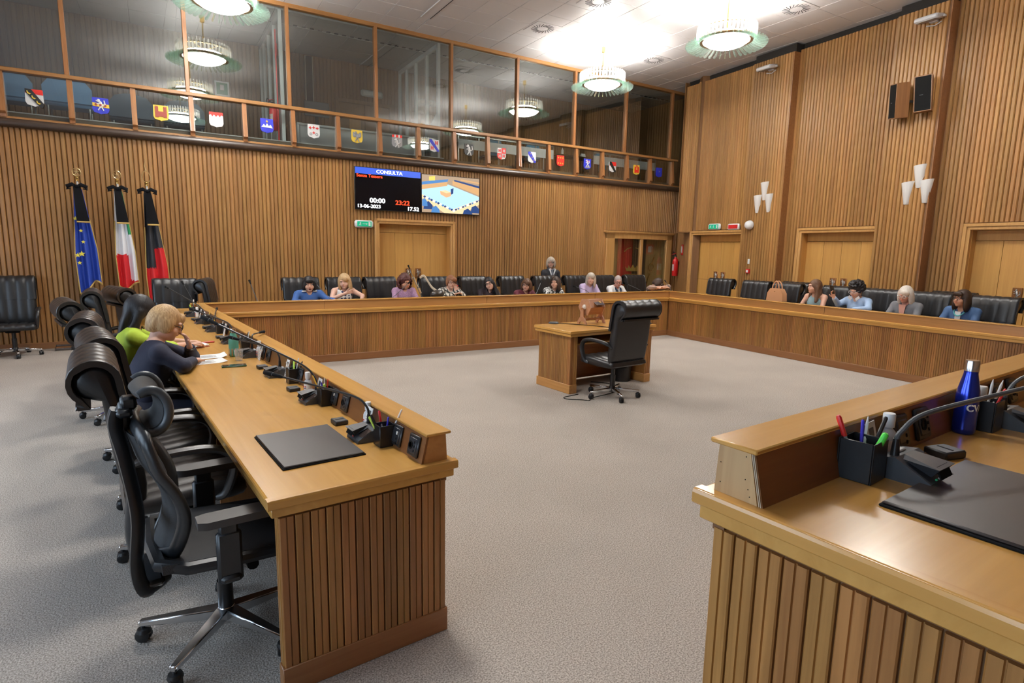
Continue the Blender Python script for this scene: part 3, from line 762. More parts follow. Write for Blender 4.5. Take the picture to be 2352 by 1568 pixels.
# ================================================================== chandeliers
FIN = pane_glass('green_tinted_glass', (.84, .96, .90), .12, .05, (.80, .93, .87), .16)
CRY = pane_glass('crystal_rod', (.97, .98, .96), .16, .05, (.95, .95, .90), .45)
BOWL = emit('lamp_bowl_glow', (1.0, .985, .95), LAMP_BOWL)
def chandelier(label):
    r = empty('chandelier', (0, 0, 0)); tag(r, label, 'chandelier', 'round glass chandeliers in two rows')
    MB().lathe([(0, .68), (.038, .68), (.038, .56), (0, .555)], 16).build('canopy', BRASS, r)
    MB().cyl((0, 0, .03), (0, 0, .57), .011, n=8).build('rod', BRASS, r)
    MB().lathe([(0, -.155), (.10, -.15), (.20, -.13), (.29, -.095), (.345, -.05), (.355, -.04), (.345, -.035), (.0, -.03)], 40).build('bowl', BOWL, r)
    MB().lathe([(.355, -.055), (.40, -.055), (.41, -.035), (.40, -.015), (.36, -.02), (.355, -.055)], 40).build('bronze_ring', BRONZE, r)
    m = MB(); m.lathe([(.40, .10), (.43, .10), (.43, .115), (.40, .115), (.40, .10)], 40)
    for k in range(6):
        a = 2*PI*k/6; m.cyl((.03*math.cos(a), .03*math.sin(a), .09), (.41*math.cos(a), .41*math.sin(a), .108), .006, n=6)
    m.build('upper_frame', BRASS, r)
    MB().lathe([(0, .02), (.30, .02), (.30, .035), (0, .035)], 24).build('uplight_disc', emit('lamp_uplight_glow', (1.0, .965, .91), LAMP_UP), r)  # unseen glowing disc added above the bowl to light the ceiling
    # upright crystal rods
    me = MB().tube([(0, 0, -.02), (0, 0, .0), (0, 0, .15), (0, 0, .168)], [.008, .019, .021, .010], 8).mesh('crystal_rod', CRY)
    for k in range(44):
        a = 2*PI*(k+.5)/44; inst('crystal_rod', me, r, (.435*math.cos(a), .435*math.sin(a), 0))
    # flaring blades of thick glass
    pr = [(.40, -.025), (.46, -.048), (.53, -.078), (.58, -.092), (.612, -.085), (.622, -.098), (.615, -.122), (.585, -.136), (.53, -.126), (.46, -.100), (.398, -.068)]
    fm = MB().prism(pr, -.007, .007, 'y').mesh('glass_blade', FIN, 30)
    for k in range(44):
        inst('glass_blade', fm, r, (0, 0, 0), (0, 0, 2*PI*k/44))
    return r
LZ = 4.97
LAMPS = [(6.93, 4.67, 'glass chandelier nearest the right wall, in front of the piers'), (6.90, 7.68, 'glass chandelier hanging before the gallery glass at the far right'), (.012, 7.55, 'glass chandelier cut by the top edge, before the gallery'),
         (.03, 4.55, 'left-row chandelier, second from the gallery, seen in the glass'), (.03, 1.5, 'left-row chandelier, third from the gallery, seen in the glass'), (6.93, 1.62, 'right-row chandelier, third from the gallery, seen in the glass')]
_c0 = None
for i, (x, y, lb) in enumerate(LAMPS):
    c = chandelier(lb) if _c0 is None else copy_tree(_c0)
    if _c0 is None: _c0 = c
    c['label'] = lb; c.location = (x, y, LZ)
# ================================================================== desks
AL, AR, AF = 0.08757, -0.04915, 0.07567       # headings of the left, right and front benches
DW, DL, DE, DF, DFZ = 7.5556, 6.155, .0687, -1.2615, .3302
DD, DO, DO2, H2, TZ, LZ_, BZ = .6652, .0443, .0314, .682, .75, .8727, .104
SOCK = None
def socket_meshes():
    global SOCK
    a = MB().box((0, 0, 0), (.088, .012, .090), .005); pm_ = a.mesh('socket_plate', plain('socket_black', (.018, .019, .022), .32))
    b = MB().box((0, 0, 0), (.062, .008, .064), .003); im = b.mesh('socket_insert', plain('socket_insert', (.03, .033, .04), .28))
    h = MB().lathe([(0, 0), (.017, 0), (.017, .004), (.012, .004), (.012, .001), (0, .001)], 14, R=Matrix.Rotation(PI/2, 3, 'X')); hm = h.mesh('socket_hole', BLKMAT)
    w = MB().box((0, 0, 0), (.012, .004, .014), .001); wm = w.mesh('socket_label', WHITEPL)
    s = MB(); [s.box((0, 0, z), (.006, .003, .009)) for z in (-.018, 0, .018)]; smm = s.mesh('socket_slots', BLKMAT, None)
    SOCK = (pm_, im, hm, wm, smm)
socket_meshes()
def socket(desk, y, kind, rx):
    p = inst('socket_plate', SOCK[0], desk)
    p.matrix_basis = Matrix.Translation((-.0985, y, .806)) @ Matrix.Rotation(rx, 4, 'Y') @ Matrix.Rotation(-PI/2, 4, 'Z')
    inst('socket_insert', SOCK[1], p, (0, -.005, 0))
    if kind == 0: inst('socket_hole', SOCK[2], p, (-.012, -.008, .0)); inst('socket_slots', SOCK[4], p, (.018, -.009, 0))
    else: inst('socket_label', SOCK[3], p, (.012, -.009, .012)); inst('socket_slots', SOCK[4], p, (.012, -.009, -.012))

def bench(label, loc, rz, y0, y1, end=None, boards=None, base_z=0., socks=(), ply=False, led=None, top=None, zoff=0., skip_inner=False):
    """council bench. local: x=0 inner base face (+x towards the well), y along the bench"""
    r = empty('council_bench', loc, rz); tag(r, label, 'desk')
    t0, t1 = top or (y0, y1); l0, l1 = led or (y0, y1)
    e0 = .0096 if end == 'y0' else 0; e1 = .0096 if end == 'y1' else 0
    # top with rounded nosing and a stepped moulding beneath
    z1 = TZ+zoff
    prof = [(-DD-DO2+.004, z1-.034), (DO-.004, z1-.034), (DO, z1-.028), (DO, z1-.008), (DO-.003, z1-.003), (DO-.009, z1), (-DD-DO2+.009, z1), (-DD-DO2+.003, z1-.003), (-DD-DO2, z1-.008), (-DD-DO2, z1-.028)]
    MB().prism(prof, t0-e0, t1+e1, 'y').build('worktop', TOPY, r, smooth=None)
    if end:   # end nosing drawn across the bench
        ye = y0-e0 if end == 'y0' else y1+e1; s = 1 if end == 'y0' else -1
        pr = [(ye, z1-.034), (ye-s*.004, z1-.030), (ye-s*.004, z1-.008), (ye-s*.001, z1-.001), (ye+s*.006, z1+.0012), (ye+s*.03, z1+.0012), (ye+s*.03, z1-.034)]
        MB().prism(pr, -DD-DO2-.001, DO+.001, 'x').build('end_nosing', TOPX, r, smooth=None)
    MB().b2(-DD-DO2+.012, DO-.012, t0-e0+(.008 if end == 'y0' else 0), t1+e1-(.008 if end == 'y1' else 0), H2, z1-.034, .003).build('moulding', TOPY, r)
    # ledge: sloping inner box, darker on the sitters' side, capped
    li0 = l0+(.022 if end == 'y0' else 0); li1 = l1-(.022 if end == 'y1' else 0)
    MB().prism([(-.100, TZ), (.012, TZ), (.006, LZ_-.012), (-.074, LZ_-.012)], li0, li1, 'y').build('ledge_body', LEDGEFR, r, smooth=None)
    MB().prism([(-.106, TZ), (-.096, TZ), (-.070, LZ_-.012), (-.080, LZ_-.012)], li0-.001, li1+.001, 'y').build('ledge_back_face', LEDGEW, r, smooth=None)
    if ply:
        ye = li1 if end == 'y1' else li0; s = 1 if end == 'y1' else -1
        MB().prism([(-.094, TZ), (.012, TZ), (.006, LZ_-.012), (-.070, LZ_-.012)], ye, ye+s*.003, 'y').build('ply_end', RAWPLY, r, smooth=None)
        n = MB()
        for a, b in ((-.06, .85), (-.062, .80), (-.075, .765), (0, .82), (-.002, .775), (-.07, .78)): n.sphere((a, ye+s*.003, b), .0014, 6)
        n.build('nail', BLKMAT, r)
        n = MB()
        for k in range(2): n.prism([(-.1035+.004*k, TZ), (-.1015+.004*k, TZ), (-.0755+.004*k, LZ_-.012), (-.0775+.004*k, LZ_-.012)], ye, ye+s*.0032, 'y')
        n.build('ply_layer', plain('ply_edge', (.50, .40, .28), .6), r, smooth=None)
    MB().b2(-.0874, .0263, li0-.010, li1+.010, LZ_-.012, LZ_, .003).build('ledge_cap', TOPY, r)
    # carcass
    z0 = BZ+base_z
    if not skip_inner:
        MB().b2(-.045, -.014, y0-(.04 if end != 'y0' else -.02), y1+(.04 if end != 'y1' else -.02), base_z, H2).build('inner_panel', WALLDARK if boards else BOARDW, r)
        MB().b2(-.03, .003, y0-(.02 if end != 'y0' else 0), y1+(.02 if end != 'y1' else 0), base_z, z0, .004).build('plinth', BASEWY, r)
        MB().b2(-.03, -.001, y0+.005, y1-.005, H2-.014, H2, .0).build('top_batten', WALLDARK, r)
        if boards:
            y = boards[0]
            while y < boards[1]:
                o_ = slat(r, -.014, z0, H2-.010, y, -PI/2, BOARDW, .0508, .012, True, 'board')
                y += .0525
    # end panel of boards
    if end:
        s = 1 if end == 'y0' else -1; ye = y0 if end == 'y0' else y1
        MB().b2(-DD+.01, -.012, min(ye+s*.014, ye+s*.05), max(ye+s*.014, ye+s*.05), base_z, H2).build('end_core', WALLDARK, r)
        MB().b2(-DD-.004, .003, min(ye-s*.003, ye+s*.05), max(ye-s*.003, ye+s*.05), base_z, z0, .003).build('end_plinth', BASEW, r)
        n = 12; pw = (DD-.006)/n
        for k in range(n):
            o_ = slat(r, -DD+.003+pw*(k+.5), z0, H2-.008, ye+s*.014, PI if s > 0 else 0, BOARDW, pw-.0045, .012, True, 'board')
        # side edge boards towards the sitters
        for k in range(2):
            o_ = slat(r, -DD+.012, z0, H2-.008, ye+s*(.016+.02*k+.008), PI/2, BOARDW, .019, .010, False, 'edge_board')
    # apron and supports on the sitters' side
    MB().b2(-DD+.03, -DD+.05, y0+.06, y1-.06, H2-.075, H2, .003).build('apron', TOPY, r)
    MB().b2(-DD+.05, -.05, y0+.06, y1-.06, H2-.10, H2-.085).build('shelf', BOARDW, r)
    k = y0+1.58
    while k < y1-.5:
        MB().b2(-DD+.06, -.05, k-.012, k+.012, 0 if base_z >= 0 else base_z, H2).build('support', BOARDW, r); k += 1.58
    for y, kd in socks: socket(r, y, kd, .23)
    return r
def pl(y): return [(y+.26, 1), (y+.10, 0)]
socks = [q for k in range(8) for q in pl(.79*k)]
B_L = bench('long honey-wood bench at left, its slatted end panel towards the camera', (0, 0, 0), AL, 0, 6.12, 'y0', None, 0., socks, led=(0, 6.13), top=(0, 6.20), zoff=0.)
B_B = bench('far honey-wood bench facing the camera below the screens', (-.60, DL, 0), -PI/2, 0, DW+.60, None, (.03, DW+.57), 0., [q for k in range(10) for q in pl(.4+.79*k)], top=(-.75, DW+.60-.05), zoff=.0008, led=(-.06, DW+.60))
B_R = bench('long honey-wood bench along the right wall', (DW, DL, 0), PI+AR, 0, 7.2, None, (.03, 7.1), 0., [q for k in range(8) for q in pl(.4+.79*k)], top=(-.72, 7.2), zoff=.0016, led=(-.09, 7.2))
B_F = bench('raised honey-wood bench filling the lower right corner', (DE, DF, DFZ), PI/2+AF, -6.2, 0, 'y1', None, -DFZ, [(-.68, 1), (-.82, 0), (-1.44, 1), (-1.60, 0), (-2.2, 1), (-2.38, 0)], ply=True)
# seams in the long benches
for b_, ys_ in ((B_B, (1.55, 4.1, 6.3)), (B_R, (3.25, 5.8))):
    for y in ys_: MB().b2(.006, .0135, y-.0015, y+.0015, TZ+.001, LZ_-.012).build('seam', WALLDARK, b_); MB().b2(-.004, .0035, y-.012, y+.012, BZ, H2-.01).build('joint_strip', BASEWY, b_)
o = MB().b2(.12, 7.0, -3.4, -.70, 0, DFZ-.004, .0).build('trim_dais', CARPET, None, (DE, DF, 0), (0, 0, AF)); tag(o, 'carpeted dais under the raised bench', kind='structure')

# ---------------- small table in the well
TBZ, TBW, TBD = .725, 1.40, .64
TB = empty('witness_table', (2.93, 3.115, 0), .072); tag(TB, 'small slatted honey-wood table standing alone in the well', 'table')
MB().b2(-.035, TBW-.035, -.035, TBD, TBZ-.035, TBZ, .006).build('tabletop', TOPX, TB)
MB().b2(-.025, TBW-.045, -.025, TBD-.01, TBZ-.068, TBZ-.035, .004).build('moulding', TOPX, TB)
BASEL = wood('table_plinth_wood', (.44, .21, .06), (.54, .28, .09), 'y', .33, .03)
for x0 in (.0, TBW-.07-.11):
    g = MB().b2(x0+.014, x0+.096, .014, TBD-.05, 0, TBZ-.07); g.build('pedestal', BOARDW, TB)
    MB().b2(x0-.002, x0+.112, -.004, TBD-.03, 0, .105, .004).build('plinth', BASEL, TB)
for k in range(11): slat(TB, .014, .105, TBZ-.072, .03+k*.0525, PI/2, BOARDW, .05, .012, True, 'board')
for x0 in (.002, TBW-.178):
    for k in range(2): slat(TB, x0+.03+k*.0525, .105, TBZ-.072, .014, PI, BOARDW, .05, .012, True, 'board')
for k in range(11): slat(TB, TBW-.07-.014, .105, TBZ-.072, .03+k*.0525, -PI/2, BOARDW, .05, .012, True, 'board')
MB().b2(.10, TBW-.17, TBD-.10, TBD-.08, .02, TBZ-.07).build('modesty_panel', BASEW, TB)
MB().b2(.10, TBW-.17, .05, TBD-.1, .545, .563, .003).build('shelf', TOPX, TB)
# ================================================================== chairs
def caster_meshes():
    a = MB()
    for s in (-1, 1): a.lathe([(0, -.009), (.022, -.009), (.027, -.005), (.027, .005), (.022, .009), (0, .009)], 14, (s*.013, 0, .027), Matrix.Rotation(PI/2, 3, 'Y'))
    a.lathe([(.0, .0), (.024, .0), (.029, .012), (.024, .026), (.0, .03)], 12, (0, .003, .030)); a.cyl((0, 0, .05), (0, 0, .078), .008, n=8)
    return a.mesh('caster', BLKPL)
CASTER = caster_meshes()
def star_base(r, mat, R_=.30, flat=False):
    lg = MB()
    if flat:
        vs = [(-.026, 0, .075), (.026, 0, .075), (-.030, 0, .125), (.030, 0, .125), (-.013, -R_, .068), (.013, -R_, .068), (-.015, -R_, .092), (.015, -R_, .092)]
    else:
        vs = [(-.018, 0, .07), (.018, 0, .07), (-.020, 0, .108), (.020, 0, .108), (-.012, -R_, .066), (.012, -R_, .066), (-.013, -R_, .090), (.013, -R_, .090)]
    lg.add(vs, [(0, 1, 3, 2), (4, 6, 7, 5), (0, 4, 5, 1), (2, 3, 7, 6), (0, 2, 6, 4), (1, 5, 7, 3)])
    lm = lg.mesh('base_leg', mat, 20)
    bm = bmesh.new(); bm.from_mesh(lm); bmesh.ops.bevel(bm, geom=bm.edges[:], offset=.005, segments=2, affect='EDGES'); bm.to_mesh(lm); bm.free()
    for k in range(5):
        a = 2*PI*k/5+.2
        inst('base_leg', lm, r, (0, 0, 0), (0, 0, a))
        x, y = rotz((0, -R_+.012), a); inst('caster', CASTER, r, (x, y, 0), (0, 0, a+random.uniform(-1.2, 1.2)))
    MB().lathe([(0, .06), (.036, .06), (.038, .11), (.030, .125), (0, .125)], 18).build('hub', mat if flat else BLKPL, r)

def chan(u, n=5, dep=.010):
    """channel quilting across the width, u in -1..1"""
    t = abs(math.sin((u*.5+.5)*n*PI)); return -dep*(1-t**.45)

def leather_chair(label, worn=False):
    """high-back armchair with a scrolled top, facing -y"""
    r = empty('leather_armchair'); tag(r, label, 'chair', 'black leather armchairs with scrolled tops')
    star_base(r, CHROME)
    MB().lathe([(0, .10), (.030, .10), (.030, .25), (.024, .25), (.024, .35), (0, .35)], 16).build('gas_column', BLKPL, r)
    m = MB(); m.box((0, .02, .358), (.16, .24, .045), .012); m.cyl((-.08, 0, .35), (-.22, -.02, .345), .007, n=6); m.box((-.22, -.02, .345), (.05, .03, .012), .004); m.build('tilt_mechanism', BLKMAT, r)
    W = .272; NX = 31
    us = [-1+2*i/(NX-1) for i in range(NX)]
    # seat: closed profile in (y,z), quilted on top
    sp = [(-.25, .385, 0), (-.268, .41, .3), (-.262, .445, 1), (-.235, .468, 1), (-.16, .474, 1), (-.05, .468, 1), (.08, .458, 1), (.20, .452, 1), (.24, .44, .2), (.25, .40, 0), (.20, .375, 0), (0, .37, 0), (-.20, .375, 0)]
    def sweep(prof, name, mat, W, edge=.035, q=1.0):
        vs = []; fs = []; K = len(prof)
        cy = sum(p[0] for p in prof)/K; cz = sum(p[1] for p in prof)/K
        nrm = []
        for i in range(K):
            a = prof[i-1]; b = prof[(i+1) % K]; dx, dz = b[0]-a[0], b[1]-a[1]; l = math.hypot(dx, dz) or 1
            nrm.append((-dz/l, dx/l))
        ar = sum(prof[i][0]*prof[(i+1) % K][1]-prof[(i+1) % K][0]*prof[i][1] for i in range(K))
        sg = 1 if ar < 0 else -1
        for u in us:
            e = max(0, (abs(u)-(1-edge/W))/(edge/W)); ins = -.020*(1-math.sqrt(max(0, 1-e*e)))
            for i, p in enumerate(prof):
                d = (chan(u)*p[2]*q+ins)*sg
                vs.append((u*W, p[0]+nrm[i][0]*d, p[1]+nrm[i][1]*d))
        for j in range(NX-1):
            for i in range(K): k = (i+1) % K; fs.append((j*K+i, j*K+k, (j+1)*K+k, (j+1)*K+i))
        fs.append(tuple(range(K))); fs.append(tuple((NX-1)*K+i for i in range(K))[::-1])
        return MB().add(vs, fs).build(name, mat, r, smooth=50)
    lm = LEATHER2 if worn else LEATHER
    sweep(sp, 'seat', lm, W)
    fr = [(.155, .455), (.150, .52), (.158, .60), (.170, .70), (.185, .80), (.203, .90), (.214, .95), (.225, .985)]
    bp = [(y, z, 1.0) for y, z in fr]
    cy, cz, rr = .312, 1.012, .078
    for k in range(11):
        a = math.radians(168-25*k); bp.append((cy+rr*math.cos(a), cz+rr*math.sin(a), .8 if k < 6 else 0))
    bp += [(.292, .925, 0), (.286, .86, 0), (.278, .76, 0), (.266, .66, 0), (.250, .56, 0), (.236, .48, 0), (.215, .42, 0), (.185, .405, 0)]
    sweep(bp, 'backrest', LEATHER, W-.006)
    # outer hide that comes up the front, over the top and hangs behind as a lip
    fp = [(.176, .78), (.187, .86), (.199, .93), (.206, .975)]
    for k in range(15): a = math.radians(170-17.2*k); fp.append((cy+.100*math.cos(a), cz+.100*math.sin(a)))
    fp += [(cy+.072, cz-.092)]
    inn = []
    for i, p_ in enumerate(fp):
        a_ = fp[max(0, i-1)]; b_ = fp[min(len(fp)-1, i+1)]; dx, dz = b_[0]-a_[0], b_[1]-a_[1]; l_ = math.hypot(dx, dz); inn.append((p_[0]+dz/l_*.021, p_[1]-dx/l_*.021))
    sweep([(y, z, 1.0 if i < 12 else 0) for i, (y, z) in enumerate(fp)]+[(y, z, 0) for y, z in inn[::-1]], 'scroll_hide', lm, W+.008, .02, .8)
    for s in (-1, 1):
        pts = spline([(s*.262, .235, .60), (s*.292, .16, .645), (s*.300, .02, .66), (s*.300, -.10, .655), (s*.298, -.175, .625), (s*.292, -.205, .56), (s*.286, -.195, .49), (s*.272, -.165, .415), (s*.255, -.13, .40)], 5)
        rad = [.016]*4+[.026]*18+[.024]*(len(pts)-22)
        MB().tube(pts, rad[:len(pts)], 10, flat=(.8, 1.1)).build('armrest', lm, r)
    return r

_lc = {}
def put_chair(loc, rz, label, worn=False, group=None):
    k = worn
    if k not in _lc:
        _lc[k] = leather_chair(label, worn); c = _lc[k]
    else: c = copy_tree(_lc[k])
    c['label'] = label; c.location = (*loc, 0) if len(loc) == 2 else loc; c.rotation_euler = (0, 0, rz)
    if group: c['group'] = group
    return c
def Lw(x, y, z=0): a = rotz((x, y), AL); return (a[0], a[1], z)
def Rw(off, t, z=0): # right bench frame: off = distance behind inner face, t along -y
    a = rotz((-off, t), PI+AR); return (DW+a[0], DL+a[1], z)
# left row, facing the bench (+x)
for x, y, a, lb in [(-.83, 1.27, .0, 'leather armchair behind the mesh chair, second place from the bench end'), (-.80, 2.00, .06, 'leather armchair behind the woman in navy, nearer the camera'), (-.86, 3.00, -.05, 'leather armchair behind the woman in navy, farther one'), (-.99, 4.42, .12, 'leather armchair at the outer left of the left row, beyond the lime top'), (-.80, 5.60, -.02, 'leather armchair under the blue flag in the left row'), (-.56, 6.05, .25, 'leather armchair under the tricolour flag, half hidden by black hair')]:
    p = Lw(x, y); put_chair(p[:2], AL+PI/2+a, lb, True)
# back row, facing the camera side (-y)
for x, y, a, lb in [(-.80, 7.36, .0, 'leather armchair head-on at the far left of the back row, by the red flag'), (-.13, 7.48, PI/2-.25, 'leather armchair turned sideways at the left of the back row'),
    (.94, 7.38, 0, 'leather armchair behind the woman in the blue sweater'), (1.62, 7.38, 0, 'leather armchair behind the woman in the spotted top'), (2.30, 7.42, .18, 'empty leather armchair left of the curly-haired woman'),
    (3.24, 7.38, 0, 'leather armchair with the cream strap hung over it'), (4.05, 7.40, .12, 'leather armchair behind the woman with long black hair'), (4.90, 7.42, .1, 'leather armchair behind the woman in burgundy'),
    (5.66, 7.40, .05, 'leather armchair in front of the standing woman'), (6.42, 7.42, 0, 'leather armchair behind the woman in lilac'), (7.15, 7.42, 0, 'leather armchair behind the person in white'), (8.02, 7.40, 0, 'leather armchair behind the person resting on folded arms')]:
    put_chair((x, y), a, lb, False)
# right row, facing the well
for off, t, a, lb in [(1.12, .02, .1, 'empty leather armchair nearest the far right corner'), (1.12, .90, .08, 'empty leather armchair beside the tan handbag'), (1.13, 1.56, .05, 'leather armchair holding the tan handbag'), (1.62, 1.36, .0, 'leather armchair against the wall behind the tan handbag'),
    (1.15, 2.52, .0, 'leather armchair behind the woman in the pale camisole'), (1.15, 3.22, .0, 'leather armchair behind the curly-haired person in light blue'), (1.15, 3.95, .0, 'leather armchair between the grey blazer and the denim jacket'), (1.66, 4.02, .1, 'leather armchair against the wall behind the denim jacket'), (1.15, 4.74, .0, 'leather armchair behind the woman in denim')]:
    p = Rw(off, t); put_chair(p[:2], -PI/2+AR+a, lb, False)
put_chair((3.31, 2.82), PI+.08, 'leather armchair at the small table in the well, seen from behind', False)
put_chair((-2.78, 8.42), .06, 'leather armchair against the back wall at the left edge', False)

# ---------------- mesh-back task chair (nearest)
MESHF = plain('mesh_fabric', (.030, .030, .032), .75, bump=.8, bscale=600)
FRAMEP = plain('chair_frame_plastic', (.016, .018, .021), .36)
def task_chair(loc, rz):
    r = empty('task_chair', (*loc, 0), rz); tag(r, 'black mesh task chair with headrest, nearest chair at the left', 'chair')
    star_base(r, ALU, .33, True)
    MB().lathe([(0, .11), (.03, .11), (.03, .24), (.022, .24), (.022, .36), (0, .36)], 16).build('gas_column', BLKPL, r)
    m = MB(); m.box((0, .03, .375), (.20, .26, .06), .015); m.box((0, .17, .375), (.10, .16, .05), .012)
    m.cyl((.10, 0, .36), (.24, .0, .355), .008, n=6); m.box((.25, 0, .355), (.05, .035, .02), .006); m.cyl((-.10, -.08, .36), (-.17, -.08, .36), .022, n=10); m.build('tilt_mechanism', BLKMAT, r)
    # seat pan with mesh
    P = []
    n = 9; vs = []; fs = []
    for i in range(n):
        v = i/(n-1); y = -.27+.50*v
        z = .455-.028*(1-v)**3*1.5+.02*v*v
        for j in range(n):
            u = -1+2*j/(n-1); w = .245*(1-.10*(1-v)**3)
            vs.append((u*w, y, z-.018*(1-u*u)*.8+.010*u*u))
    b = len(vs)
    vs += [(x, y, z-.035) for x, y, z in vs]
    for i in range(n-1):
        for j in range(n-1):
            a = i*n+j; fs.append((a, a+1, a+n+1, a+n)); fs.append((b+a, b+a+n, b+a+n+1, b+a+1))
    ring = [j for j in range(n)]+[i*n+n-1 for i in range(1, n)]+[(n-1)*n+j for j in range(n-2, -1, -1)]+[i*n for i in range(n-2, 0, -1)]
    for k in range(len(ring)): a, c = ring[k], ring[(k+1) % len(ring)]; fs.append((a, b+a, b+c, c))
    MB().add(vs, fs).build('seat', MESHF, r, smooth=60)
    sf = [(-.245, -.26, .43), (-.25, -.05, .44), (-.25, .15, .455), (-.20, .235, .47), (0, .245, .46), (.20, .235, .47), (.25, .15, .455), (.25, -.05, .44), (.245, -.26, .43), (.16, -.295, .418), (0, -.30, .415), (-.16, -.295, .418)]
    MB().tube(sf, .024, 8, closed=True).build('seat_frame', FRAMEP, r)
    # back: two tapering side rails, curved mesh, lower yoke
    def by(z):   # back curve: lumbar forward, shoulders back
        t = (z-.48)/.46; return .205-.045*math.sin(min(1, max(0, t*1.35))*PI)+.065*t*t
    def bw_(z):
        t = (z-.48)/.46; return .155+.075*math.sin(min(1, t*1.15)*PI*.62)-.045*max(0, t-.75)*4*.5
    zz = [.48+.46*i/14 for i in range(15)]
    loop = [(-bw_(z), by(z)-.02, z) for z in zz]+[(-.06, by(.94)-.005, .953), (.06, by(.94)-.005, .953)]+[(bw_(z), by(z)-.02, z) for z in zz[::-1]]+[(.07, by(.48)+.012, .455), (-.07, by(.48)+.012, .455)]
    MB().tube(loop, [.024]*15+[.022]*2+[.024]*15+[.024]*2, 10, closed=True, flat=(1.25, .75)).build('back_frame', FRAMEP, r, smooth=60)
    vs = []; fs = []; nz, nx = 15, 11
    for z in zz:
        for j in range(nx):
            u = -1+2*j/(nx-1); vs.append((u*bw_(z), by(z)-.02+.045*(1-u*u), z))
    b = len(vs); vs += [(x, y+.005, z) for x, y, z in vs]
    for i in range(nz-1):
        for j in range(nx-1): a = i*nx+j; fs.append((a, a+1, a+nx+1, a+nx)); fs.append((b+a, b+a+nx, b+a+nx+1, b+a+1))
    MB().add(vs, fs).build('back_mesh', MESHF, r, smooth=60)
    # outer spine bow carrying back and headrest
    for s in (-1, 1):
        p = spline([(s*.05, .20, .355), (s*.12, .275, .35), (s*.15, .30, .46), (s*.14, .285, .65), (s*.10, .305, .84), (s*.045, .325, .95), (s*.02, .315, 1.0)], 6)
        MB().tube(p, [.022]*len(p), 10, flat=(1.3, .7)).build('spine_bow', FRAMEP, r, smooth=60)
    MB().box((0, .26, .365), (.26, .09, .03), .012).build('yoke', FRAMEP, r); MB().box((0, .29, .62), (.27, .025, .05), .01).build('cross_bar', FRAMEP, r); MB().box((0, .295, .96), (.05, .035, .16), .012).build('headrest_post', FRAMEP, r)
    # headrest: C-shaped frame with a curved pad
    vs = []; fs = []; nu, nv = 13, 21
    for i in range(nu):
        u = -1+2*i/(nu-1)
        for j in range(nv):
            v = j/(nv-1); a = math.radians(125-235*v)
            vs.append((u*.145, .245-.025*u*u-.055*math.cos(a), 1.02+.078*math.sin(a)))
    b = len(vs); vs += [(x*.97, y+(.245-y)*.22, z+(1.02-z)*.22) for x, y, z in vs]
    for i in range(nu-1):
        for j in range(nv-1): a = i*nv+j; fs.append((a, a+1, a+nv+1, a+nv)); fs.append((b+a, b+a+nv, b+a+nv+1, b+a+1))
    ring = [j for j in range(nv)]+[i*nv+nv-1 for i in range(1, nu)]+[(nu-1)*nv+j for j in range(nv-2, -1, -1)]+[i*nv for i in range(nu-2, 0, -1)]
    for k in range(len(ring)): a, c = ring[k], ring[(k+1) % len(ring)]; fs.append((a, b+a, b+c, c))
    hr = MB().add(vs, fs).build('headrest', MESHF, r, smooth=60)
    for s in (-1, 1):
        q = [(s*.145, .22-.055*math.cos(math.radians(125-235*v/22)), 1.02+.078*math.sin(math.radians(125-235*v/22))) for v in range(23)]
        MB().tube(q, .013, 8, flat=(1.2, .9)).build('headrest_rim', plain('headrest_rim_plastic', (.05, .06, .07), .4), hr, smooth=60)
    m = MB(); m.box((0, .295, 1.0), (.12, .05, .03), .01); m.box((0, .28, 1.03), (.06, .05, .05), .01); m.build('headrest_bracket', FRAMEP, r)
    # arms
    for s in (-1, 1):
        m = MB(); m.box((s*.285, .02, .48), (.035, .085, .20), .01); m.box((s*.285, .02, .575), (.026, .065, .10), .008); m.box((s*.22, .02, .40), (.19, .07, .03), .01); m.build('arm_post', FRAMEP, r)
        pad = []
        pr = [(-.045, -.16), (-.03, -.185), (.03, -.185), (.045, -.16), (.045, .10), (.035, .13), (-.03, .13), (-.045, .10)]
        MB().prism([(s*.29+a, b_-.01) for a, b_ in pr], .618, .646, 'z').build('arm_pad', plain('arm_pad_rubber', (.045, .04, .038), .55), r, smooth=50)
    return r
_p = Lw(-.766, .50); task_chair(_p[:2], AL+PI/2)
# ================================================================== things on the benches
def FrW(x, y, z=TZ):   # front bench: x along it to the right, y towards the well
    a = rotz((x, y), AF); return (DE+a[0], DF+a[1], z+DFZ)
def BkW(x, d, z=TZ):   # back bench: world x, distance d behind inner face
    return (x, DL+d, z)
LABELP = plain('print_grey', (.20, .20, .22), .6)
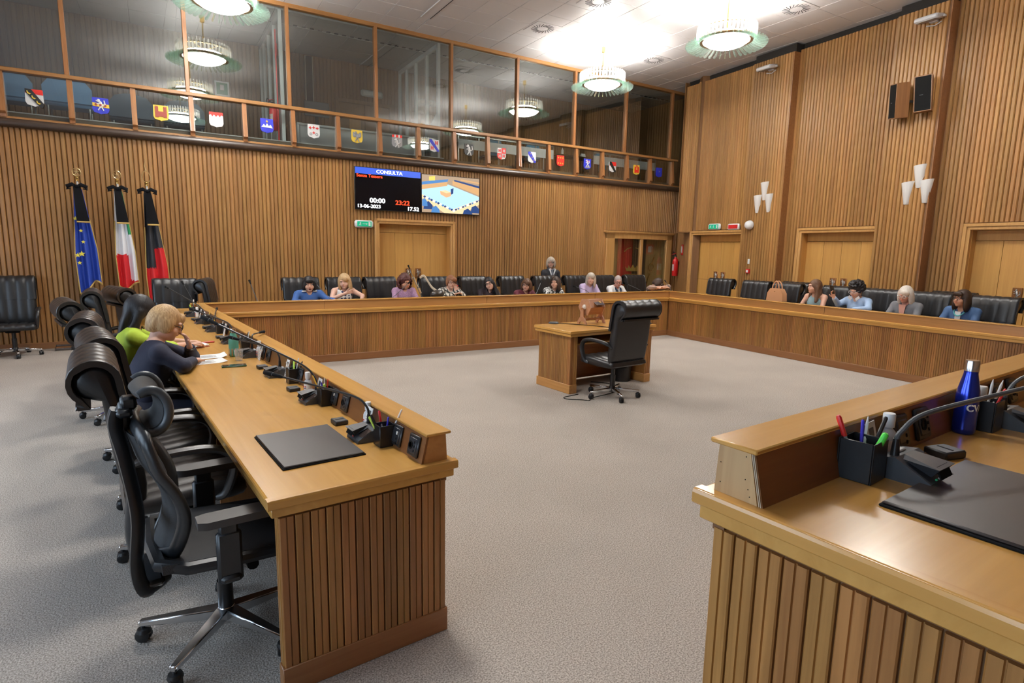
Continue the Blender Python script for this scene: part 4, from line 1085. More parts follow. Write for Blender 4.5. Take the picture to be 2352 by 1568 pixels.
# ---- conference microphone with gooseneck
MICB = {}
def mic(loc, rz, stem, label, head=.13, group='gooseneck conference microphones on the benches', base=True, rad=.0055, grey=False):
    """loc: base centre on the desk; local -y faces the sitter; stem: points in local coords"""
    r = empty('conference_microphone', loc, rz); tag(r, label, 'microphone', group)
    if 'b' not in MICB:
        m = MB(); m.prism([(-.062, 0), (.055, 0), (.055, .050), (.020, .056), (-.058, .014)], -.066, .066, 'x'); MICB['b'] = m.mesh('base', GREYPL, 20)
        m = MB(); m.add([(-.034, -.040, .028), (.034, -.040, .028), (.040, .018, .055), (-.040, .018, .055), (-.046, -.058, .052), (.046, -.058, .052), (.026, .022, .064), (-.026, .022, .064)], [(0, 1, 2, 3), (4, 7, 6, 5), (0, 4, 5, 1), (1, 5, 6, 2), (2, 6, 7, 3), (3, 7, 4, 0)]); MICB['h'] = m.mesh('hood', plain('mic_hood', (.032, .036, .042), .35), 20)
        m = MB(); m.box((0, 0, 0), (.062, .004, .030), .001); MICB['s'] = m.mesh('loudspeaker_slot', BLKMAT)
        m = MB(); m.box((0, 0, 0), (.045, .052, .003), .001); MICB['d'] = m.mesh('display', plain('mic_display', (.05, .035, .03), .12))
        for n, c in (('g', (.05, .45, .20)), ('w', (.75, .78, .75)), ('r', (.70, .06, .05))):
            m = MB(); m.box((0, 0, 0), (.010, .005, .005), .0015); MICB[n] = m.mesh('button', plain('button_'+n, c, .35))
        m = MB(); m.box((0, 0, 0), (.035, .016, .007), .003); MICB['t'] = m.mesh('status_light', plain('clear_plastic', (.55, .56, .56), .25))
    inst('base', MICB['b'], r); h = inst('hood', MICB['h'], r, (-.018, -.012, .0)); inst('loudspeaker_slot', MICB['s'], h, (0, -.052, .040), (-.45, 0, 0))
    inst('display', MICB['d'], r, (.042, -.018, .037), (.50, 0, 0)); inst('status_light', MICB['t'], r, (.01, .04, .056))
    for k, n in enumerate('gwr'): inst('button', MICB[n], r, (-.032+.015*k, -.057, .020), (.5, 0, 0))
    p = spline(stem, 6)
    MB().tube([stem[0], (stem[0][0], stem[0][1], stem[0][2]+.03), (stem[0][0], stem[0][1], stem[0][2]+.05)], [.011, .009, .007], 10).build('stem_socket', BLKPL, r)
    gm = plain('stem_grey', (.075, .085, .095), .4) if grey else BLKPL
    MB().tube(p, rad, 8).build('gooseneck', gm, r)
    a, b = Vector(p[-2]), Vector(p[-1]); d = (b-a).normalized()
    hd = MB(); hd.tube([b-d*.015, b, b+d*.01, b+d*head*.45, b+d*head*.5, b+d*head*.95, b+d*head], [.006, .009, .010, .010, .0125, .0125, .007], 12); hd.build('capsule', BLKMAT, r)
    rg = MB().tube([b+d*head*.44, b+d*head*.47], .0115, 12); rg.build('indicator_ring', GREYPL, r)
    return r
def stem_to(v, b0=(.045, .030, .045), rise=.09):
    """bent stem from the base socket: up, then straight towards v (local)"""
    x, y, z = b0; vx, vy, vz = v
    k = .13; return [(x, y, z), (x, y, z+rise*.6), (x+(vx-x)*.02, y+(vy-y)*.02, z+rise*.95), (x+(vx-x)*k, y+(vy-y)*k, z+rise+.025+(vz-z-rise-.025)*k), (x+(vx-x)*.5, y+(vy-y)*.5, z+rise+.03+(vz-z-rise-.03)*.5), (vx, vy, vz)]
# local frame of left-bench mics: sitter at -x of bench; rz so that local -y -> bench -x
RZL = AL-PI/2
def lmic(x, y, tgt, label, head=.13):
    # bench vector (dx,dy) -> local: local y = +x bench, local x = -y bench
    d = (tgt[0]-x, tgt[1]-y); v = (-d[1], d[0], tgt[2]-TZ)
    return mic(Lw(x, y, TZ), RZL, stem_to(v, (-.045, .035, .045)), label, head)
lmic(-.165, .455, (-.375, 1.03, .950), 'conference microphone beside the nearest desk pad, stem laid towards the far end')
lmic(-.165, 1.215, (-.52, 1.90, 1.13), 'conference microphone at the second place of the left bench, stem rising leftward')
lmic(-.165, 1.99, (-.29, 2.50, .935), 'conference microphone at the third place of the left bench, beyond the tall pen cup')
lmic(-.165, 2.80, (-.03, 3.03, .90), 'conference microphone behind the plastic cup, head over the ledge')
lmic(-.165, 3.56, (-.33, 4.05, .99), 'conference microphone level with the open notebook')
lmic(-.165, 4.40, (-.05, 4.85, .92), 'conference microphone at the sixth place of the left bench')
lmic(-.165, 5.10, (-.40, 5.70, 1.10), 'conference microphone at the seventh place of the left bench', .05)
lmic(-.165, 5.85, (-.20, 6.10, 1.12), 'conference microphone at the corner end of the left bench', .05)
# front bench (local -y towards camera side)
def fmic(x, y, tgt, label):
    return mic(FrW(x, y), AF, stem_to((tgt[0]-x, tgt[1]-y, tgt[2]-TZ), (-.040, .032, .045), .07), label, .13, rad=.0062, grey=True)
fmic(.50, -.205, (1.18, -.345, .955), 'nearest conference microphone on the raised bench, grey stem crossing the blue bottle')
fmic(1.275, -.205, (1.85, -.28, .96), 'conference microphone behind the blue bottle, cut by the right edge')
# back and right benches: slim stems standing above the ledge
for x, dx, z, lb in [(.16, -.10, 1.10, 'leftmost microphone on the far bench, by the sideways chair'), (1.13, -.22, 1.08, 'microphone in front of the woman in the blue sweater'), (2.52, -.22, 1.30, 'long microphone stem rising before the curly-haired woman'), (1.98, .30, 1.07, 'microphone leaning between the spotted top and the curly hair'),
    (4.55, .16, 1.05, 'microphone standing left of the woman in burgundy'), (5.72, -.25, .97, 'microphone leaning towards the woman in the black and white blouse'), (7.0, -.30, 1.0, 'microphone leaning between lilac and white tops'), (7.78, -.06, 1.03, 'microphone before the person resting on folded arms')]:
    mic(BkW(x, .17), 0+PI, [(.03, .03, .045), (.03, .03, .10), (.02-dx*.3, -.0, .16), (-dx, -.10, z-TZ)], lb, .05, rad=.0045, grey=True)
for t, dt, z, lb in [(-.30, .12, 1.08, 'slim microphone in front of the far right corner door'), (.30, -.30, 1.04, 'microphone crossing the empty chair nearest the corner'), (1.08, -.22, 1.06, 'microphone left of the tan handbag'), (1.90, -.12, 1.13, 'microphone right of the tan handbag'), (2.62, .28, 1.02, 'microphone in front of the pale camisole'), (5.30, -.45, 1.10, 'microphone at the right edge of the right bench')]:
    mic(Rw(.17, t), AR-PI/2+PI, [(.03, .03, .045), (.03, .03, .10), (.02+dt*.3, .0, .16), (dt, -.10, z-TZ)], lb, .05, rad=.0045, grey=True)

# ---- pen cups
def pen_cup(loc, rz, label, pens, s=.074, h=.095):
    r = empty('pen_cup', loc, rz); tag(r, label, 'pen holder', 'square black pen cups')
    m = MB(); w = .004; a = s/2
    for sx, sy, dx, dy in ((0, -a+w/2, s, w), (0, a-w/2, s, w), (-a+w/2, 0, w, s-2*w), (a-w/2, 0, w, s-2*w)): m.box((sx, sy, h/2), (dx, dy, h), .0015)
    m.box((0, 0, .003), (s-w, s-w, .006)); m.build('cup', plain('cup_leather', (.012, .013, .015), .34, bump=.03, bscale=900), r)
    for k, (c, dx, dy, L_, th, kind) in enumerate(pens):
        p0 = Vector((dx*.2, dy*.2, .008)); d = Vector((dx, dy, .09)).normalized(); p1 = p0+d*L_
        mt = plain('pen_%s' % '_'.join('%d' % int(q*99) for q in c), c, .35)
        nm = 'pencil' if kind == 'pencil' else ('highlighter' if th > .006 else 'pen')
        g = MB()
        if kind == 'pencil': g.tube([p0, p1-d*.018, p1], [th, th, .001], 7)
        else: g.tube([p0, p1-d*.004, p1], [th, th, th*.6], 8)
        o = g.build(nm, mt, r)
        if kind == 'cap': MB().tube([p1-d*.05, p1-d*.003, p1+d*.002], [th*1.25, th*1.25, th*.8], 8).build('cap', mt, o); o.data.materials[0] = plain('clear_barrel', (.45, .45, .47), .2)
    return r
PR, PB, PW, PK, PY, PG, PV = (.70, .02, .02), (.05, .04, .55), (.75, .73, .70), (.015, .015, .015), (.75, .45, .05), (.10, .75, .08), (.55, .80, .10)
pen_cup(Lw(-.128, .325, TZ), AL, 'pen cup beside the nearest desk pad with red and blue pens', [(PK, -.03, .02, .135, .005, 'cap'), (PV, -.035, .03, .13, .006, ''), (PR, .0, .035, .14, .0045, 'cap'), (PB, .01, -.005, .118, .0045, ''), (PW, .035, -.02, .165, .0045, '')])
pen_cup(Lw(-.125, 1.115, TZ), AL, 'pen cup at the second place with a yellow pencil', [(PY, -.03, .02, .165, .004, ''), (PW, 0, .01, .14, .004, 'pencil'), (PR, .005, -.01, .14, .004, 'pencil'), (PV, -.01, -.015, .115, .007, ''), (PB, -.015, .0, .12, .004, '')])
pen_cup(Lw(-.125, 1.735, TZ), AL, 'tall pen cup at the third place with white tissues', [(PW, -.02, .02, .13, .004, ''), (PV, .01, .02, .14, .006, ''), (PK, .03, -.02, .14, .004, ''), (PW, .02, .0, .15, .004, '')])
pen_cup(Lw(-.125, 3.12, TZ), AL, 'pen cup behind the green bottle', [(PK, -.01, .02, .13, .004, ''), (PW, .02, .0, .15, .004, ''), (PK, .02, .02, .14, .004, '')])
pen_cup(Lw(-.125, 4.22, TZ), AL, 'black pen cup beyond the green bottle with a yellow pencil', [(PY, -.03, .01, .14, .004, 'pencil'), (PW, .02, .0, .12, .004, '')])
pen_cup(Lw(-.125, 5.0, TZ), AL, 'pen cup holding pink tissue at the far left bench', [(PY, .02, .0, .15, .004, 'pencil'), (PW, -.01, .01, .13, .006, '')])
pen_cup(Lw(-.125, 6.02, TZ), AL, 'pen cup at the corner with a lime highlighter', [(PV, -.02, .0, .12, .008, ''), (PW, .01, .02, .18, .006, '')])
pen_cup(FrW(.385, -.132), AF+.05, 'large pen cup on the raised bench with red pen and green marker', [(PR, -.015, .03, .145, .005, 'cap'), (PG, .005, -.03, .118, .0075, ''), (PW, .035, .01, .14, .004, 'pencil'), (PK, .045, -.01, .15, .005, ''), (PB, .03, .015, .13, .004, '')], .080, .098)
pen_cup(FrW(1.150, -.150), AF, 'pen cup behind the blue bottle with white pencils', [(PW, .02, .0, .15, .004, 'pencil'), (PW, .035, -.01, .155, .004, 'pencil'), (PR, .03, -.02, .13, .004, ''), (PK, .0, .02, .13, .004, '')])
# ---- hand sanitiser bottles and cards
SAN = plain('frosted_bottle', (.72, .74, .76), .3); CAPW = plain('white_cap', (.82, .82, .80), .4)
def sanitizer(loc, rz, label, clear=False, h=.13, lettered=False):
    r = empty('sanitizer_bottle', loc, rz); tag(r, label, 'bottle', 'hand sanitiser bottles')
    a = h*.62
    MB().lathe([(0, 0), (.020, 0), (.0225, .004), (.0225, a-.012), (.018, a), (.011, a+.008), (.011, a+.014), (0, a+.014)], 16).build('bottle', SAN if not clear else plain('clear_bottle', (.62, .64, .66), .15), r)
    MB().lathe([(0, a+.012), (.0145, a+.012), (.0150, h-.004), (.0135, h), (0, h)], 16).build('cap', CAPW, r)
    lb = MB().lathe([(.0229, .012), (.0229, a-.020)], 16).build('label', PAPER, r)
    t = MB()
    for k in range(2):
        for j in range(2): t.box((-.008+.014*k, -.0232, .025+.022*j), (.008, .001, .007))
    t.build('print_marks', plain('print_red', (.55, .03, .03), .5), lb)
    t = MB(); t.box((0, -.0232, .037), (.022, .001, .004)); t.box((.002, -.0232, .014), (.018, .001, .003)); t.build('print_lines', plain('print_navy', (.05, .06, .2), .5), lb)
    return r
sanitizer(Lw(-.098, .585, TZ), AL-1.2, 'white sanitiser bottle beside the nearest leaning card')
sanitizer(Lw(-.135, 1.40, TZ), AL-1.2, 'sanitiser bottle with a label of red dots at the second place', True)
sanitizer(Lw(-.105, 2.72, TZ), AL-1.2, 'white sanitiser bottle beside the green bottle place')
sanitizer(Lw(-.12, 5.72, TZ), AL-1.2, 'white sanitiser bottle near the far corner of the left bench', False, .12)
sanitizer(FrW(.575, -.108), AF+.2, 'sanitiser bottle with red crosses on the raised bench', True, .125)
sanitizer(FrW(1.225, -.115), AF+.2, 'white capped sanitiser bottle behind the blue bottle', False, .12)
def card(loc, rz, label):
    r = empty('info_card', loc, rz); tag(r, label, 'card', 'white info cards leaning on the ledge')
    R_ = Matrix.Rotation(-.24, 3, 'X')
    def bx(c, d, n, mt): MB().box(tuple(R_ @ Vector(c)), d, 0, R_).build(n, mt, r, smooth=None)
    bx((0, 0, .06), (.062, .0018, .12), 'card', PAPER)
    bx((0, -.0012, .093), (.030, .001, .026), 'picture', plain('card_photo', (.07, .08, .09), .5))
    bx((0, -.0012, .072), (.050, .001, .004), 'heading', plain('card_orange', (.65, .35, .10), .5))
    m = MB()
    for k, w in enumerate((.048, .04, .046, .03, .044)): m.box(tuple(R_ @ Vector((-.003, -.0012, .060-.011*k))), (w, .001, .0025), 0, R_)
    m.build('lettering', LABELP, r, smooth=None)
card(Lw(-.135, .53, TZ+.001), AL-PI/2, 'info card leaning on the ledge at the nearest place')
card(Lw(-.135, 1.25, TZ+.001), AL-PI/2, 'info card behind the second pen cup')
card(Lw(-.135, 1.90, TZ+.001), AL-PI/2, 'info card leaning beside the tall pen cup')
card(Lw(-.135, 2.62, TZ+.001), AL-PI/2, 'info card leaning just before the green bottle')
card(Lw(-.135, 5.48, TZ+.001), AL-PI/2, 'info card leaning near the far corner of the left bench')
card(FrW(.47, -.135, TZ+.001), AF+.1, 'info card behind the large pen cup on the raised bench')
card(Lw(-.135, 4.02, TZ+.001), AL-PI/2, 'info card behind the farther pen cup')
# ---- badge readers
def reader(loc, rz, label):
    r = empty('badge_reader', loc, rz); tag(r, label, 'card reader', 'small black badge readers')
    MB().box((0, 0, .011), (.076, .064, .022), .004).build('body', plain('reader_black', (.016, .015, .016), .5), r)
    MB().box((.0, .0, .0222), (.006, .042, .001)).build('slot', BLKMAT, r)
for y, lb in [(.735, 'beyond the nearest desk pad'), (1.525, 'in front of the tall pen cup'), (2.29, 'beside the dark phone'), (3.90, 'level with the open notebook'), (4.66, 'at the sixth place'), (5.45, 'at the seventh place')]:
    reader(Lw(-.185, y, TZ), AL+PI/2, 'small black badge reader on the left bench '+lb)
o = reader(FrW(.745, -.185), AF-.3, 'small black badge reader on the raised bench beside the blue bottle')
# ---- desk pads
PADM = plain('pad_leather', (.024, .018, .016), .40, bump=.04, bscale=900)
def pad(loc, rz, w, d, label):
    r = empty('desk_pad', loc, rz); tag(r, label, 'desk pad')
    MB().box((0, 0, .003), (w, d, .006), .002).build('underlay', BLKMAT, r); MB().box((0, 0, .009), (w-.008, d-.008, .008), .004).build('leather_top', PADM, r)
pad(Lw(-.412, .485, TZ), AL, .335, .475, 'dark leather desk pad on the end of the left bench')
pad(FrW(.485, -.405), AF, .475, .345, 'dark leather desk pad on the raised bench, cut by the right edge')
# ---- blue bottle with lettering
def text_mesh(s, size, mat, name='lettering', ext=.0, bold=.0, align='CENTER'):
    cu = bpy.data.curves.new(name, 'FONT'); cu.body = s; cu.size = size; cu.align_x = align; cu.align_y = 'CENTER'; cu.extrude = ext; cu.offset = bold
    ob = bpy.data.objects.new(name+'_tmp', cu); COL.objects.link(ob)
    dg = bpy.context.evaluated_depsgraph_get(); me = bpy.data.meshes.new_from_object(ob.evaluated_get(dg)); bpy.data.objects.remove(ob)
    me.materials.clear(); me.materials.append(mat); me.name = name; return me
def flask(loc, rz, label, body, R_=.0385, h=.225, cap=ALU):
    r = empty('steel_flask', loc, rz); tag(r, label, 'bottle')
    MB().lathe([(0, 0), (R_*.86, 0), (R_*.98, .006), (R_, .018), (R_, h*.52), (R_*.94, h*.60), (R_*.72, h*.74), (R_*.60, h*.82), (R_*.60, h*.86), (0, h*.86)], 36).build('body', body, r, smooth=60)
    MB().lathe([(0, h*.855), (R_*.64, h*.855), (R_*.64, h*.97), (R_*.58, h), (0, h)], 28).build('cap', cap, r)
    return r
BLUEMET = plain('blue_metallic', (.012, .035, .42), .22, .75, coat=.5)
fb = flask(FrW(1.045, -.132), AF, 'shiny blue steel bottle with silver cap on the raised bench', BLUEMET, .0300, .225)
me = text_mesh('CVA', .028, WHITEPL, 'lettering', .0, .0009)
_R = .0306
for v in me.vertices:   # wrap the letters round the bottle, towards the camera
    a = v.co.x/_R-1.95; z = v.co.y; v.co = (_R*math.cos(a), _R*math.sin(a), z+.083)
inst('lettering', me, fb)
gb = flask(Lw(-.255, 2.885, TZ), AL, 'sea-green steel bottle with striped base on the left bench', plain('green_matt', (.10, .34, .26), .35), .036, .215, CHROME)
m = MB()
for k in range(9):
    a = 2*PI*k/9; m.box((.0362*math.cos(a), .0362*math.sin(a), .034), (.003, .008, .056), .001, Matrix.Rotation(a, 3, 'Z'))
m.build('stripe', plain('copper_stripe', (.55, .30, .12), .3, .6), gb)
r = empty('plastic_cup', Lw(-.262, 2.665, TZ)); tag(r, 'clear plastic cup beside the sea-green bottle', 'cup')
MB().lathe([(0, .001), (.024, .001), (.0335, .088), (.0350, .088), (.0345, .090), (.0325, .090), (.023, .003), (0, .003)], 24).build('cup', pane_glass('clear_plastic_cup', (.97, .97, .97), .07, .05, (.9, .9, .9), .10), r)
# ---- phone, papers, notebooks
r = empty('phone', Lw(-.335, 2.46, TZ), AL-.13); tag(r, 'dark phone with green edge lying on the left bench', 'phone')
MB().box((0, 0, .005), (.160, .072, .009), .004).build('case', plain('phone_green', (.02, .10, .06), .35), r); MB().box((0, 0, .0098), (.150, .064, .001)).build('screen', plain('phone_glass', (.015, .018, .02), .06), r)
def sheet(loc, rz, w, d, label, curl=0.):
    r = empty('paper_sheet', loc, rz); tag(r, label, 'paper', 'loose sheets before the woman in navy')
    vs = []; fs = []; n = 9
    for i in range(n):
        u = i/(n-1)
        for t in (0, .0008):
            for y in (-d/2, d/2): vs.append((-w/2+w*u, y, .001+t+curl*max(0, u-.75)**2*8))
    for i in range(n-1):
        a = i*4; b = a+4; fs += [(a+2, b+2, b+3, a+3), (a, a+1, b+1, b), (a, b, b+2, a+2), (a+1, a+3, b+3, b+1)]
    fs += [(0, 2, 3, 1), (4*n-4, 4*n-3, 4*n-1, 4*n-2)]
    MB().add(vs, fs).build('sheet', PAPER, r)
    m = MB(); [m.box((-.02, -d*.3+d*.6*k/9, .0024), (w*.62*(1 if k % 3 else .7), .002, .0004)) for k in range(10)]; m.build('text_lines', LABELP, r, smooth=None)
sheet(Lw(-.47, 2.72, TZ), AL+.10, .24, .17, 'printed sheet nearest the elbow of the woman in navy', .02)
sheet(Lw(-.435, 2.94, TZ+.001), AL-.05, .26, .18, 'printed sheet just behind the one at the navy elbow', .03)
r = empty('notebook', Lw(-.465, 3.50, TZ), AL+.25); tag(r, 'open white notebook under the hands of the woman in lime', 'notebook')
for s in (-1, 1):
    MB().box((s*.055, 0, .010), (.108, .15, .012), .003, Matrix.Rotation(-s*.10, 3, 'Y')).build('page_block', PAPER, r)
MB().box((0, 0, .0025), (.225, .155, .003), .001).build('cover', plain('notebook_red', (.45, .06, .06), .5), r)
r = empty('red_folder', Lw(-.335, 3.66, TZ), AL+.1); tag(r, 'narrow red case lying beyond the notebook', 'case'); MB().box((0, 0, .006), (.13, .035, .011), .003).build('body', plain('folder_red', (.42, .03, .02), .4), r)
# ---- things on the small table
def tbl(x, y, z=TBZ): a = rotz((x, y), .072); return (2.93+a[0], 3.115+a[1], z)
r = empty('lottery_drum', (3.60, 3.60, TBZ), .10); tag(r, 'small wooden raffle drum on a stand on the well table', 'raffle drum')
DRW = wood('drum_wood', (.36, .16, .085), (.48, .24, .13), 'x', .35, .1); DRD = wood('drum_side_wood', (.30, .10, .04), (.40, .15, .06), 'x', .3, .1)
hexa = [(.105*math.cos(PI/6*(2*k)), .205+.105*math.sin(PI/6*(2*k))) for k in range(6)]
MB().prism(hexa, -.11, .11, 'x').build('drum', DRD, r, smooth=None)
hx2 = [(.112*math.cos(PI/6*(2*k)), .205+.112*math.sin(PI/6*(2*k))) for k in range(6)]
for s in (-1, 1):
    MB().prism(hx2, s*.108, s*.122, 'x').build('end_plate', DRW, r, smooth=None)
    MB().sphere((s*.128, 0, .205), (.02, .034, .034), 12).build('boss', plain('pale_knob', (.72, .62, .52), .25), r)
    lg = [(-.085, 0), (-.045, 0), (-.03, .03), (.03, .03), (.045, 0), (.085, 0), (.06, .05), (.03, .09), (.022, .18), (.0, .20), (-.022, .18), (-.03, .09), (-.06, .05)]
    MB().prism(lg, s*.150, s*.166, 'x').build('stand_leg', DRW, r, smooth=None)
    MB().cyl((s*.12, 0, .205-.02), (s*.18, 0, .185), .007, n=8).build('axle', BRASS, r)
MB().b2(-.15, .15, -.012, .012, .045, .065, .003).build('stretcher', DRW, r)
a6_ = PI/6
MB().box((.03, -.086-.004, .205+.050), (.14, .004, .085), .001, Matrix.Rotation(-PI/3, 3, 'X').to_3x3()).build('hatch_glass', plain('hatch_dark', (.06, .04, .045), .1), r)
MB().tube(spline([(.01, -.10, .28), (.02, -.115, .27), (.05, -.115, .262)], 4), .005, 6).build('latch', BRASS, r)
for x, y, lb in [(3.13, 3.86, 'flat black puck on the left of the well table'), (4.22, 3.40, 'flat dark puck behind the chair on the well table')]:
    r = empty('speaker_puck', (x, y-.12, TBZ), .2); tag(r, lb, 'device'); MB().lathe([(0, 0), (.062, 0), (.066, .008), (.052, .022), (0, .026)], 24).build('body', plain('puck_black', (.02, .022, .025), .4), r)
    MB().box((.055, 0, .012), (.03, .03, .012), .003).build('connector', BLKPL, r)
c = spline([(3.18, 3.72, TBZ+.004), (3.32, 3.56, TBZ+.004), (3.45, 3.35, TBZ+.004), (3.52, 3.20, TBZ+.004), (3.54, 3.105, TBZ+.004), (3.545, 3.08, TBZ-.02), (3.545, 3.075, .62)], 5)
o = MB().tube(c, .004, 6).build('table_cable', BLKMAT); tag(o, 'thin black cable running over the well table edge', 'cable')
c = spline([(3.02, 3.06, .004), (2.80, 3.02, .004), (2.78, 2.93, .004), (2.90, 2.84, .004), (2.96, 2.78, .004), (3.06, 2.86, .004), (3.35, 2.92, .004), (3.55, 3.02, .004), (3.70, 3.30, .004), (3.55, 3.50, .004)], 5)
o = MB().tube(c, .005, 6).build('floor_cable', BLKMAT); tag(o, 'thin black cable snaking on the carpet by the well table', 'cable')
r = empty('waste_bin', (3.98, 3.42, 0)); tag(r, 'black waste bin under the well table', 'bin')
MB().lathe([(0, .0), (.105, .0), (.12, .26), (.126, .27), (.118, .27), (.10, .01), (0, .008)], 24).build('bin', BLKPL, r); MB().sphere((0, 0, .24), (.11, .11, .05), 12).build('liner', plain('bin_bag', (.012, .012, .013), .3), r)
# ---- cream shoulder bag strap, dark bag, tan handbag
r = empty('shoulder_bag', (2.93, 7.14, TZ)); tag(r, 'dark bag with a cream strap slung on the chair beside the checked shirt', 'bag')
MB().sphere((.10, -.10, .09), (.13, .08, .075), 14).build('bag', plain('dark_bag', (.035, .028, .022), .3, bump=.4, bscale=50), r)
sp_ = spline([(.02, .47, .34), (.03, .40, .372), (.04, .31, .372), (.07, .25, .30), (.10, .15, .20), (.12, -.03, .14)], 6)
MB().tube(spline([(-.14, .45, .33), (-.15, .32, .355), (-.145, .25, .28), (-.10, .10, .10)], 6), .008, 6, flat=(1, .5)).build('strap', plain('cream_leather', (.70, .58, .42), .5), r)
MB().tube(sp_, .022, 6, flat=(1, .25)).build('strap', plain('cream_leather', (.70, .58, .42), .5), r)
r = empty('handbag', Rw(.98, 1.66, .815), AR-PI/2); tag(r, 'tan leather handbag with looped handles on a chair by the right wall', 'bag')
TAN = plain('tan_leather', (.55, .29, .15), .4, bump=.2, bscale=80)
m = MB(); m.prism([(-.17, -.02), (.17, -.02), (.155, .12), (.10, .20), (-.10, .20), (-.155, .12)], -.06, .06, 'y'); m.build('body', TAN, r, smooth=50)
for s in (-1, 1): MB().tube(spline([(-.07, s*.045, .18), (-.055, s*.04, .27), (-.015, s*.03, .325), (.015, s*.03, .325), (.055, s*.04, .27), (.07, s*.045, .18)], 5), .010, 8).build('handle', TAN, r)
MB().sphere((0, -.062, .15), .010, 8).build('clasp', BRASS, r)
# folded things at the back wall
r = empty('wall_rack', (-2.05, 8.72, 0), .0); tag(r, 'dark flat rack lying against the back wall', 'rack'); 
m = MB(); m.tube([(-.32, -.05, .02), (.32, -.05, .02), (.32, .08, .06), (-.32, .08, .06)], .014, 8, closed=True); m.build('frame', plain('rack_brown', (.05, .035, .03), .4), r)
# ================================================================== things on and by the walls
def onB(s, y, z): return GA.matrix_basis.to_3x3() @ Vector((s, y, 0)) + Vector((-2.5, 8.94, z))
def onR(t, y, z): return RW.matrix_basis @ Vector((t, y, z))
RZB, RZR = BW.rotation_euler.z, RW.rotation_euler.z
SCRW = emit('screen_white', (.95, .97, 1.0), 1.15); SCRR = emit('screen_red', (1.0, .07, .02), 1.1); SCRB = emit('screen_blue', (.045, .11, .62), 1.0)
SCRK = plain('screen_black', (.004, .004, .006), .12)
def lcd(s0, s1, z0, z1, label):
    r = empty('wall_screen', onB(s0, -.075, z0), RZB); tag(r, label, 'screen'); w, h = s1-s0, z1-z0
    MB().b2(0, w, 0, .05, 0, h, .006).build('housing', BLKPL, r); MB().b2(.008, w-.008, -.003, .002, .012, h-.010).build('panel', SCRK, r)
    MB().b2(w*.3, w*.7, .05, .10, h*.3, h*.7).build('mount', BLKMAT, r); MB().box((w/2, -.003, .006), (.05, .003, .005)).build('badge', GREYPL, r)
    return r, w, h
r, w, h = lcd(4.715, 6.03, 2.297, 3.075, 'left wall screen with black page, blue title bar and clock figures')
MB().b2(.012, w-.012, -.0045, -.002, h-.125, h-.012).build('title_bar', SCRB, r)
def txt(par, s, x, z, size, mat, bold=.004, y=-.0055, align='CENTER'):
    me = text_mesh(s, size, mat, 'lettering', 0, 0, align); n = len(me.vertices); co = np.empty(n*3, np.float32); me.vertices.foreach_get('co', co); co = co.reshape(-1, 3)
    fs = [tuple(p.vertices) for p in me.polygons]; mb = MB()
    for dx, dz in ((0, 0), (bold, 0), (-bold, 0), (0, bold*.6), (0, -bold*.6)): mb.add([(q[0]*1.12+dx, q[1]+dz, (dx+dz)*.02) for q in co.tolist()], fs)
    return inst('lettering', mb.mesh('lettering', mat, None), par, (x, y, z), (PI/2, 0, 0))
txt(r, 'CONSULTA', w*.51, h-.070, .088, SCRW); txt(r, 'Senza Tessera', w*.025, h-.160, .078, SCRR, .004, align='LEFT')
txt(r, '00:00', w*.325, h*.225, .122, SCRW, .006); txt(r, '23:22', w*.705, h*.205, .118, SCRR, .006)
txt(r, '13-06-2023', w*.025, h*.085, .088, SCRW, .005, align='LEFT'); txt(r, '17.52', w*.87, h*.070, .100, SCRW, .006)
r, w, h = lcd(6.035, 7.335, 2.300, 3.050, 'right wall screen showing a live view of the chamber')
V = {k: emit('view_'+k, c, st) for k, c, st in [('floor', (.42, .66, .90), 1.0), ('wall', (.42, .30, .20), .9), ('desk', (.62, .36, .16), .95), ('desklt', (.85, .60, .34), 1.0), ('dark', (.02, .06, .20), .9), ('blue', (.07, .22, .50), .95), ('white', (.85, .92, 1.0), 1.05), ('gold', (.85, .60, .12), .95), ('tbl', (.78, .40, .20), 1.0)]}
_lay = [0]
def poly(name, k, pts):
    _lay[0] += 1; y = -.0035-.0003*_lay[0]
    pts = [(min(1, max(0, a)), min(1, max(0, b))) for a, b in pts]
    MB().prism([(.010+p[0]*(w-.02), .014+(1-p[1])*(h-.026)) for p in pts], y, y+.0002, 'y').build(name, V[k], r, smooth=None)
poly('view_wall', 'wall', [(0, 0), (1, 0), (1, 1), (0, 1)])
poly('view_floor', 'floor', [(0, .37), (.45, .22), (1, .50), (1, .58), (.52, .90), (0, .55)])
poly('view_far_bench', 'desk', [(0, .28), (.43, .14), (.43, .26), (0, .40)]); poly('view_right_bench', 'desk', [(.52, .11), (1, .26), (1, .46), (.52, .22)])
poly('view_seats_left', 'blue', [(0, .20), (.20, .14), (.45, .08), (.43, .15), (0, .28)]); poly('view_seats_right', 'dark', [(.55, .08), (1, .20), (1, .26), (.55, .12)])
poly('view_top_bench', 'desk', [(.66, .05), (1, .10), (1, .14), (.66, .09)]); poly('view_lectern', 'gold', [(.12, .05), (.22, .02), (.22, .14), (.12, .16)])
poly('view_near_bench', 'desklt', [(0, .53), (.52, .90), (1, .57), (1, .72), (.70, 1), (.38, 1), (0, .64)])
for a in range(14):
    t = a/13; x0 = .02+.50*t; y0 = .585+.335*t
    poly('view_place', ('dark', 'white', 'blue')[a % 3], [(x0, y0), (x0+.03, y0-.03), (x0+.05, y0+.01), (x0+.02, y0+.04)])
for a in range(12):
    t = a/11; x0 = .52+.46*t; y0 = .91-.32*t
    poly('view_place', ('white', 'dark', 'blue')[a % 3], [(x0, y0), (x0+.03, y0-.02), (x0+.04, y0+.02), (x0+.01, y0+.04)])
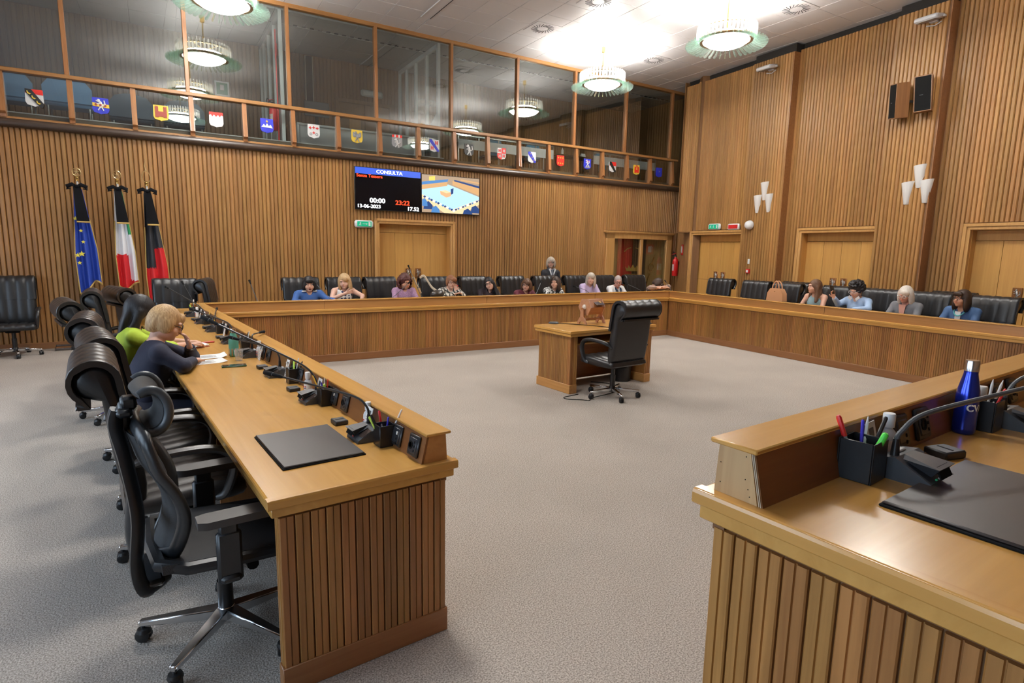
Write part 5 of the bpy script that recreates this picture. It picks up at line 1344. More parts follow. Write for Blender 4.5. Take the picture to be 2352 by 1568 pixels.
for x0, y0, q in ((.04, .76, .11), (.17, .87, .10), (.86, .80, .12), (.72, .90, .12), (.0, .68, .07)):
    poly('view_person', 'dark' if q > .1 else 'blue', [(x0, y0), (x0+q*.6, y0-.06), (x0+q*1.2, y0+.04), (x0+q*1.3, y0+.16), (x0-.02, y0+.16)])
poly('view_table', 'tbl', [(.30, .41), (.40, .38), (.49, .43), (.49, .53), (.41, .58), (.31, .50)]); poly('view_table_top', 'desklt', [(.30, .41), (.40, .38), (.49, .43), (.41, .46)])
poly('view_chair', 'dark', [(.485, .34), (.535, .31), (.53, .46), (.49, .49)])

WSG = plain('sign_white', (.80, .82, .82), .4)
def man(m, x, z, s, y):   # running figure
    m.sphere((x+.10*s, y, z+.36*s), (.09*s, .002, .09*s), 10)
    for a, b, w_ in [((.05, .25), (-.05, -.02), .07), ((.04, .24), (.22, .10), .04), ((.04, .24), (-.16, .20), .04), ((-.16, .2), (-.26, .06), .035), ((-.05, -.02), (.14, -.12), .05), ((.14, -.12), (.10, -.36), .045), ((-.05, -.02), (-.14, -.20), .05), ((-.14, -.20), (-.36, -.26), .045)]:
        m.tube([(x+a[0]*s, y, z+a[1]*s), (x+b[0]*s, y, z+b[1]*s)], w_*s, 6)
def exit_sign(loc, rz, w_, h_, label, down=False):
    r = empty('exit_sign', loc, rz); tag(r, label, 'sign')
    MB().box((0, 0, 0), (w_, .06, h_), .028).build('housing', WSG, r)
    MB().box((0, -.028, 0), (w_*.76, .012, h_*.70), .004).build('green_panel', GREENS, r)
    m = MB(); man(m, -w_*.22, -.002, h_*.62, -.036); m.build('running_figure', WSG, r)
    m = MB()
    if down: m.prism([(-.006, .03), (.006, .03), (.006, -.005), (.018, -.005), (0, -.03), (-.018, -.005), (-.006, -.005)], -.038, -.033, 'y')
    else: m.prism([(-w_*.10, .004), (w_*.10, .004), (w_*.10, .014), (w_*.17, 0), (w_*.10, -.014), (w_*.10, -.004), (-w_*.10, -.004)], -.038, -.033, 'y')
    m.build('arrow', WSG, r); MB().box((w_*.27, -.034, 0), (w_*.10, .006, h_*.52)).build('doorway', WSG, r)
exit_sign(onB(4.885, -.04, 2.035), RZB, .36, .135, 'green exit sign with a right-pointing arrow left of the far door')
exit_sign(onR(tt(7.20), -.05, 2.215), RZR, .37, .135, 'green exit sign with a downward arrow above the corner door', True)
r = empty('alarm_panel', onR(tt(6.64), -.05, 2.20), RZR); tag(r, 'white alarm light with red lens above the corner door', 'alarm')
MB().box((0, 0, 0), (.32, .06, .13), .02).build('housing', WSG, r); MB().box((0, -.028, 0), (.26, .012, .085), .004).build('red_lens', plain('alarm_red', (.55, .02, .02), .3), r)
r = empty('smoke_detector', onR(2.45, -.20, 2.215), RZR); tag(r, 'round white siren on the first slatted pier', 'alarm'); MB().lathe([(0, .0), (.095, 0), (.095, .02), (.08, .075), (.05, .10), (0, .11)], 24, R=Matrix.Rotation(PI/2, 3, 'X')).build('dome', WSG, r)
r = empty('wall_switch', onR(2.47, -.175, 1.46), RZR); tag(r, 'narrow white switch on the first slatted pier', 'switch'); MB().box((0, 0, 0), (.05, .02, .11), .005).build('plate', WHITEPL, r); MB().box((0, -.012, 0), (.025, .008, .05), .002).build('rocker', WSG, r)
r = empty('fire_call_point', onR(2.47, -.18, 1.255), RZR); tag(r, 'small red fire call point below the white switch', 'alarm'); MB().box((0, 0, 0), (.085, .04, .09), .005).build('box', RED, r); MB().box((0, -.022, 0), (.05, .006, .05)).build('glass', WHITEPL, r)

OPAL = plain('opal_glass', (.80, .79, .76), .35)
def sconce(t, z, label):
    r = empty('wall_sconce', onR(t, -.155, z), RZR); tag(r, label, 'wall lamp', 'white half-cone wall lamps')
    n = 14; vs = []; fs = []
    for zz_, rr_, dp in ((-.18, .034, .030), (-.172, .040, .036), (.16, .098, .085), (.175, .100, .087)):
        for k in range(n+1):
            a = PI+PI*k/n; vs.append((rr_*math.cos(a), dp*math.sin(a), zz_+(.012*math.cos(a) if zz_ > 0 else 0)))
    m_ = n+1
    for q in range(3):
        for k in range(n): fs.append((q*m_+k, q*m_+k+1, (q+1)*m_+k+1, (q+1)*m_+k))
    fs.append(tuple(range(m_))[::-1]); fs.append(tuple(3*m_+k for k in range(m_)))
    for q in range(3): fs.append((q*m_, (q+1)*m_, (q+1)*m_+n, q*m_+n))
    MB().add(vs, fs).build('half_cone', OPAL, r); MB().box((0, .005, 0), (.05, .03, .20), .005).build('bracket', WHITEM, r)
for t, z, lb in [(2.72, 2.885, 'top half-cone lamp of the trio on the farther pier'), (2.57, 2.635, 'left half-cone lamp of the trio on the farther pier'), (2.845, 2.640, 'right half-cone lamp of the trio on the farther pier'),
                 (5.68, 2.885, 'top half-cone lamp of the trio on the nearer pier'), (5.52, 2.635, 'left half-cone lamp of the trio on the nearer pier'), (5.80, 2.645, 'right half-cone lamp of the trio on the nearer pier')]: sconce(t, z, lb)
def flood(t, z, label):
    r = empty('floodlight', onR(t, -.155, z), RZR); tag(r, label, 'floodlight', 'white floodlights high on the piers')
    m = MB(); R_ = Matrix.Rotation(.18, 3, 'X')
    m.box((0, -.17, .0), (.34, .24, .07), .02, R_); m.build('housing', plain('flood_grey', (.58, .57, .58), .4), r)
    MB().box((0, -.175, -.036), (.28, .19, .008), .002, R_).build('lens', plain('flood_lens', (.25, .22, .20), .25), r)
    m = MB(); m.box((0, -.03, -.01), (.12, .08, .05), .008); [m.box((s*.19, -.12, -.005), (.03, .05, .03), .006) for s in (-1, 1)]; m.tube([(-.1, -.05, -.06), (.02, -.04, -.085), (.12, -.05, -.05)], .008, 6); m.build('bracket', MATS['flood_grey'], r)
flood(2.66, 5.25, 'white floodlight near the ceiling on the farther pier'); flood(5.63, 5.22, 'white floodlight near the ceiling on the nearer pier')
SPKW = wood('speaker_wood', (.20, .09, .035), (.28, .13, .05), 'z', .4, .05)
def speaker(t, y, z, rot, label):
    r = empty('wall_loudspeaker', onR(t, y, z), 0); r.rotation_euler = rot; tag(r, label, 'speaker', 'paired loudspeakers on the nearer pier')
    MB().box((0, 0, 0), (.235, .20, .53), .004).build('cabinet', SPKW, r); MB().box((0, -.098, 0), (.205, .012, .50), .002).build('grille', BLKMAT, r)
    MB().box((-.02, -.106, -.02), (.045, .003, .008)).build('badge', GREYPL, r)
    return r
speaker(5.33, -.34, 4.08, (.10, .14, RZR-.62), 'left loudspeaker of the tilted pair on the nearer pier')
speaker(5.68, -.33, 4.11, (.08, -.07, RZR+.42), 'right loudspeaker of the tilted pair on the nearer pier')
r = empty('speaker_bracket', onR(5.55, -.155, 4.05), RZR); tag(r, 'black wall bracket between the two loudspeakers', 'bracket')
m = MB(); m.box((0, -.01, 0), (.10, .03, .14), .006); m.cyl((0, -.02, 0), (-.20, -.14, .02), .02, n=8); m.cyl((0, -.02, 0), (.14, -.14, .02), .02, n=8); m.build('arm', BLKPL, r)

# fire extinguisher and its sign on the corner wall
def onC(f, y, z): return CW.matrix_basis @ Vector((f*cl, y, z))
extinguisher(onC(.30, -.10, 1.02), CW.rotation_euler.z, 'red fire extinguisher hung in the far right corner', 1.1)
r = empty('extinguisher_sign', onC(.50, -.012, 1.69), CW.rotation_euler.z); tag(r, 'red and white sign above the corner fire extinguisher', 'sign')
MB().box((0, 0, 0), (.20, .01, .26), .002).build('plate', RED, r)
m = MB(); m.box((0, -.007, 0), (.085, .005, .16), .01); m.tube([(-.06, -.007, -.06), (-.07, -.007, .05), (-.02, -.007, .10)], .008, 6); m.build('pictogram', WHITEPL, r)

# ---------------- glazed display case in the back wall
cw = CABB[1]-CABB[0]
r = empty('display_case', onB(CABB[0], 0, 0), RZB); tag(r, 'glazed timber display case set in the far right of the back wall', 'display case')
PALEW = wood('case_lining_wood', (.52, .33, .12), (.60, .40, .16), 'z', .45, .03)
m = MB(); m.b2(.0, cw, .36, .38, 0, 2.08); m.b2(0, .02, .03, .37, 0, 2.08); m.b2(cw-.02, cw, .03, .37, 0, 2.08); m.b2(0, cw, .03, .37, 2.05, 2.09); m.b2(0, cw, .03, .37, .0, .06); m.build('lining', PALEW, r)
m = MB(); fw_ = .20
m.b2(-.06, fw_, -.05, .04, 0, 2.07, .006); m.b2(cw-.13, cw+.06, -.05, .04, 0, 2.07, .006); m.b2(-.06, cw+.06, -.05, .04, 1.93, 2.07, .006); m.b2(-.12, cw+.10, -.085, .04, 2.07, 2.115, .008); m.b2(-.10, cw+.08, -.07, .04, 2.05, 2.075, .006); m.build('case_frame', TRIMW, r)
mid = .20+(cw-.33)*.51
MB().b2(mid-.045, mid+.045, -.045, .03, 0, 1.95, .005).build('centre_stile', TRIMW, r)
for a, b in ((fw_, mid-.045), (mid+.045, cw-.13)): MB().b2(a, b, -.012, -.004, .02, 1.94).build('glass_door', GLASS, r)
MB().b2(mid-.62, mid-.60, .34, .365, .06, 2.05).build('lining_joint', WALLDARK, r); MB().b2(mid+.50, mid+.52, .34, .365, .06, 2.05).build('lining_joint', WALLDARK, r)
BN = empty('banner', onB(CABB[0]+mid-.02, .27, 0), RZB); tag(BN, 'red and black banner with crest inside the display case', 'banner')
FRED = plain('flag_red', (.62, .015, .02), .65); FBLK = plain('flag_black', (.020, .022, .028), .65); GOLDT = plain('gold_thread', (.55, .36, .08), .5)
def clothpanel(x0, x1, z0, z1, mat, name, par):
    n = 17; vs = []; fs = []
    for i in range(n):
        x = x0+(x1-x0)*i/(n-1); y = .018*math.sin(i*.9)
        vs += [(x, y, z0), (x, y, z1), (x, y+.006, z0), (x, y+.006, z1)]
    for i in range(n-1): a = 4*i; b = a+4; fs += [(a, b, b+1, a+1), (a+2, a+3, b+3, b+2), (a+1, b+1, b+3, a+3), (a, a+2, b+2, b)]
    MB().add(vs, fs).build(name, mat, par, smooth=60)
clothpanel(-.50, .02, .30, 1.98, FRED, 'red_half', BN); clothpanel(.02, .50, .30, 1.98, FBLK, 'black_half', BN)
m = MB(); m.prism([(-.20, 1.12), (.22, 1.12), (.27, 1.24), (.19, 1.18), (.16, 1.27), (.09, 1.19), (.02, 1.29), (-.06, 1.19), (-.13, 1.27), (-.16, 1.18), (-.25, 1.24)], -.035, -.028, 'y'); m.build('crown', GOLDT, BN)
m = MB(); m.prism([(-.26, .40), (.30, .40), (.30, 1.05), (-.26, 1.05)], -.036, -.028, 'y'); m.build('shield_border', GOLDT, BN)
m = MB(); m.prism([(-.25, .41), (.29, .41), (.29, 1.035), (-.25, 1.035)], -.042, -.034, 'y'); m.build('shield_field', FBLK, BN)
m = MB(); beast(m, 0, .0, .78, 2.6, -.05); m.build('lion', AC['white'], BN)
m = MB()
for s in (-1, 1):
    m.tube([(s*.30, -.03, 1.62), (s*.20, -.03, 1.69), (s*.08, -.03, 1.72)], .012, 6)
m.build('motto_band', GOLDT, BN)
MB().cyl((-.56, 0, 1.985), (.56, 0, 1.985), .02, n=10).build('rail', BRASS, BN)
for q in (-.22, .25): MB().b2(q-.05, q+.05, -.02, .02, 1.95, 2.02, .004).build('bracket', BRASS, BN)
r = empty('ceremonial_mace', onB(CABB[1]-.45, .25, .06), RZB); tag(r, 'brass and red ceremonial staff leaning in the display case', 'staff')
a, b = Vector((-.28, 0, 0)), Vector((.10, 0, 1.15)); d_ = (b-a).normalized()
MB().tube([a, a+d_*.78], .020, 8).build('red_shaft', plain('shaft_red', (.40, .05, .02), .4), r); MB().tube([a+d_*.77, a+d_*1.05], .022, 8).build('brass_sleeve', BRASS, r)
q = a+d_*1.22; MB().tube([(q.x+.09*math.cos(t), -.0, q.z+.10*math.sin(t)) for t in [2*PI*k/16 for k in range(16)]], .012, 6, closed=True).build('pierced_head', BRASS, r)
MB().tube([a+d_*1.30, a+d_*1.45, a+d_*1.58], [.014, .02, .002], 8).build('spike', BRASS, r)
m = MB(); m.box(tuple(a+d_*.80+Vector((-.05, 0, .0))), (.06, .03, .05), .01); m.build('guard', BLKPL, r)
r = empty('dagger', onB(CABB[0]+.42, .26, .06), RZB); tag(r, 'short dark dagger with red grip at the left of the display case', 'dagger')
MB().tube([(0, 0, .0), (0, 0, .78)], .03, 8).build('stand', PALEW, r); MB().tube([(0, 0, .78), (0, 0, .90)], .022, 8).build('grip', RED, r); MB().tube([(0, 0, .9), (.01, 0, 1.05), (0, 0, 1.15)], [.014, .018, .002], 8).build('blade', plain('blade_dark', (.08, .07, .05), .3, .7), r)

# ---------------- three flags with mourning ribbons
FBLUE = plain('flag_blue', (.018, .055, .36), .6); FWHT = plain('flag_white', (.74, .74, .76), .65); FGRN = plain('flag_green', (.01, .22, .07), .6)
RIB = plain('mourning_black', (.004, .004, .005), .9, spec=.15); FRG = plain('gold_fringe', (.50, .33, .09), .6, bump=.6, bscale=400)
def flag(x, y, ztop, label, colf, wf, botf, mats, finial, drift=0., phase=0.):
    r = empty('flag', (x, y, 0)); tag(r, label, 'flag', 'furled flags by the back wall')
    MB().cyl((0, .03, 0), (0, .03, ztop+.10), .014, n=10).build('pole', plain('pole_white', (.62, .60, .55), .35), r); MB().lathe([(0, 0), (.16, 0), (.16, .02), (.05, .05), (0, .055)], 20, (0, .03, 0)).build('foot', BRASS, r)
    nu, nv = 41, 46; vs = []; fs = []; mi = []
    for j in range(nv):
        v = j/(nv-1)
        for i in range(nu):
            u = i/(nu-1); L_ = botf(u); w_ = wf(v)
            a = u*2*PI*2.2+phase+v*1.2
            vs.append((drift*v+(u-.5)*w_, -.03*(.3+v)-.045*math.sin(a)*(.35+.65*v), ztop-.02-v*L_))
    for j in range(nv-1):
        for i in range(nu-1): a = j*nu+i; fs.append((a, a+1, a+nu+1, a+nu)); mi.append(colf((i+.5)/(nu-1), (j+.5)/(nv-1)*botf((i+.5)/(nu-1))))
    mb = MB(); mb.v = vs; mb.f = fs; mb.m = mi
    o = mb.build('cloth', mats, r, smooth=None); o.data.polygons.foreach_set('use_smooth', [True]*len(o.data.polygons))
    md = o.modifiers.new('thickness', 'SOLIDIFY'); md.thickness = .004
    j = nv-1; MB().tube([vs[j*nu+i] for i in range(nu)], .013, 6).build('gold_fringe', FRG, r)
    for e in (0, nu-1): MB().tube([vs[j*nu+e] for j in range(14, nv)], .008, 6).build('gold_fringe', FRG, r)
    # ribbon and bow
    n = 12; rv = []; rf = []
    for k in range(n):
        t = k/(n-1); w_ = .042+.034*t
        for s in (-1, 1): rv.append((drift*.75*t+s*w_, -.10-.05*t+.012*s, ztop+.01-t*.50))
        for s in (-1, 1): rv.append((drift*.75*t+s*w_, -.112-.05*t+.012*s, ztop+.01-t*.50))
    for k in range(n-1): a = 4*k; b = a+4; rf += [(a, a+1, b+1, b), (a+2, b+2, b+3, a+3), (a, b, b+2, a+2), (a+1, a+3, b+3, b+1)]
    rf += [(0, 2, 3, 1), (4*n-4, 4*n-3, 4*n-1, 4*n-2)]
    MB().add(rv, rf).build('ribbon', RIB, r); e = rv[-4:]
    MB().tube([e[2], e[3]], .012, 6).build('ribbon_fringe', FRG, r)
    m = MB()
    for s in (-1, 1): m.tube([(0, -.10, ztop+.0), (s*.05, -.11, ztop+.035), (s*.115, -.10, ztop+.005), (s*.12, -.10, ztop-.03), (s*.07, -.10, ztop-.02)], [.02, .028, .028, .02, .01], 8, flat=(1, .5))
    m.sphere((0, -.105, ztop+.008), (.035, .03, .028), 8); m.build('bow', RIB, r)
    f = MB(); f.lathe([(0, 0), (.022, 0), (.022, .02), (.012, .03), (.026, .05), (.012, .07), (0, .075)], 12, (0, .03, ztop+.09)); f.build('finial_stem', BRASS, r)
    fm_ = MB(); zc = ztop+.235; q = plain('finial_brass', (.62, .48, .24), .3, .9)
    if finial == 'leaf':
        fm_.tube([(.055*math.sin(2*PI*k/16)*(1-.3*math.cos(2*PI*k/16)), .03, zc+.085*math.cos(2*PI*k/16)) for k in range(16)], .006, 6, closed=True); fm_.tube([(0, .03, zc+.08), (-.01, .03, zc+.16), (.01, .03, zc+.26)], [.006, .006, .002], 6)
    else:
        fm_.tube([(.05*math.cos(2*PI*k/16), .03, zc-.015+.055*math.sin(2*PI*k/16)) for k in range(16)], .006, 6, closed=True)
        for k in range(5): a = PI/2+2*PI*k/5; fm_.cyl((0, .03, zc-.015), (.042*math.cos(a), .03, zc-.015+.046*math.sin(a)), .006, .003, n=6)
    fm_.build('finial', q, r)
    return r
f1 = flag(-1.915, 8.6, 2.375, 'blue flag with gold stars and black ribbon, leftmost of the three', lambda u, d: 0, lambda v: .10+.17*min(1, v*1.6), lambda u: 1.42+.10*math.cos((u-.15)*5), [FBLUE], 'star', .06, .5)
STAR = plain('flag_star', (.72, .62, .05), .6)
for x, z, s in ((-.045, 1.93, .035), (.005, 1.76, .028), (-.01, 1.43, .045), (-.06, 1.41, .035), (.02, 1.60, .028), (-.045, 1.30, .03)):
    pts = [(x+s*(1 if k % 2 == 0 else .42)*math.sin(PI*k/5), z+s*(1 if k % 2 == 0 else .42)*math.cos(PI*k/5)) for k in range(10)]
    MB().prism(pts, -.135, -.128, 'y').build('star', STAR, f1, smooth=None)
def c2(u, d):
    if u > .80 and d < .62: return 2
    return 0 if d < (.93 if u < .62 else 1.32) else 1
flag(-1.43, 8.6, 2.375, 'white and red tricolour flag with black ribbon, middle of the three', c2, lambda v: .10+.15*min(1, v*1.5), lambda u: 1.40+.05*math.sin(u*5), [FWHT, FRED, FGRN], 'star', .05, 1.4)
def c3(u, d): return 0 if d < (1.12 if u < .48 else .82) else 1
flag(-1.06, 8.6, 2.365, 'black and red flag with black ribbon, rightmost of the three', c3, lambda v: .10+.19*min(1, v*1.3), lambda u: 1.62-.25*u+.06*math.sin(u*9), [FBLK, FRED], 'leaf', .07, 2.4)
# ================================================================== people
class Field:
    """signed-distance grid; rectilinear, finer where asked; meshed with surface nets"""
    def __init__(s, lo, hi, h, fine=()):
        s.ax = []
        for a in range(3):
            c = [lo[a]]
            while c[-1] < hi[a]:
                st = h
                for flo, fhi, fh in fine:
                    if flo[a]-fh <= c[-1] < fhi[a]: st = min(st, fh)
                c.append(c[-1]+st)
            s.ax.append(np.array(c, np.float32))
        s.F = np.full([len(q) for q in s.ax], .2, np.float32)
    def sl(s, lo, hi):
        r = []
        for a in range(3):
            i = int(np.searchsorted(s.ax[a], lo[a])); j = int(np.searchsorted(s.ax[a], hi[a]))
            r.append((max(0, i-1), min(len(s.ax[a]), j+1)))
        return tuple(slice(*q) for q in r)
    def pts(s, q):
        return (s.ax[0][q[0]][:, None, None], s.ax[1][q[1]][None, :, None], s.ax[2][q[2]][None, None, :])
    def put(s, q, d, k, sub=False):
        f = s.F[q]
        if f.size == 0: return
        if sub:
            d = -d; h = np.clip(.5-.5*(f-d)/k, 0, 1); s.F[q] = f*(1-h)+d*h+k*h*(1-h)
        else:
            h = np.clip(.5+.5*(d-f)/k, 0, 1); s.F[q] = d*(1-h)+f*h-k*h*(1-h)
    def cap(s, a, b, ra, rb=None, k=.012, sub=False):
        rb = ra if rb is None else rb; m = max(ra, rb)+k+.03; a = np.array(a, float); b = np.array(b, float)
        q = s.sl(np.minimum(a, b)-m, np.maximum(a, b)+m); X, Y, Z = s.pts(q); d = b-a; L2 = float(d@d) or 1e-9
        t = np.clip(((X-a[0])*d[0]+(Y-a[1])*d[1]+(Z-a[2])*d[2])/L2, 0, 1)
        D = np.sqrt((X-a[0]-t*d[0])**2+(Y-a[1]-t*d[1])**2+(Z-a[2]-t*d[2])**2)-(ra+(rb-ra)*t)
        s.put(q, D.astype(np.float32), k, sub)
    def ell(s, c, r, R=None, k=.012, sub=False):
        c = np.array(c, float); r = np.array(r, float); m = float(r.max())+k+.03; q = s.sl(c-m, c+m); X, Y, Z = s.pts(q)
        X = X-c[0]; Y = Y-c[1]; Z = Z-c[2]
        if R is not None:
            R = np.array(R); X, Y, Z = (X*R[0, 0]+Y*R[1, 0]+Z*R[2, 0], X*R[0, 1]+Y*R[1, 1]+Z*R[2, 1], X*R[0, 2]+Y*R[1, 2]+Z*R[2, 2])
        k0 = np.sqrt((X/r[0])**2+(Y/r[1])**2+(Z/r[2])**2); k1 = np.sqrt((X/r[0]**2)**2+(Y/r[1]**2)**2+(Z/r[2]**2)**2)+1e-6
        s.put(q, (k0*(k0-1)/k1).astype(np.float32), k, sub)
    def plane(s, p, n, k=.008):
        """cut away the side the normal points to"""
        p = np.array(p); n = np.array(n, float); n /= np.linalg.norm(n); q = (slice(None),)*3; X, Y, Z = s.pts(q)
        d = (X-p[0])*n[0]+(Y-p[1])*n[1]+(Z-p[2])*n[2]; s.put(q, (-d).astype(np.float32), k, True)
    def mesh(s, name, mat):
        F = s.F; S = F < 0
        S[0] = S[-1] = False; S[:, 0] = S[:, -1] = False; S[:, :, 0] = S[:, :, -1] = False
        c = np.zeros([n-1 for n in F.shape], np.int8)
        for i in (0, 1):
            for j in (0, 1):
                for k in (0, 1): c += S[i:F.shape[0]-1+i, j:F.shape[1]-1+j, k:F.shape[2]-1+k]
        I, J, K = np.nonzero((c > 0) & (c < 8)); n = len(I); idx = np.full(c.shape, -1, np.int32); idx[I, J, K] = np.arange(n)
        P = np.zeros((n, 3)); cnt = np.zeros(n); cs = [(i, j, k) for i in (0, 1) for j in (0, 1) for k in (0, 1)]
        for a in cs:
            for b in cs:
                if sum(abs(x-y) for x, y in zip(a, b)) != 1 or a > b: continue
                fa = F[I+a[0], J+a[1], K+a[2]]; fb = F[I+b[0], J+b[1], K+b[2]]; m = (fa < 0) != (fb < 0)
                t = (fa/(fa-fb+1e-12))[m][:, None]
                pa = np.stack([s.ax[0][I+a[0]], s.ax[1][J+a[1]], s.ax[2][K+a[2]]], 1)[m]; pb = np.stack([s.ax[0][I+b[0]], s.ax[1][J+b[1]], s.ax[2][K+b[2]]], 1)[m]
                P[m] += pa+(pb-pa)*t; cnt[m] += 1
        P /= np.maximum(cnt, 1)[:, None]; Q = []
        for ax in range(3):
            u, v = [(1, 2), (2, 0), (0, 1)][ax]
            A = np.moveaxis(S, ax, 0); ch = A[:-1] != A[1:]
            g = np.nonzero(np.moveaxis(ch, 0, ax)); g = [np.array(x) for x in g]
            ok = (g[u] > 0) & (g[v] > 0) & (g[u] < F.shape[u]-1) & (g[v] < F.shape[v]-1); g = [x[ok] for x in g]
            ins = S[g[0], g[1], g[2]]
            def cell(du, dv): h = [x.copy() for x in g]; h[u] = h[u]+du; h[v] = h[v]+dv; return idx[h[0], h[1], h[2]]
            q = np.stack([cell(-1, -1), cell(0, -1), cell(0, 0), cell(-1, 0)], 1); q[~ins] = q[~ins][:, ::-1]; Q.append(q)
        Q = np.concatenate(Q); Q = Q[(Q >= 0).all(1)]
        me = bpy.data.meshes.new(name); me.vertices.add(n); me.vertices.foreach_set('co', P.astype(np.float32).ravel())
        me.loops.add(Q.size); me.loops.foreach_set('vertex_index', Q.astype(np.int32).ravel())
        me.polygons.add(len(Q)); me.polygons.foreach_set('loop_start', np.arange(0, Q.size, 4, dtype=np.int32)); me.polygons.foreach_set('loop_total', np.full(len(Q), 4, np.int32))
        me.polygons.foreach_set('use_smooth', np.ones(len(Q), bool)); me.update(calc_edges=True); me.validate()
        me.materials.append(mat); return me

def skin(name, c):
    return plain('skin_'+name, c, .5, bump=.05, bscale=300, spec=.35)
SK = {'fair': skin('fair', (.62, .36, .26)), 'pale': skin('pale', (.68, .42, .32)), 'tan': skin('tan', (.52, .27, .17)), 'rosy': skin('rosy', (.60, .31, .24))}
def hairm(name, c, c2, sc=95):
    c = tuple(a*.7+b*.3 for a, b in zip(c, c2))
    if 'hair_'+name in MATS: return MATS['hair_'+name]
    m, nt, p = _new('hair_'+name); N = nt.nodes; L = nt.links
    tc = N.new('ShaderNodeTexCoord'); mp = N.new('ShaderNodeMapping'); mp.inputs['Scale'].default_value = (sc*1.7, sc*1.7, sc*.13)
    nz = N.new('ShaderNodeTexNoise'); nz.inputs['Scale'].default_value = 1; nz.inputs['Detail'].default_value = 4
    L.new(tc.outputs['Object'], mp.inputs[0]); L.new(mp.outputs[0], nz.inputs['Vector'])
    r = N.new('ShaderNodeValToRGB'); r.color_ramp.elements[0].position = .35; r.color_ramp.elements[1].position = .68
    r.color_ramp.elements[0].color = (*c, 1); r.color_ramp.elements[1].color = (*c2, 1); L.new(nz.outputs['Fac'], r.inputs[0]); L.new(r.outputs[0], p.inputs['Base Color'])
    p.inputs['Roughness'].default_value = .5; p.inputs['Specular IOR Level'].default_value = .35; b = N.new('ShaderNodeBump'); b.inputs['Strength'].default_value = .35; b.inputs['Distance'].default_value = .004
    L.new(nz.outputs['Fac'], b.inputs['Height']); L.new(b.outputs[0], p.inputs['Normal']); MATS['hair_'+name] = m; return m
HR = {'black': hairm('black', (.006, .005, .006), (.02, .017, .018)), 'darkbrown': hairm('darkbrown', (.018, .010, .007), (.05, .028, .018)), 'brown': hairm('brown', (.06, .028, .015), (.15, .075, .04)), 'auburn': hairm('auburn', (.035, .010, .009), (.10, .03, .025)), 'redbrown': hairm('redbrown', (.14, .055, .025), (.28, .12, .055)),
      'blond': hairm('blond', (.30, .18, .075), (.58, .40, .21)), 'honey': hairm('honey', (.22, .11, .04), (.60, .40, .20)), 'ash': hairm('ash', (.30, .25, .19), (.55, .48, .40)), 'white': hairm('white', (.48, .42, .35), (.76, .71, .64)), 'grey': hairm('grey', (.28, .22, .20), (.45, .38, .36))}
def cloth(name, c, rough=.8): return plain('cloth_'+name, c, rough, bump=.35, bscale=45, var=.08)
def pattern(name, base, ink, kind, sc):
    if 'cloth_'+name in MATS: return MATS['cloth_'+name]
    m, nt, p = _new('cloth_'+name); N = nt.nodes; L = nt.links; tc = N.new('ShaderNodeTexCoord'); p.inputs['Roughness'].default_value = .8
    r = N.new('ShaderNodeValToRGB'); r.color_ramp.interpolation = 'CONSTANT'
    if kind == 'dots':
        t = N.new('ShaderNodeTexVoronoi'); t.inputs['Scale'].default_value = sc; t.inputs['Randomness'].default_value = .35; o = t.outputs['Distance']; cols = [(0, ink), (.36, base)]
    elif kind == 'blot':
        t = N.new('ShaderNodeTexNoise'); t.inputs['Scale'].default_value = sc; t.inputs['Detail'].default_value = 2; o = t.outputs['Fac']; cols = [(0, ink), (.49, base)]
    elif kind == 'floral':
        t = N.new('ShaderNodeTexVoronoi'); t.inputs['Scale'].default_value = sc; o = t.outputs['Distance']; cols = [(0, ink), (.22, base), (.55, tuple(q*.8 for q in base))]
    elif kind == 'stripe':
        t = N.new('ShaderNodeTexWave'); t.wave_type = 'BANDS'; t.bands_direction = 'Z'; t.inputs['Scale'].default_value = sc; o = t.outputs['Fac']; cols = [(0, ink), (.45, base)]
    elif kind == 'grid':
        w1 = N.new('ShaderNodeTexWave'); w1.bands_direction = 'DIAGONAL'; w1.inputs['Scale'].default_value = sc; w2 = N.new('ShaderNodeTexWave'); w2.bands_direction = 'X'; w2.inputs['Scale'].default_value = sc
        w1.inputs['Distortion'].default_value = 1.5; w2.inputs['Distortion'].default_value = 1.5
        L.new(tc.outputs['Object'], w1.inputs[0]); L.new(tc.outputs['Object'], w2.inputs[0]); t = N.new('ShaderNodeMath'); t.operation = 'MINIMUM'; L.new(w1.outputs['Fac'], t.inputs[0]); L.new(w2.outputs['Fac'], t.inputs[1]); o = t.outputs[0]; cols = [(0, ink), (.16, base)]
    if kind != 'grid': L.new(tc.outputs['Object'], t.inputs['Vector'])
    el = r.color_ramp.elements
    el[0].position = cols[0][0]; el[0].color = (*cols[0][1], 1); el[1].position = cols[1][0]; el[1].color = (*cols[1][1], 1)
    for q in cols[2:]: e = el.new(q[0]); e.color = (*q[1], 1)
    L.new(o, r.inputs[0]); L.new(r.outputs[0], p.inputs['Base Color']); MATS['cloth_'+name] = m; return m

EYEW = plain('eye_white', (.70, .66, .62), .25); IRIS = plain('iris', (.02, .012, .008), .15); BROWN_BROW = plain('brow', (.05, .03, .02), .8)
LIPM = plain('lips', (.48, .12, .10), .4); MOUTHD = plain('open_mouth', (.06, .012, .012), .5); LENS = pane_glass('spectacle_lens', (.95, .95, .96), .06)
V3 = lambda *a: np.array(a, float)

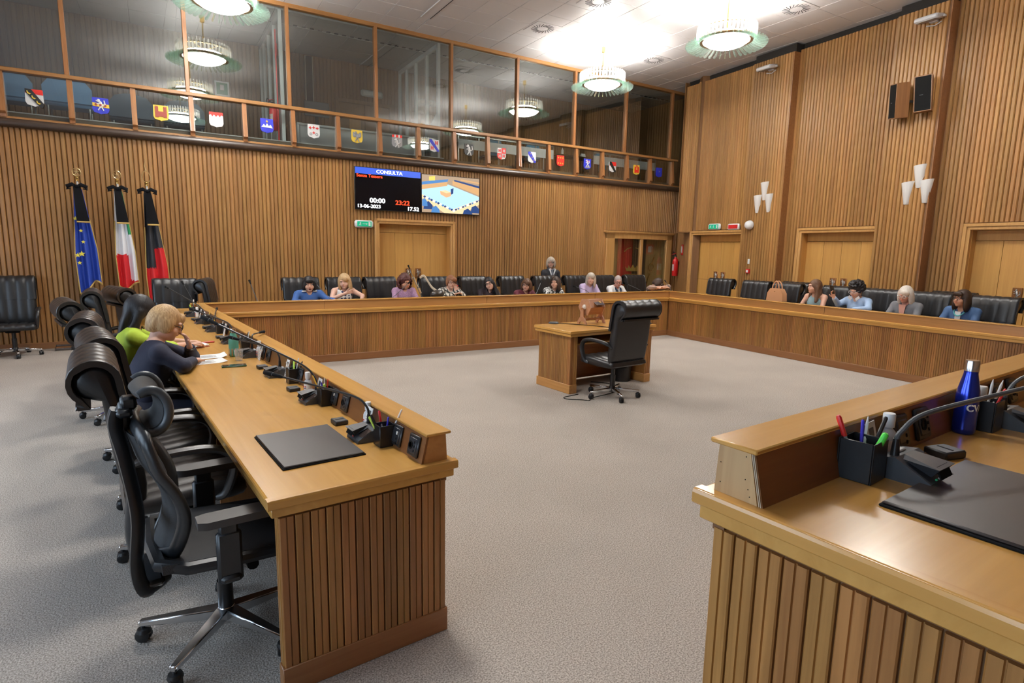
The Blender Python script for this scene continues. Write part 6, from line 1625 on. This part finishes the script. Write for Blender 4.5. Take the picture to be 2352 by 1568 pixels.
def hand_prims(f, w, d, nrm, side, s=1.0, curl=.5):
    """palm, four unequal bent fingers and a thumb leaving the palm's side"""
    w = np.array(w); d = np.array(d)/np.linalg.norm(d); nrm = np.array(nrm, float); nrm -= d*(nrm@d); nrm /= np.linalg.norm(nrm); sd = np.cross(d, nrm)*side
    for q in (-.022, -.007, .008, .022): f.cap(w+d*.012+sd*q*.7*s, w+d*.075*s+sd*q*s, .0125*s, .0115*s, .008)
    for i, (q, L_) in enumerate(((.026, .066), (.009, .075), (-.009, .070), (-.025, .054))):
        b = w+d*.080*s+sd*q*s; k1 = b+(d*(1-.35*curl)+nrm*.55*curl)*L_*.50*s; k2 = k1+(d*(1-.75*curl)+nrm*1.1*curl)*L_*.46*s
        f.cap(b, k1, .0088*s, .0082*s, .004); f.cap(k1, k2, .0082*s, .0068*s, .003)
    b = w+d*.028*s+sd*.030*s; k1 = b+(d*.62+sd*.62+nrm*.15)*.036*s; k2 = k1+(d*.85+sd*.25+nrm*.25)*.030*s
    f.cap(w+d*.02, b, .012*s, .011*s, .008); f.cap(b, k1, .0105*s, .0092*s, .005); f.cap(k1, k2, .0092*s, .0072*s, .003)

def person(label, loc, rz, head=(0, -.10, 1.045), yaw=0., pitch=0., tilt=0., shz=.86, lean=.06, skinc='fair', hair='bob', hairc='brown', top=None, sleeve='long', bottom=None, arms=None, glasses=None, mouth='closed', stand=False, S=1.0, group='seated people at the benches', near=False, shw=.155, curl=.6, bangs=False, extra=None, ears=True):
    """facing -y. head: skull centre; shz: shoulder height; arms: {side: (elbow, wrist, finger dir, palm normal)}"""
    r = empty('person', loc, rz); tag(r, label, 'person', group)
    hc = V3(*head); Rm = np.array((Matrix.Rotation(yaw, 3, 'Z') @ Matrix.Rotation(pitch, 3, 'X') @ Matrix.Rotation(tilt, 3, 'Y')))
    def H(x, y, z): return hc+Rm @ (V3(x, y, z)*S)
    E_ = lambda x, y, z: V3(x, y, z)*S
    ht = .028 if near else .02
    hipz = .50 if not stand else .80
    chest = V3(0, -lean*.75, shz-.11); hip = V3(0, .06, hipz); neck = V3(0, -lean, shz+.02); nb = hc+Rm @ (V3(0, .022, -.075)*S)
    sh = {s: V3(s*shw, -lean, shz-.022) for s in (-1, 1)}
    if arms is None: arms = {}
    A = {}
    for s in (-1, 1):
        A[s] = arms.get(s, (V3(s*.205, -.16-lean*.5, .705), V3(s*.10, -.40-lean*.3, .785), V3(-s*.45, -1, 0), V3(0, 0, -1)))
        A[s] = tuple(V3(*q) for q in A[s])
    lo = V3(-.38, -.62-lean, hipz-.16); hi = V3(.38, .28, hc[2]+.20*S)
    for s in (-1, 1):
        for q in A[s][:2]: lo = np.minimum(lo, q-.16); hi = np.maximum(hi, q+.12)
    lo = np.minimum(lo, hc-.17); hi = np.maximum(hi, hc+.17)
    fine = [(hc-.125, hc+.125, .0048 if near else .0062)]+[(A[s][1]-.12, A[s][1]+.12, .0052 if near else .0066) for s in (-1, 1)]
    # ---- body: one continuous skin
    f = Field(lo, hi, .012, fine)
    f.ell(chest, (shw*.88, .098, .155), k=.03); f.ell((hip+chest)/2, (.125, .092, .20), k=.04); f.ell(hip, (.15, .115, .10), k=.04)
    f.cap(sh[-1]+V3(.02, 0, -.005), sh[1]-V3(.02, 0, .005), .046, k=.04); f.cap(neck+V3(0, .02, -.03), nb, .050*S, .046*S, k=.025)
    for s in (-1, 1): f.cap(neck+V3(s*.03, .015, -.005), sh[s], .040, .043, k=.03)
    for s in (-1, 1):
        e, w = A[s][0], A[s][1]
        f.cap(sh[s], e, .043, .034, .02); f.cap(e, w, .034, .0225, .012)
        hand_prims(f, w, A[s][2], A[s][3], s, .94, curl)
    f.ell(H(0, .012, .012), E_(.073, .092, .098), Rm, .02); f.ell(H(0, -.022, -.05), E_(.057, .066, .060), Rm, .025)
    f.ell(H(0, -.062, -.088), E_(.024, .022, .018), Rm, .018); f.ell(H(.034, -.055, -.035), E_(.026, .024, .024), Rm, .02); f.ell(H(-.034, -.055, -.035), E_(.026, .024, .024), Rm, .02)
    f.cap(H(0, -.078, .012), H(0, -.098, -.024), .0085*S, .0115*S, .008); f.ell(H(0, -.094, -.030), E_(.016, .012, .009), Rm, .006)
    f.ell(H(0, -.078, .026), E_(.05, .014, .012), Rm, .012)
    for s in (-1, 1):
        f.ell(H(s*.030, -.091, .006), E_(.018, .012, .010), Rm, .008, True)
        if ears: f.ell(H(s*.073, .012, -.008), E_(.010, .018, .030), Rm, .006)
    f.ell(H(0, -.088, -.052), E_(.022, .010, .009), Rm, .008)
    inst('body', f.mesh('body', SK[skinc]), r)
    # ---- face details
    for s in (-1, 1):
        eo = MB().sphere((0, 0, 0), (.0125*S, .0085*S, .0065*S), 10, R=Matrix(Rm)).build('eye', EYEW, r, tuple(H(s*.030, -.079, .006)))
        MB().sphere(tuple(Rm @ V3(0, -.0062*S, 0)), (.0052*S, .004*S, .0056*S), 8, R=Matrix(Rm)).build('iris', IRIS, eo)
        MB().tube([tuple(H(s*q, -.088-.004*(1-abs(q-.03)*30), .024+dz)) for q, dz in ((.014, 0), (.028, .004), (.044, -.001))], [.0028*S, .0034*S, .002*S], 6).build('eyebrow', BROWN_BROW if hairc not in ('white', 'ash', 'blond') else HR['honey'], r)
    if mouth == 'open': MB().sphere((0, 0, 0), (.017*S, .008*S, .014*S), 10, R=Matrix(Rm)).build('mouth', MOUTHD, r, tuple(H(0, -.090, -.058)))
    MB().tube([tuple(H(x, y, z)) for x, y, z in ((-.022, -.082, -.053), (-.010, -.094, -.0495), (0, -.0955, -.051), (.010, -.094, -.0495), (.022, -.082, -.053))], [.002*S, .0045*S, .0042*S, .0045*S, .002*S], 6).build('lips', LIPM, r)
    if glasses:
        g = empty('glasses', (0, 0, 0), 0, r); gm = plain('glasses_'+glasses, {'black': (.012, .010, .012), 'brown': (.06, .03, .015), 'white': (.75, .75, .72), 'silver': (.5, .5, .52)}[glasses], .3)
        for s in (-1, 1):
            pts = [tuple(H(s*.033+.024*math.cos(t), -.103+.05*abs(.024*math.cos(t)), .003+.018*math.sin(t))) for t in [2*PI*k/16 for k in range(16)]]
            MB().tube(pts, .0026*S if glasses != 'white' else .0036*S, 6, closed=True).build('rim', gm, g)
            MB().tube([tuple(H(s*.057, -.100, .008)), tuple(H(s*.073, -.06, .010)), tuple(H(s*.078, .01, .006))], .0026*S if glasses != 'white' else .004*S, 6).build('temple', gm, g)
        MB().tube([tuple(H(-.010, -.104, .006)), tuple(H(.010, -.104, .006))], .0022*S, 6).build('bridge', gm, g)
    # ---- hair
    if hair:
        hh = Field(hc-V3(.24, .24, .36), hc+V3(.24, .26, .22), .0065 if (near or hair in ('curly', 'afro')) else .0085)
        style = hair
        if style in ('buzz',):
            hh.ell(H(0, .016, .018), E_(.0765, .0935, .100), Rm, .006); hh.ell(H(0, -.10, -.03), E_(.085, .085, .085), Rm, .006, True); hh.plane(H(0, .04, -.045), Rm @ V3(0, -.2, -1))
        elif style == 'short':
            hh.ell(H(0, .022, .022), E_(.086, .102, .106), Rm, .01); hh.ell(H(0, .07, -.03), E_(.070, .045, .075), Rm, .03)
            for s in (-1, 1): hh.ell(H(s*.072, -.005, -.01), E_(.020, .045, .055), Rm, .02)
            hh.ell(H(0, -.11, -.045), E_(.068, .07, .088), Rm, .012, True); hh.plane(H(0, .05, -.085), Rm @ V3(0, -.1, -1))
        elif style in ('bob', 'longbob'):
            hh.ell(H(0, .022, .020), E_(.090, .106, .108), Rm, .01); zl = -.04 if style == 'bob' else -.075
            for s in (-1, 1): hh.ell(H(s*.076, .005, zl+.01), E_(.032, .060, .085 if style == 'bob' else .118), Rm, .03)
            hh.ell(H(0, .075, zl), E_(.082, .045, .09 if style == 'bob' else .11), Rm, .03); hh.ell(H(0, -.105, -.055), E_(.055, .075, .105), Rm, .012, True)
        elif style == 'long':
            hh.ell(H(0, .022, .020), E_(.088, .106, .108), Rm, .01)
            for s in (-1, 1): hh.cap(H(s*.074, .005, -.01), H(s*.085, .01, -.15), .030*S, .034*S, .03); hh.cap(H(s*.085, .01, -.15), hc+Rm @ (V3(s*.10, .0, -.17)*S)+V3(0, -.02, -.07), .034*S, .024*S, .02)
            hh.ell(H(0, .078, -.11), E_(.092, .042, .16), Rm, .03); hh.ell(H(0, -.105, -.05), E_(.062, .080, .105), Rm, .012, True)
        elif style in ('curly', 'afro'):
            big = style == 'afro'
            hh.ell(H(0, .025, .035), E_(.098, .108, .108) if big else E_(.098, .108, .106), Rm, .01)
            rg = np.random.default_rng(len(label)); nn = 420
            for k in range(nn):
                v = rg.normal(size=3); v /= np.linalg.norm(v)
                if v[1] < -.35 and v[2] < .45: continue
                lowlim = -.35 if big else -.95
                if v[2] < lowlim: continue
                c_ = V3(v[0]*(.108 if big else .118), .025+v[1]*.112, (.038 if big else .005)+v[2]*(.112 if big else .122)-(0 if big else .03*abs(v[0])))*rg.uniform(.94, 1.06)
                hh.ell(H(*c_), E_(1, 1, 1)*rg.uniform(.012, .021), None, .004)
            hh.ell(H(0, -.11, -.05), E_(.056, .075, .10), Rm, .010, True)
        if bangs: hh.ell(H(0, -.080, .058), E_(.062, .024, .036), Rm, .015)
        if extra == 'sidesweep': hh.ell(H(.035, -.072, .05), E_(.055, .03, .045), Rm, .02)
        inst('hair', hh.mesh('hair', HR[hairc]), r)
    # ---- top garment
    if top:
        g = Field(lo, hi, .0125 if not near else .0095); I_ = .011
        g.ell(chest, (shw*.90+I_, .102+I_, .160), k=.03); g.ell((hip+chest)/2, (.128+I_, .096+I_, .20), k=.04); g.ell(hip, (.155+I_, .12+I_, .10), k=.04)
        if sleeve in ('cami', 'none'):
            for s in (-1, 1): g.cap(sh[s]*V3(.62, 1, 1)+V3(0, .0, .012), chest+V3(s*.06, -.06, .06), .024 if sleeve == 'none' else .009, k=.02); g.cap(sh[s]*V3(.62, 1, 1)+V3(0, .0, .012), chest+V3(s*.06, .07, .06), .024 if sleeve == 'none' else .009, k=.02)
            if sleeve == 'none': g.cap(sh[-1]*V3(.6, 1, 1), sh[1]*V3(.6, 1, 1), .052, k=.03)
            else: g.plane(chest+V3(0, 0, .075), V3(0, -.25, 1), .01) if False else None
        else:
            g.cap(sh[-1]+V3(.02, 0, -.004), sh[1]-V3(.02, 0, .004), .046+I_, k=.04)
            for s in (-1, 1): g.cap(neck+V3(s*.04, .015, -.012), sh[s], .038+I_, .043+I_, k=.03)
            for s in (-1, 1):
                e, w = A[s][0], A[s][1]
                if sleeve == 'short': m_ = sh[s]+(e-sh[s])*.62; g.cap(sh[s], m_, .043+I_+.004, .045+I_, .025)
                elif sleeve == 'half': g.cap(sh[s], e, .043+I_, .040+I_, .025); g.cap(e, e+(w-e)*.25, .038+I_, .036+I_, .015)
                else: g.cap(sh[s], e, .043+I_, .036+I_, .025); g.cap(e, e+(w-e)*.88, .036+I_, .028+I_*.8, .015)
        g.cap(neck+V3(0, -.02, .03), neck+V3(0, .0, .16), .062, .075, .008, True); g.ell(neck+V3(0, -.075, .005), (.045, .05, .055), None, .01, True)
        inst('top', g.mesh('top', top), r)
    # ---- legs
    if bottom is None: bottom = cloth('navy_trouser', (.02, .022, .03))
    if stand:
        b = Field(V3(-.25, -.25, .0), V3(.25, .30, hipz+.2), .018); b.ell(hip, (.165, .125, .12), k=.04)
        for s in (-1, 1): b.cap(hip+V3(s*.075, 0, -.02), V3(s*.08, .05, .44), .082, .058, .03); b.cap(V3(s*.08, .05, .44), V3(s*.08, .07, .08), .056, .045, .02)
        feet = [(s*.08, .03) for s in (-1, 1)]
    else:
        b = Field(V3(-.28, -.60, .02), V3(.28, .26, hipz+.16), .018); b.ell(hip, (.168, .13, .10), k=.04)
        for s in (-1, 1): b.cap(hip+V3(s*.08, -.02, -.01), V3(s*.10, -.36, .46), .082, .060, .03); b.cap(V3(s*.10, -.36, .46), V3(s*.10, -.30, .09), .056, .042, .02)
        feet = [(s*.10, -.33) for s in (-1, 1)]
    inst('trousers', b.mesh('trousers', bottom), r)
    for x, y in feet:
        m = MB(); m.sphere((x, y-.03, .035), (.042, .11, .035), 12); m.sphere((x, y+.03, .05), (.036, .045, .05), 10); m.build('shoe', BLKPL, r)
    return r, H, A
def FB(x, y=7.17): return (x, y+.10, 0)
NAVY = cloth('navy', (.012, .014, .035)); BLUESW = cloth('blue_sweater', (.035, .10, .30)); LILAC = cloth('lilac', (.50, .40, .60)); WHITEC = cloth('white_shirt', (.70, .70, .70)); BURG = cloth('burgundy', (.10, .012, .025)); BLACKC = cloth('black_jacket', (.014, .014, .020)); DARKC = cloth('dark_plum', (.025, .014, .02)); LBLUE = cloth('light_blue', (.36, .50, .72)); GREYB = cloth('grey_blazer', (.16, .165, .18)); DENIM = cloth('denim', (.045, .10, .22)); CAMI = cloth('pale_camisole', (.28, .42, .46)); LIME = cloth('lime', (.46, .62, .05))
DOTS = pattern('dots', (.78, .76, .72), (.02, .03, .10), 'dots', 19); GRID = pattern('grid', (.68, .64, .56), (.02, .02, .02), 'grid', 5.5); FLOR = pattern('floral', (.45, .27, .42), (.16, .05, .14), 'floral', 46); BW2 = pattern('blot', (.70, .72, .70), (.03, .03, .035), 'blot', 26); STRI = pattern('stripe', (.60, .40, .30), (.04, .03, .035), 'stripe', 14)
# ---- back row, left to right (x, shoulder and head heights follow the photograph)
def seat_b(x, label, ztop, **k):
    z = ztop-.118; dx = k.pop('dx', 0.); k.setdefault('shz', ztop-.252)
    hx = k.pop('hx', 0.)
    return person(label, (x, 7.27, 0), k.pop('rz', 0.), head=(hx, -.13, z), **k)
p, H, A = seat_b(.966, 'woman in blue sweater with black bobbed hair, speaking, far left of the back row', 1.150, hair='bob', hairc='black', bangs=True, top=BLUESW, mouth='open', skinc='fair', yaw=-.12, pitch=.10, lean=.09, shw=.165, arms={-1: ((-.24, -.20, .76), (-.20, -.45, .80), (.3, -1, 0), (0, 0, -1)), 1: ((.25, -.22, .80), (.30, -.42, .80), (.0, -1, 0), (0, 0, -1))})
m = MB(); [m.sphere((s*.080, -.135, .925), (.038, .035, .014), 8) for s in (-1, 1)]; m.build('white_collar', WHITEC, p)
seat_b(1.50, 'woman in white top with navy spots and wavy blond hair', 1.188, hair='longbob', hairc='blond', extra='sidesweep', top=DOTS, sleeve='none', skinc='pale', yaw=-.50, pitch=.15, tilt=-.10, shw=.145, arms={-1: ((-.22, -.18, .80), (-.02, -.30, .90), (.9, -.4, .35), (.0, -1, -.2)), 1: ((.26, -.20, .84), (.18, -.42, .80), (-1, -.5, 0), (0, 0, -1))})
seat_b(2.50, 'woman in purple floral blouse with dark red curls', 1.168, hair='curly', hairc='auburn', top=FLOR, skinc='tan', yaw=.12, pitch=.22, shw=.150)
p, H, A = seat_b(3.33, 'woman in checked shirt with short reddish hair and glasses', 1.150, hair='short', hairc='redbrown', extra='sidesweep', top=GRID, glasses='brown', skinc='pale', yaw=-.20, pitch=.06, arms={1: ((.20, -.22, .80), (.04, -.24, .90), (-.1, -.2, 1), (-.6, -.6, 0)), -1: ((-.22, -.22, .80), (-.02, -.32, .84), (1, -.2, .3), (0, -.3, -1))})
MB().sphere((.045, -.30, .985), (.010, .010, .012), 8).build('red_cap', RED, p)
seat_b(4.10, 'woman with long black hair and glasses, head tilted, dark jacket', 1.118, hair='long', hairc='black', top=DARKC, glasses='black', skinc='pale', yaw=-.62, tilt=-.30, pitch=.03, hx=-.02)
seat_b(4.87, 'woman in burgundy jacket with brown bob and glasses', 1.082, hair='bob', hairc='brown', extra='sidesweep', top=BURG, glasses='brown', skinc='fair', yaw=-.80, pitch=.03, shw=.165)
seat_b(5.52, 'woman in black and white patterned blouse with dark hair', 1.120, hair='longbob', hairc='darkbrown', top=BW2, skinc='fair', yaw=-.95, tilt=-.05, pitch=.0, shw=.155)
seat_b(6.38, 'woman in lilac short-sleeved top with blond shoulder-length hair', 1.186, hair='longbob', hairc='ash', top=LILAC, sleeve='short', skinc='pale', yaw=-.72, pitch=.02, bangs=False, extra='sidesweep', shz=.93)
p, H, A = seat_b(7.09, 'person in white shirt and dark scarf with cropped grey hair and glasses', 1.130, hair='buzz', hairc='grey', top=WHITEC, glasses='brown', skinc='rosy', yaw=-.55, pitch=.30, shw=.165)
m = MB()
for s in (-1, 1): m.tube(spline([(s*.055, -.05, .89), (s*.060, -.155, .85), (s*.040, -.185, .78), (s*.035, -.185, .72)], 4), .024, 8, flat=(1, .5))
m.build('scarf', plain('scarf_blue', (.02, .035, .07), .8), p)
person('person in striped top resting a dark-haired head on folded arms', (8.05, 7.25, 0), .12, head=(-.03, -.27, .955), yaw=.25, pitch=.85, tilt=.25, shz=.87, lean=.16, hair='short', hairc='darkbrown', bangs=True, top=STRI, skinc='fair', sleeve='half', shw=.17, arms={-1: ((-.30, -.30, .885), (.02, -.44, .885), (1, -.12, 0), (0, 0, -1)), 1: ((.30, -.30, .885), (-.04, -.40, .90), (-1, -.10, 0), (0, 0, -1))})
# standing attendant
p, H, A = person('woman standing in black jacket and grey scarf, arms folded, behind the back row', (6.36, 8.55, 0), -.12, head=(0, -.03, 1.35), shz=1.155, lean=.02, stand=True, hair='bob', hairc='ash', extra='sidesweep', glasses='brown', top=BLACKC, skinc='fair', group='standing person', yaw=-.45, pitch=.06, shw=.165, arms={-1: ((-.22, -.05, .93), (.06, -.19, .94), (1, -.2, .05), (0, -1, 0)), 1: ((.22, -.05, .93), (-.06, -.21, .96), (-1, -.2, .05), (0, -1, 0))})
m = MB(); m.tube([(-.05, -.07, 1.20), (0, -.105, 1.17), (.05, -.07, 1.20), (.04, .02, 1.22), (-.04, .02, 1.22)], .026, 8, closed=True); m.tube([(0, -.11, 1.17), (.0, -.13, 1.05)], .024, 8); m.build('scarf', cloth('grey_scarf', (.14, .15, .18)), p)
m = MB(); [m.prism([(s*.055, 1.235), (s*.085, 1.20), (s*.02, 1.05), (s*.012, 1.07)], -.125, -.115, 'y') for s in (-1, 1)]; m.build('shirt_collar', WHITEC, p)
# ---- right row (facing the well)
def seat_r(t, label, ztop, off=.98, **k):
    k.setdefault('shz', ztop-.26); loc = Rw(off+.10, t)
    return person(label, loc, -PI/2+AR+k.pop('rz', 0.), head=(k.pop('hx', 0.), -.13, ztop-.118), **k)
seat_r(2.39, 'woman in pale blue camisole with long brown hair, looking left', 1.214, hair='long', hairc='brown', top=CAMI, sleeve='cami', skinc='fair', yaw=-.42, pitch=.0, shz=.945)
p, H, A = seat_r(3.10, 'person in light blue sweater with black curly hair, holding a phone', 1.200, hair='afro', hairc='black', top=LBLUE, glasses='silver', skinc='fair', yaw=.02, pitch=.32, shz=.935, shw=.165, arms={-1: ((-.22, -.20, .85), (-.20, -.36, .96), (-.1, -.35, 1), (.6, -.6, .2)), 1: ((.25, -.18, .82), (.12, -.38, .80), (-.6, -1, 0), (0, 0, -1))})
m = MB(); [m.prism([(s*.02, .955), (s*.075, 1.0), (s*.095, .965), (s*.045, .925)], -.175, -.160, 'y') for s in (-1, 1)]; m.build('shirt_collar', WHITEC, p)
ph = MB().box((-.205, -.415, 1.085), (.072, .010, .145), .006, Matrix.Rotation(.3, 3, 'X')).build('held_phone', BLKPL); ph.matrix_world = p.matrix_basis.copy(); tag(ph, 'phone held up by the curly-haired person in light blue', 'phone')
p, H, A = seat_r(3.83, 'woman in grey blazer with white-blond hair and white glasses, looking down', 1.192, hair='longbob', hairc='white', bangs=False, extra='sidesweep', top=GREYB, glasses='white', skinc='rosy', yaw=.05, pitch=.36, shw=.165, shz=.925)
m = MB(); m.prism([(-.05, .93), (.05, .93), (.03, .78), (-.03, .78)], -.178, -.168, 'y'); m.build('neckline', SK['rosy'], p)
p, H, A = seat_r(4.55, 'woman in denim jacket with brown bob, glasses and turquoise beads', 1.192, hair='longbob', hairc='darkbrown', bangs=True, top=DENIM, glasses='black', skinc='tan', yaw=-.22, pitch=-.02, shw=.165, shz=.92)
m = MB()
for k in range(22):
    a = PI*k/21; m.sphere((.072*math.cos(a)+.0, -.115-.075*math.sin(a), .945-.10*math.sin(a)), .0085, 6)
m.build('bead_necklace', plain('turquoise', (.15, .55, .55), .3), p)
MB().prism([(-.035, .90), (.035, .90), (.03, .72), (-.03, .72)], -.183, -.172, 'y').build('white_tee', WHITEC, p)
# ---- left row, nearest people (facing the bench)
def seat_l(x, y, label, **k): return person(label, Lw(x, y), AL+PI/2+k.pop('rz', 0.), near=True, **k)
p, H, A = seat_l(-.88, 2.62, 'woman in navy sweater with short blond hair and glasses, chin on hand', head=(.03, -.165, 1.060), yaw=-.10, pitch=.42, shz=.905, lean=.10, hair='short', hairc='honey', top=NAVY, glasses='brown', skinc='pale', shw=.175, extra='sidesweep',
    arms={1: ((.20, -.33, .785), (.055, -.300, .875), (-.12, .22, 1), (-.2, 1, -.2)), -1: ((-.25, -.22, .80), (.00, -.31, .785), (1, -.35, .0), (0, 0, -1))}, bottom=cloth('dark_jeans', (.02, .025, .05)))
MB().tube([(.062+.028*math.cos(t), -.303+.028*math.sin(t), .868+.010*math.cos(t)) for t in [2*PI*k/16 for k in range(16)]], .007, 8, closed=True).build('bracelet', BLKPL, p)
MB().sphere(tuple(H(-.078, .0, -.05)), .006, 8).build('earring', plain('earring_white', (.8, .8, .8), .2), p); MB().sphere(tuple(H(.078, .0, -.05)), .006, 8).build('earring', MATS['earring_white'], p)
p, H, A = seat_l(-.96, 3.43, 'woman in lime top with long black hair, writing', head=(.02, -.155, 1.075), yaw=-.15, pitch=.32, shz=.905, lean=.09, hair='long', hairc='black', top=LIME, sleeve='half', skinc='fair', shw=.17,
    arms={1: ((.22, -.28, .80), (.10, -.46, .79), (-.3, -1, .0), (0, 0, -1)), -1: ((-.22, -.28, .80), (-.05, -.46, .79), (.4, -1, .0), (0, 0, -1))})
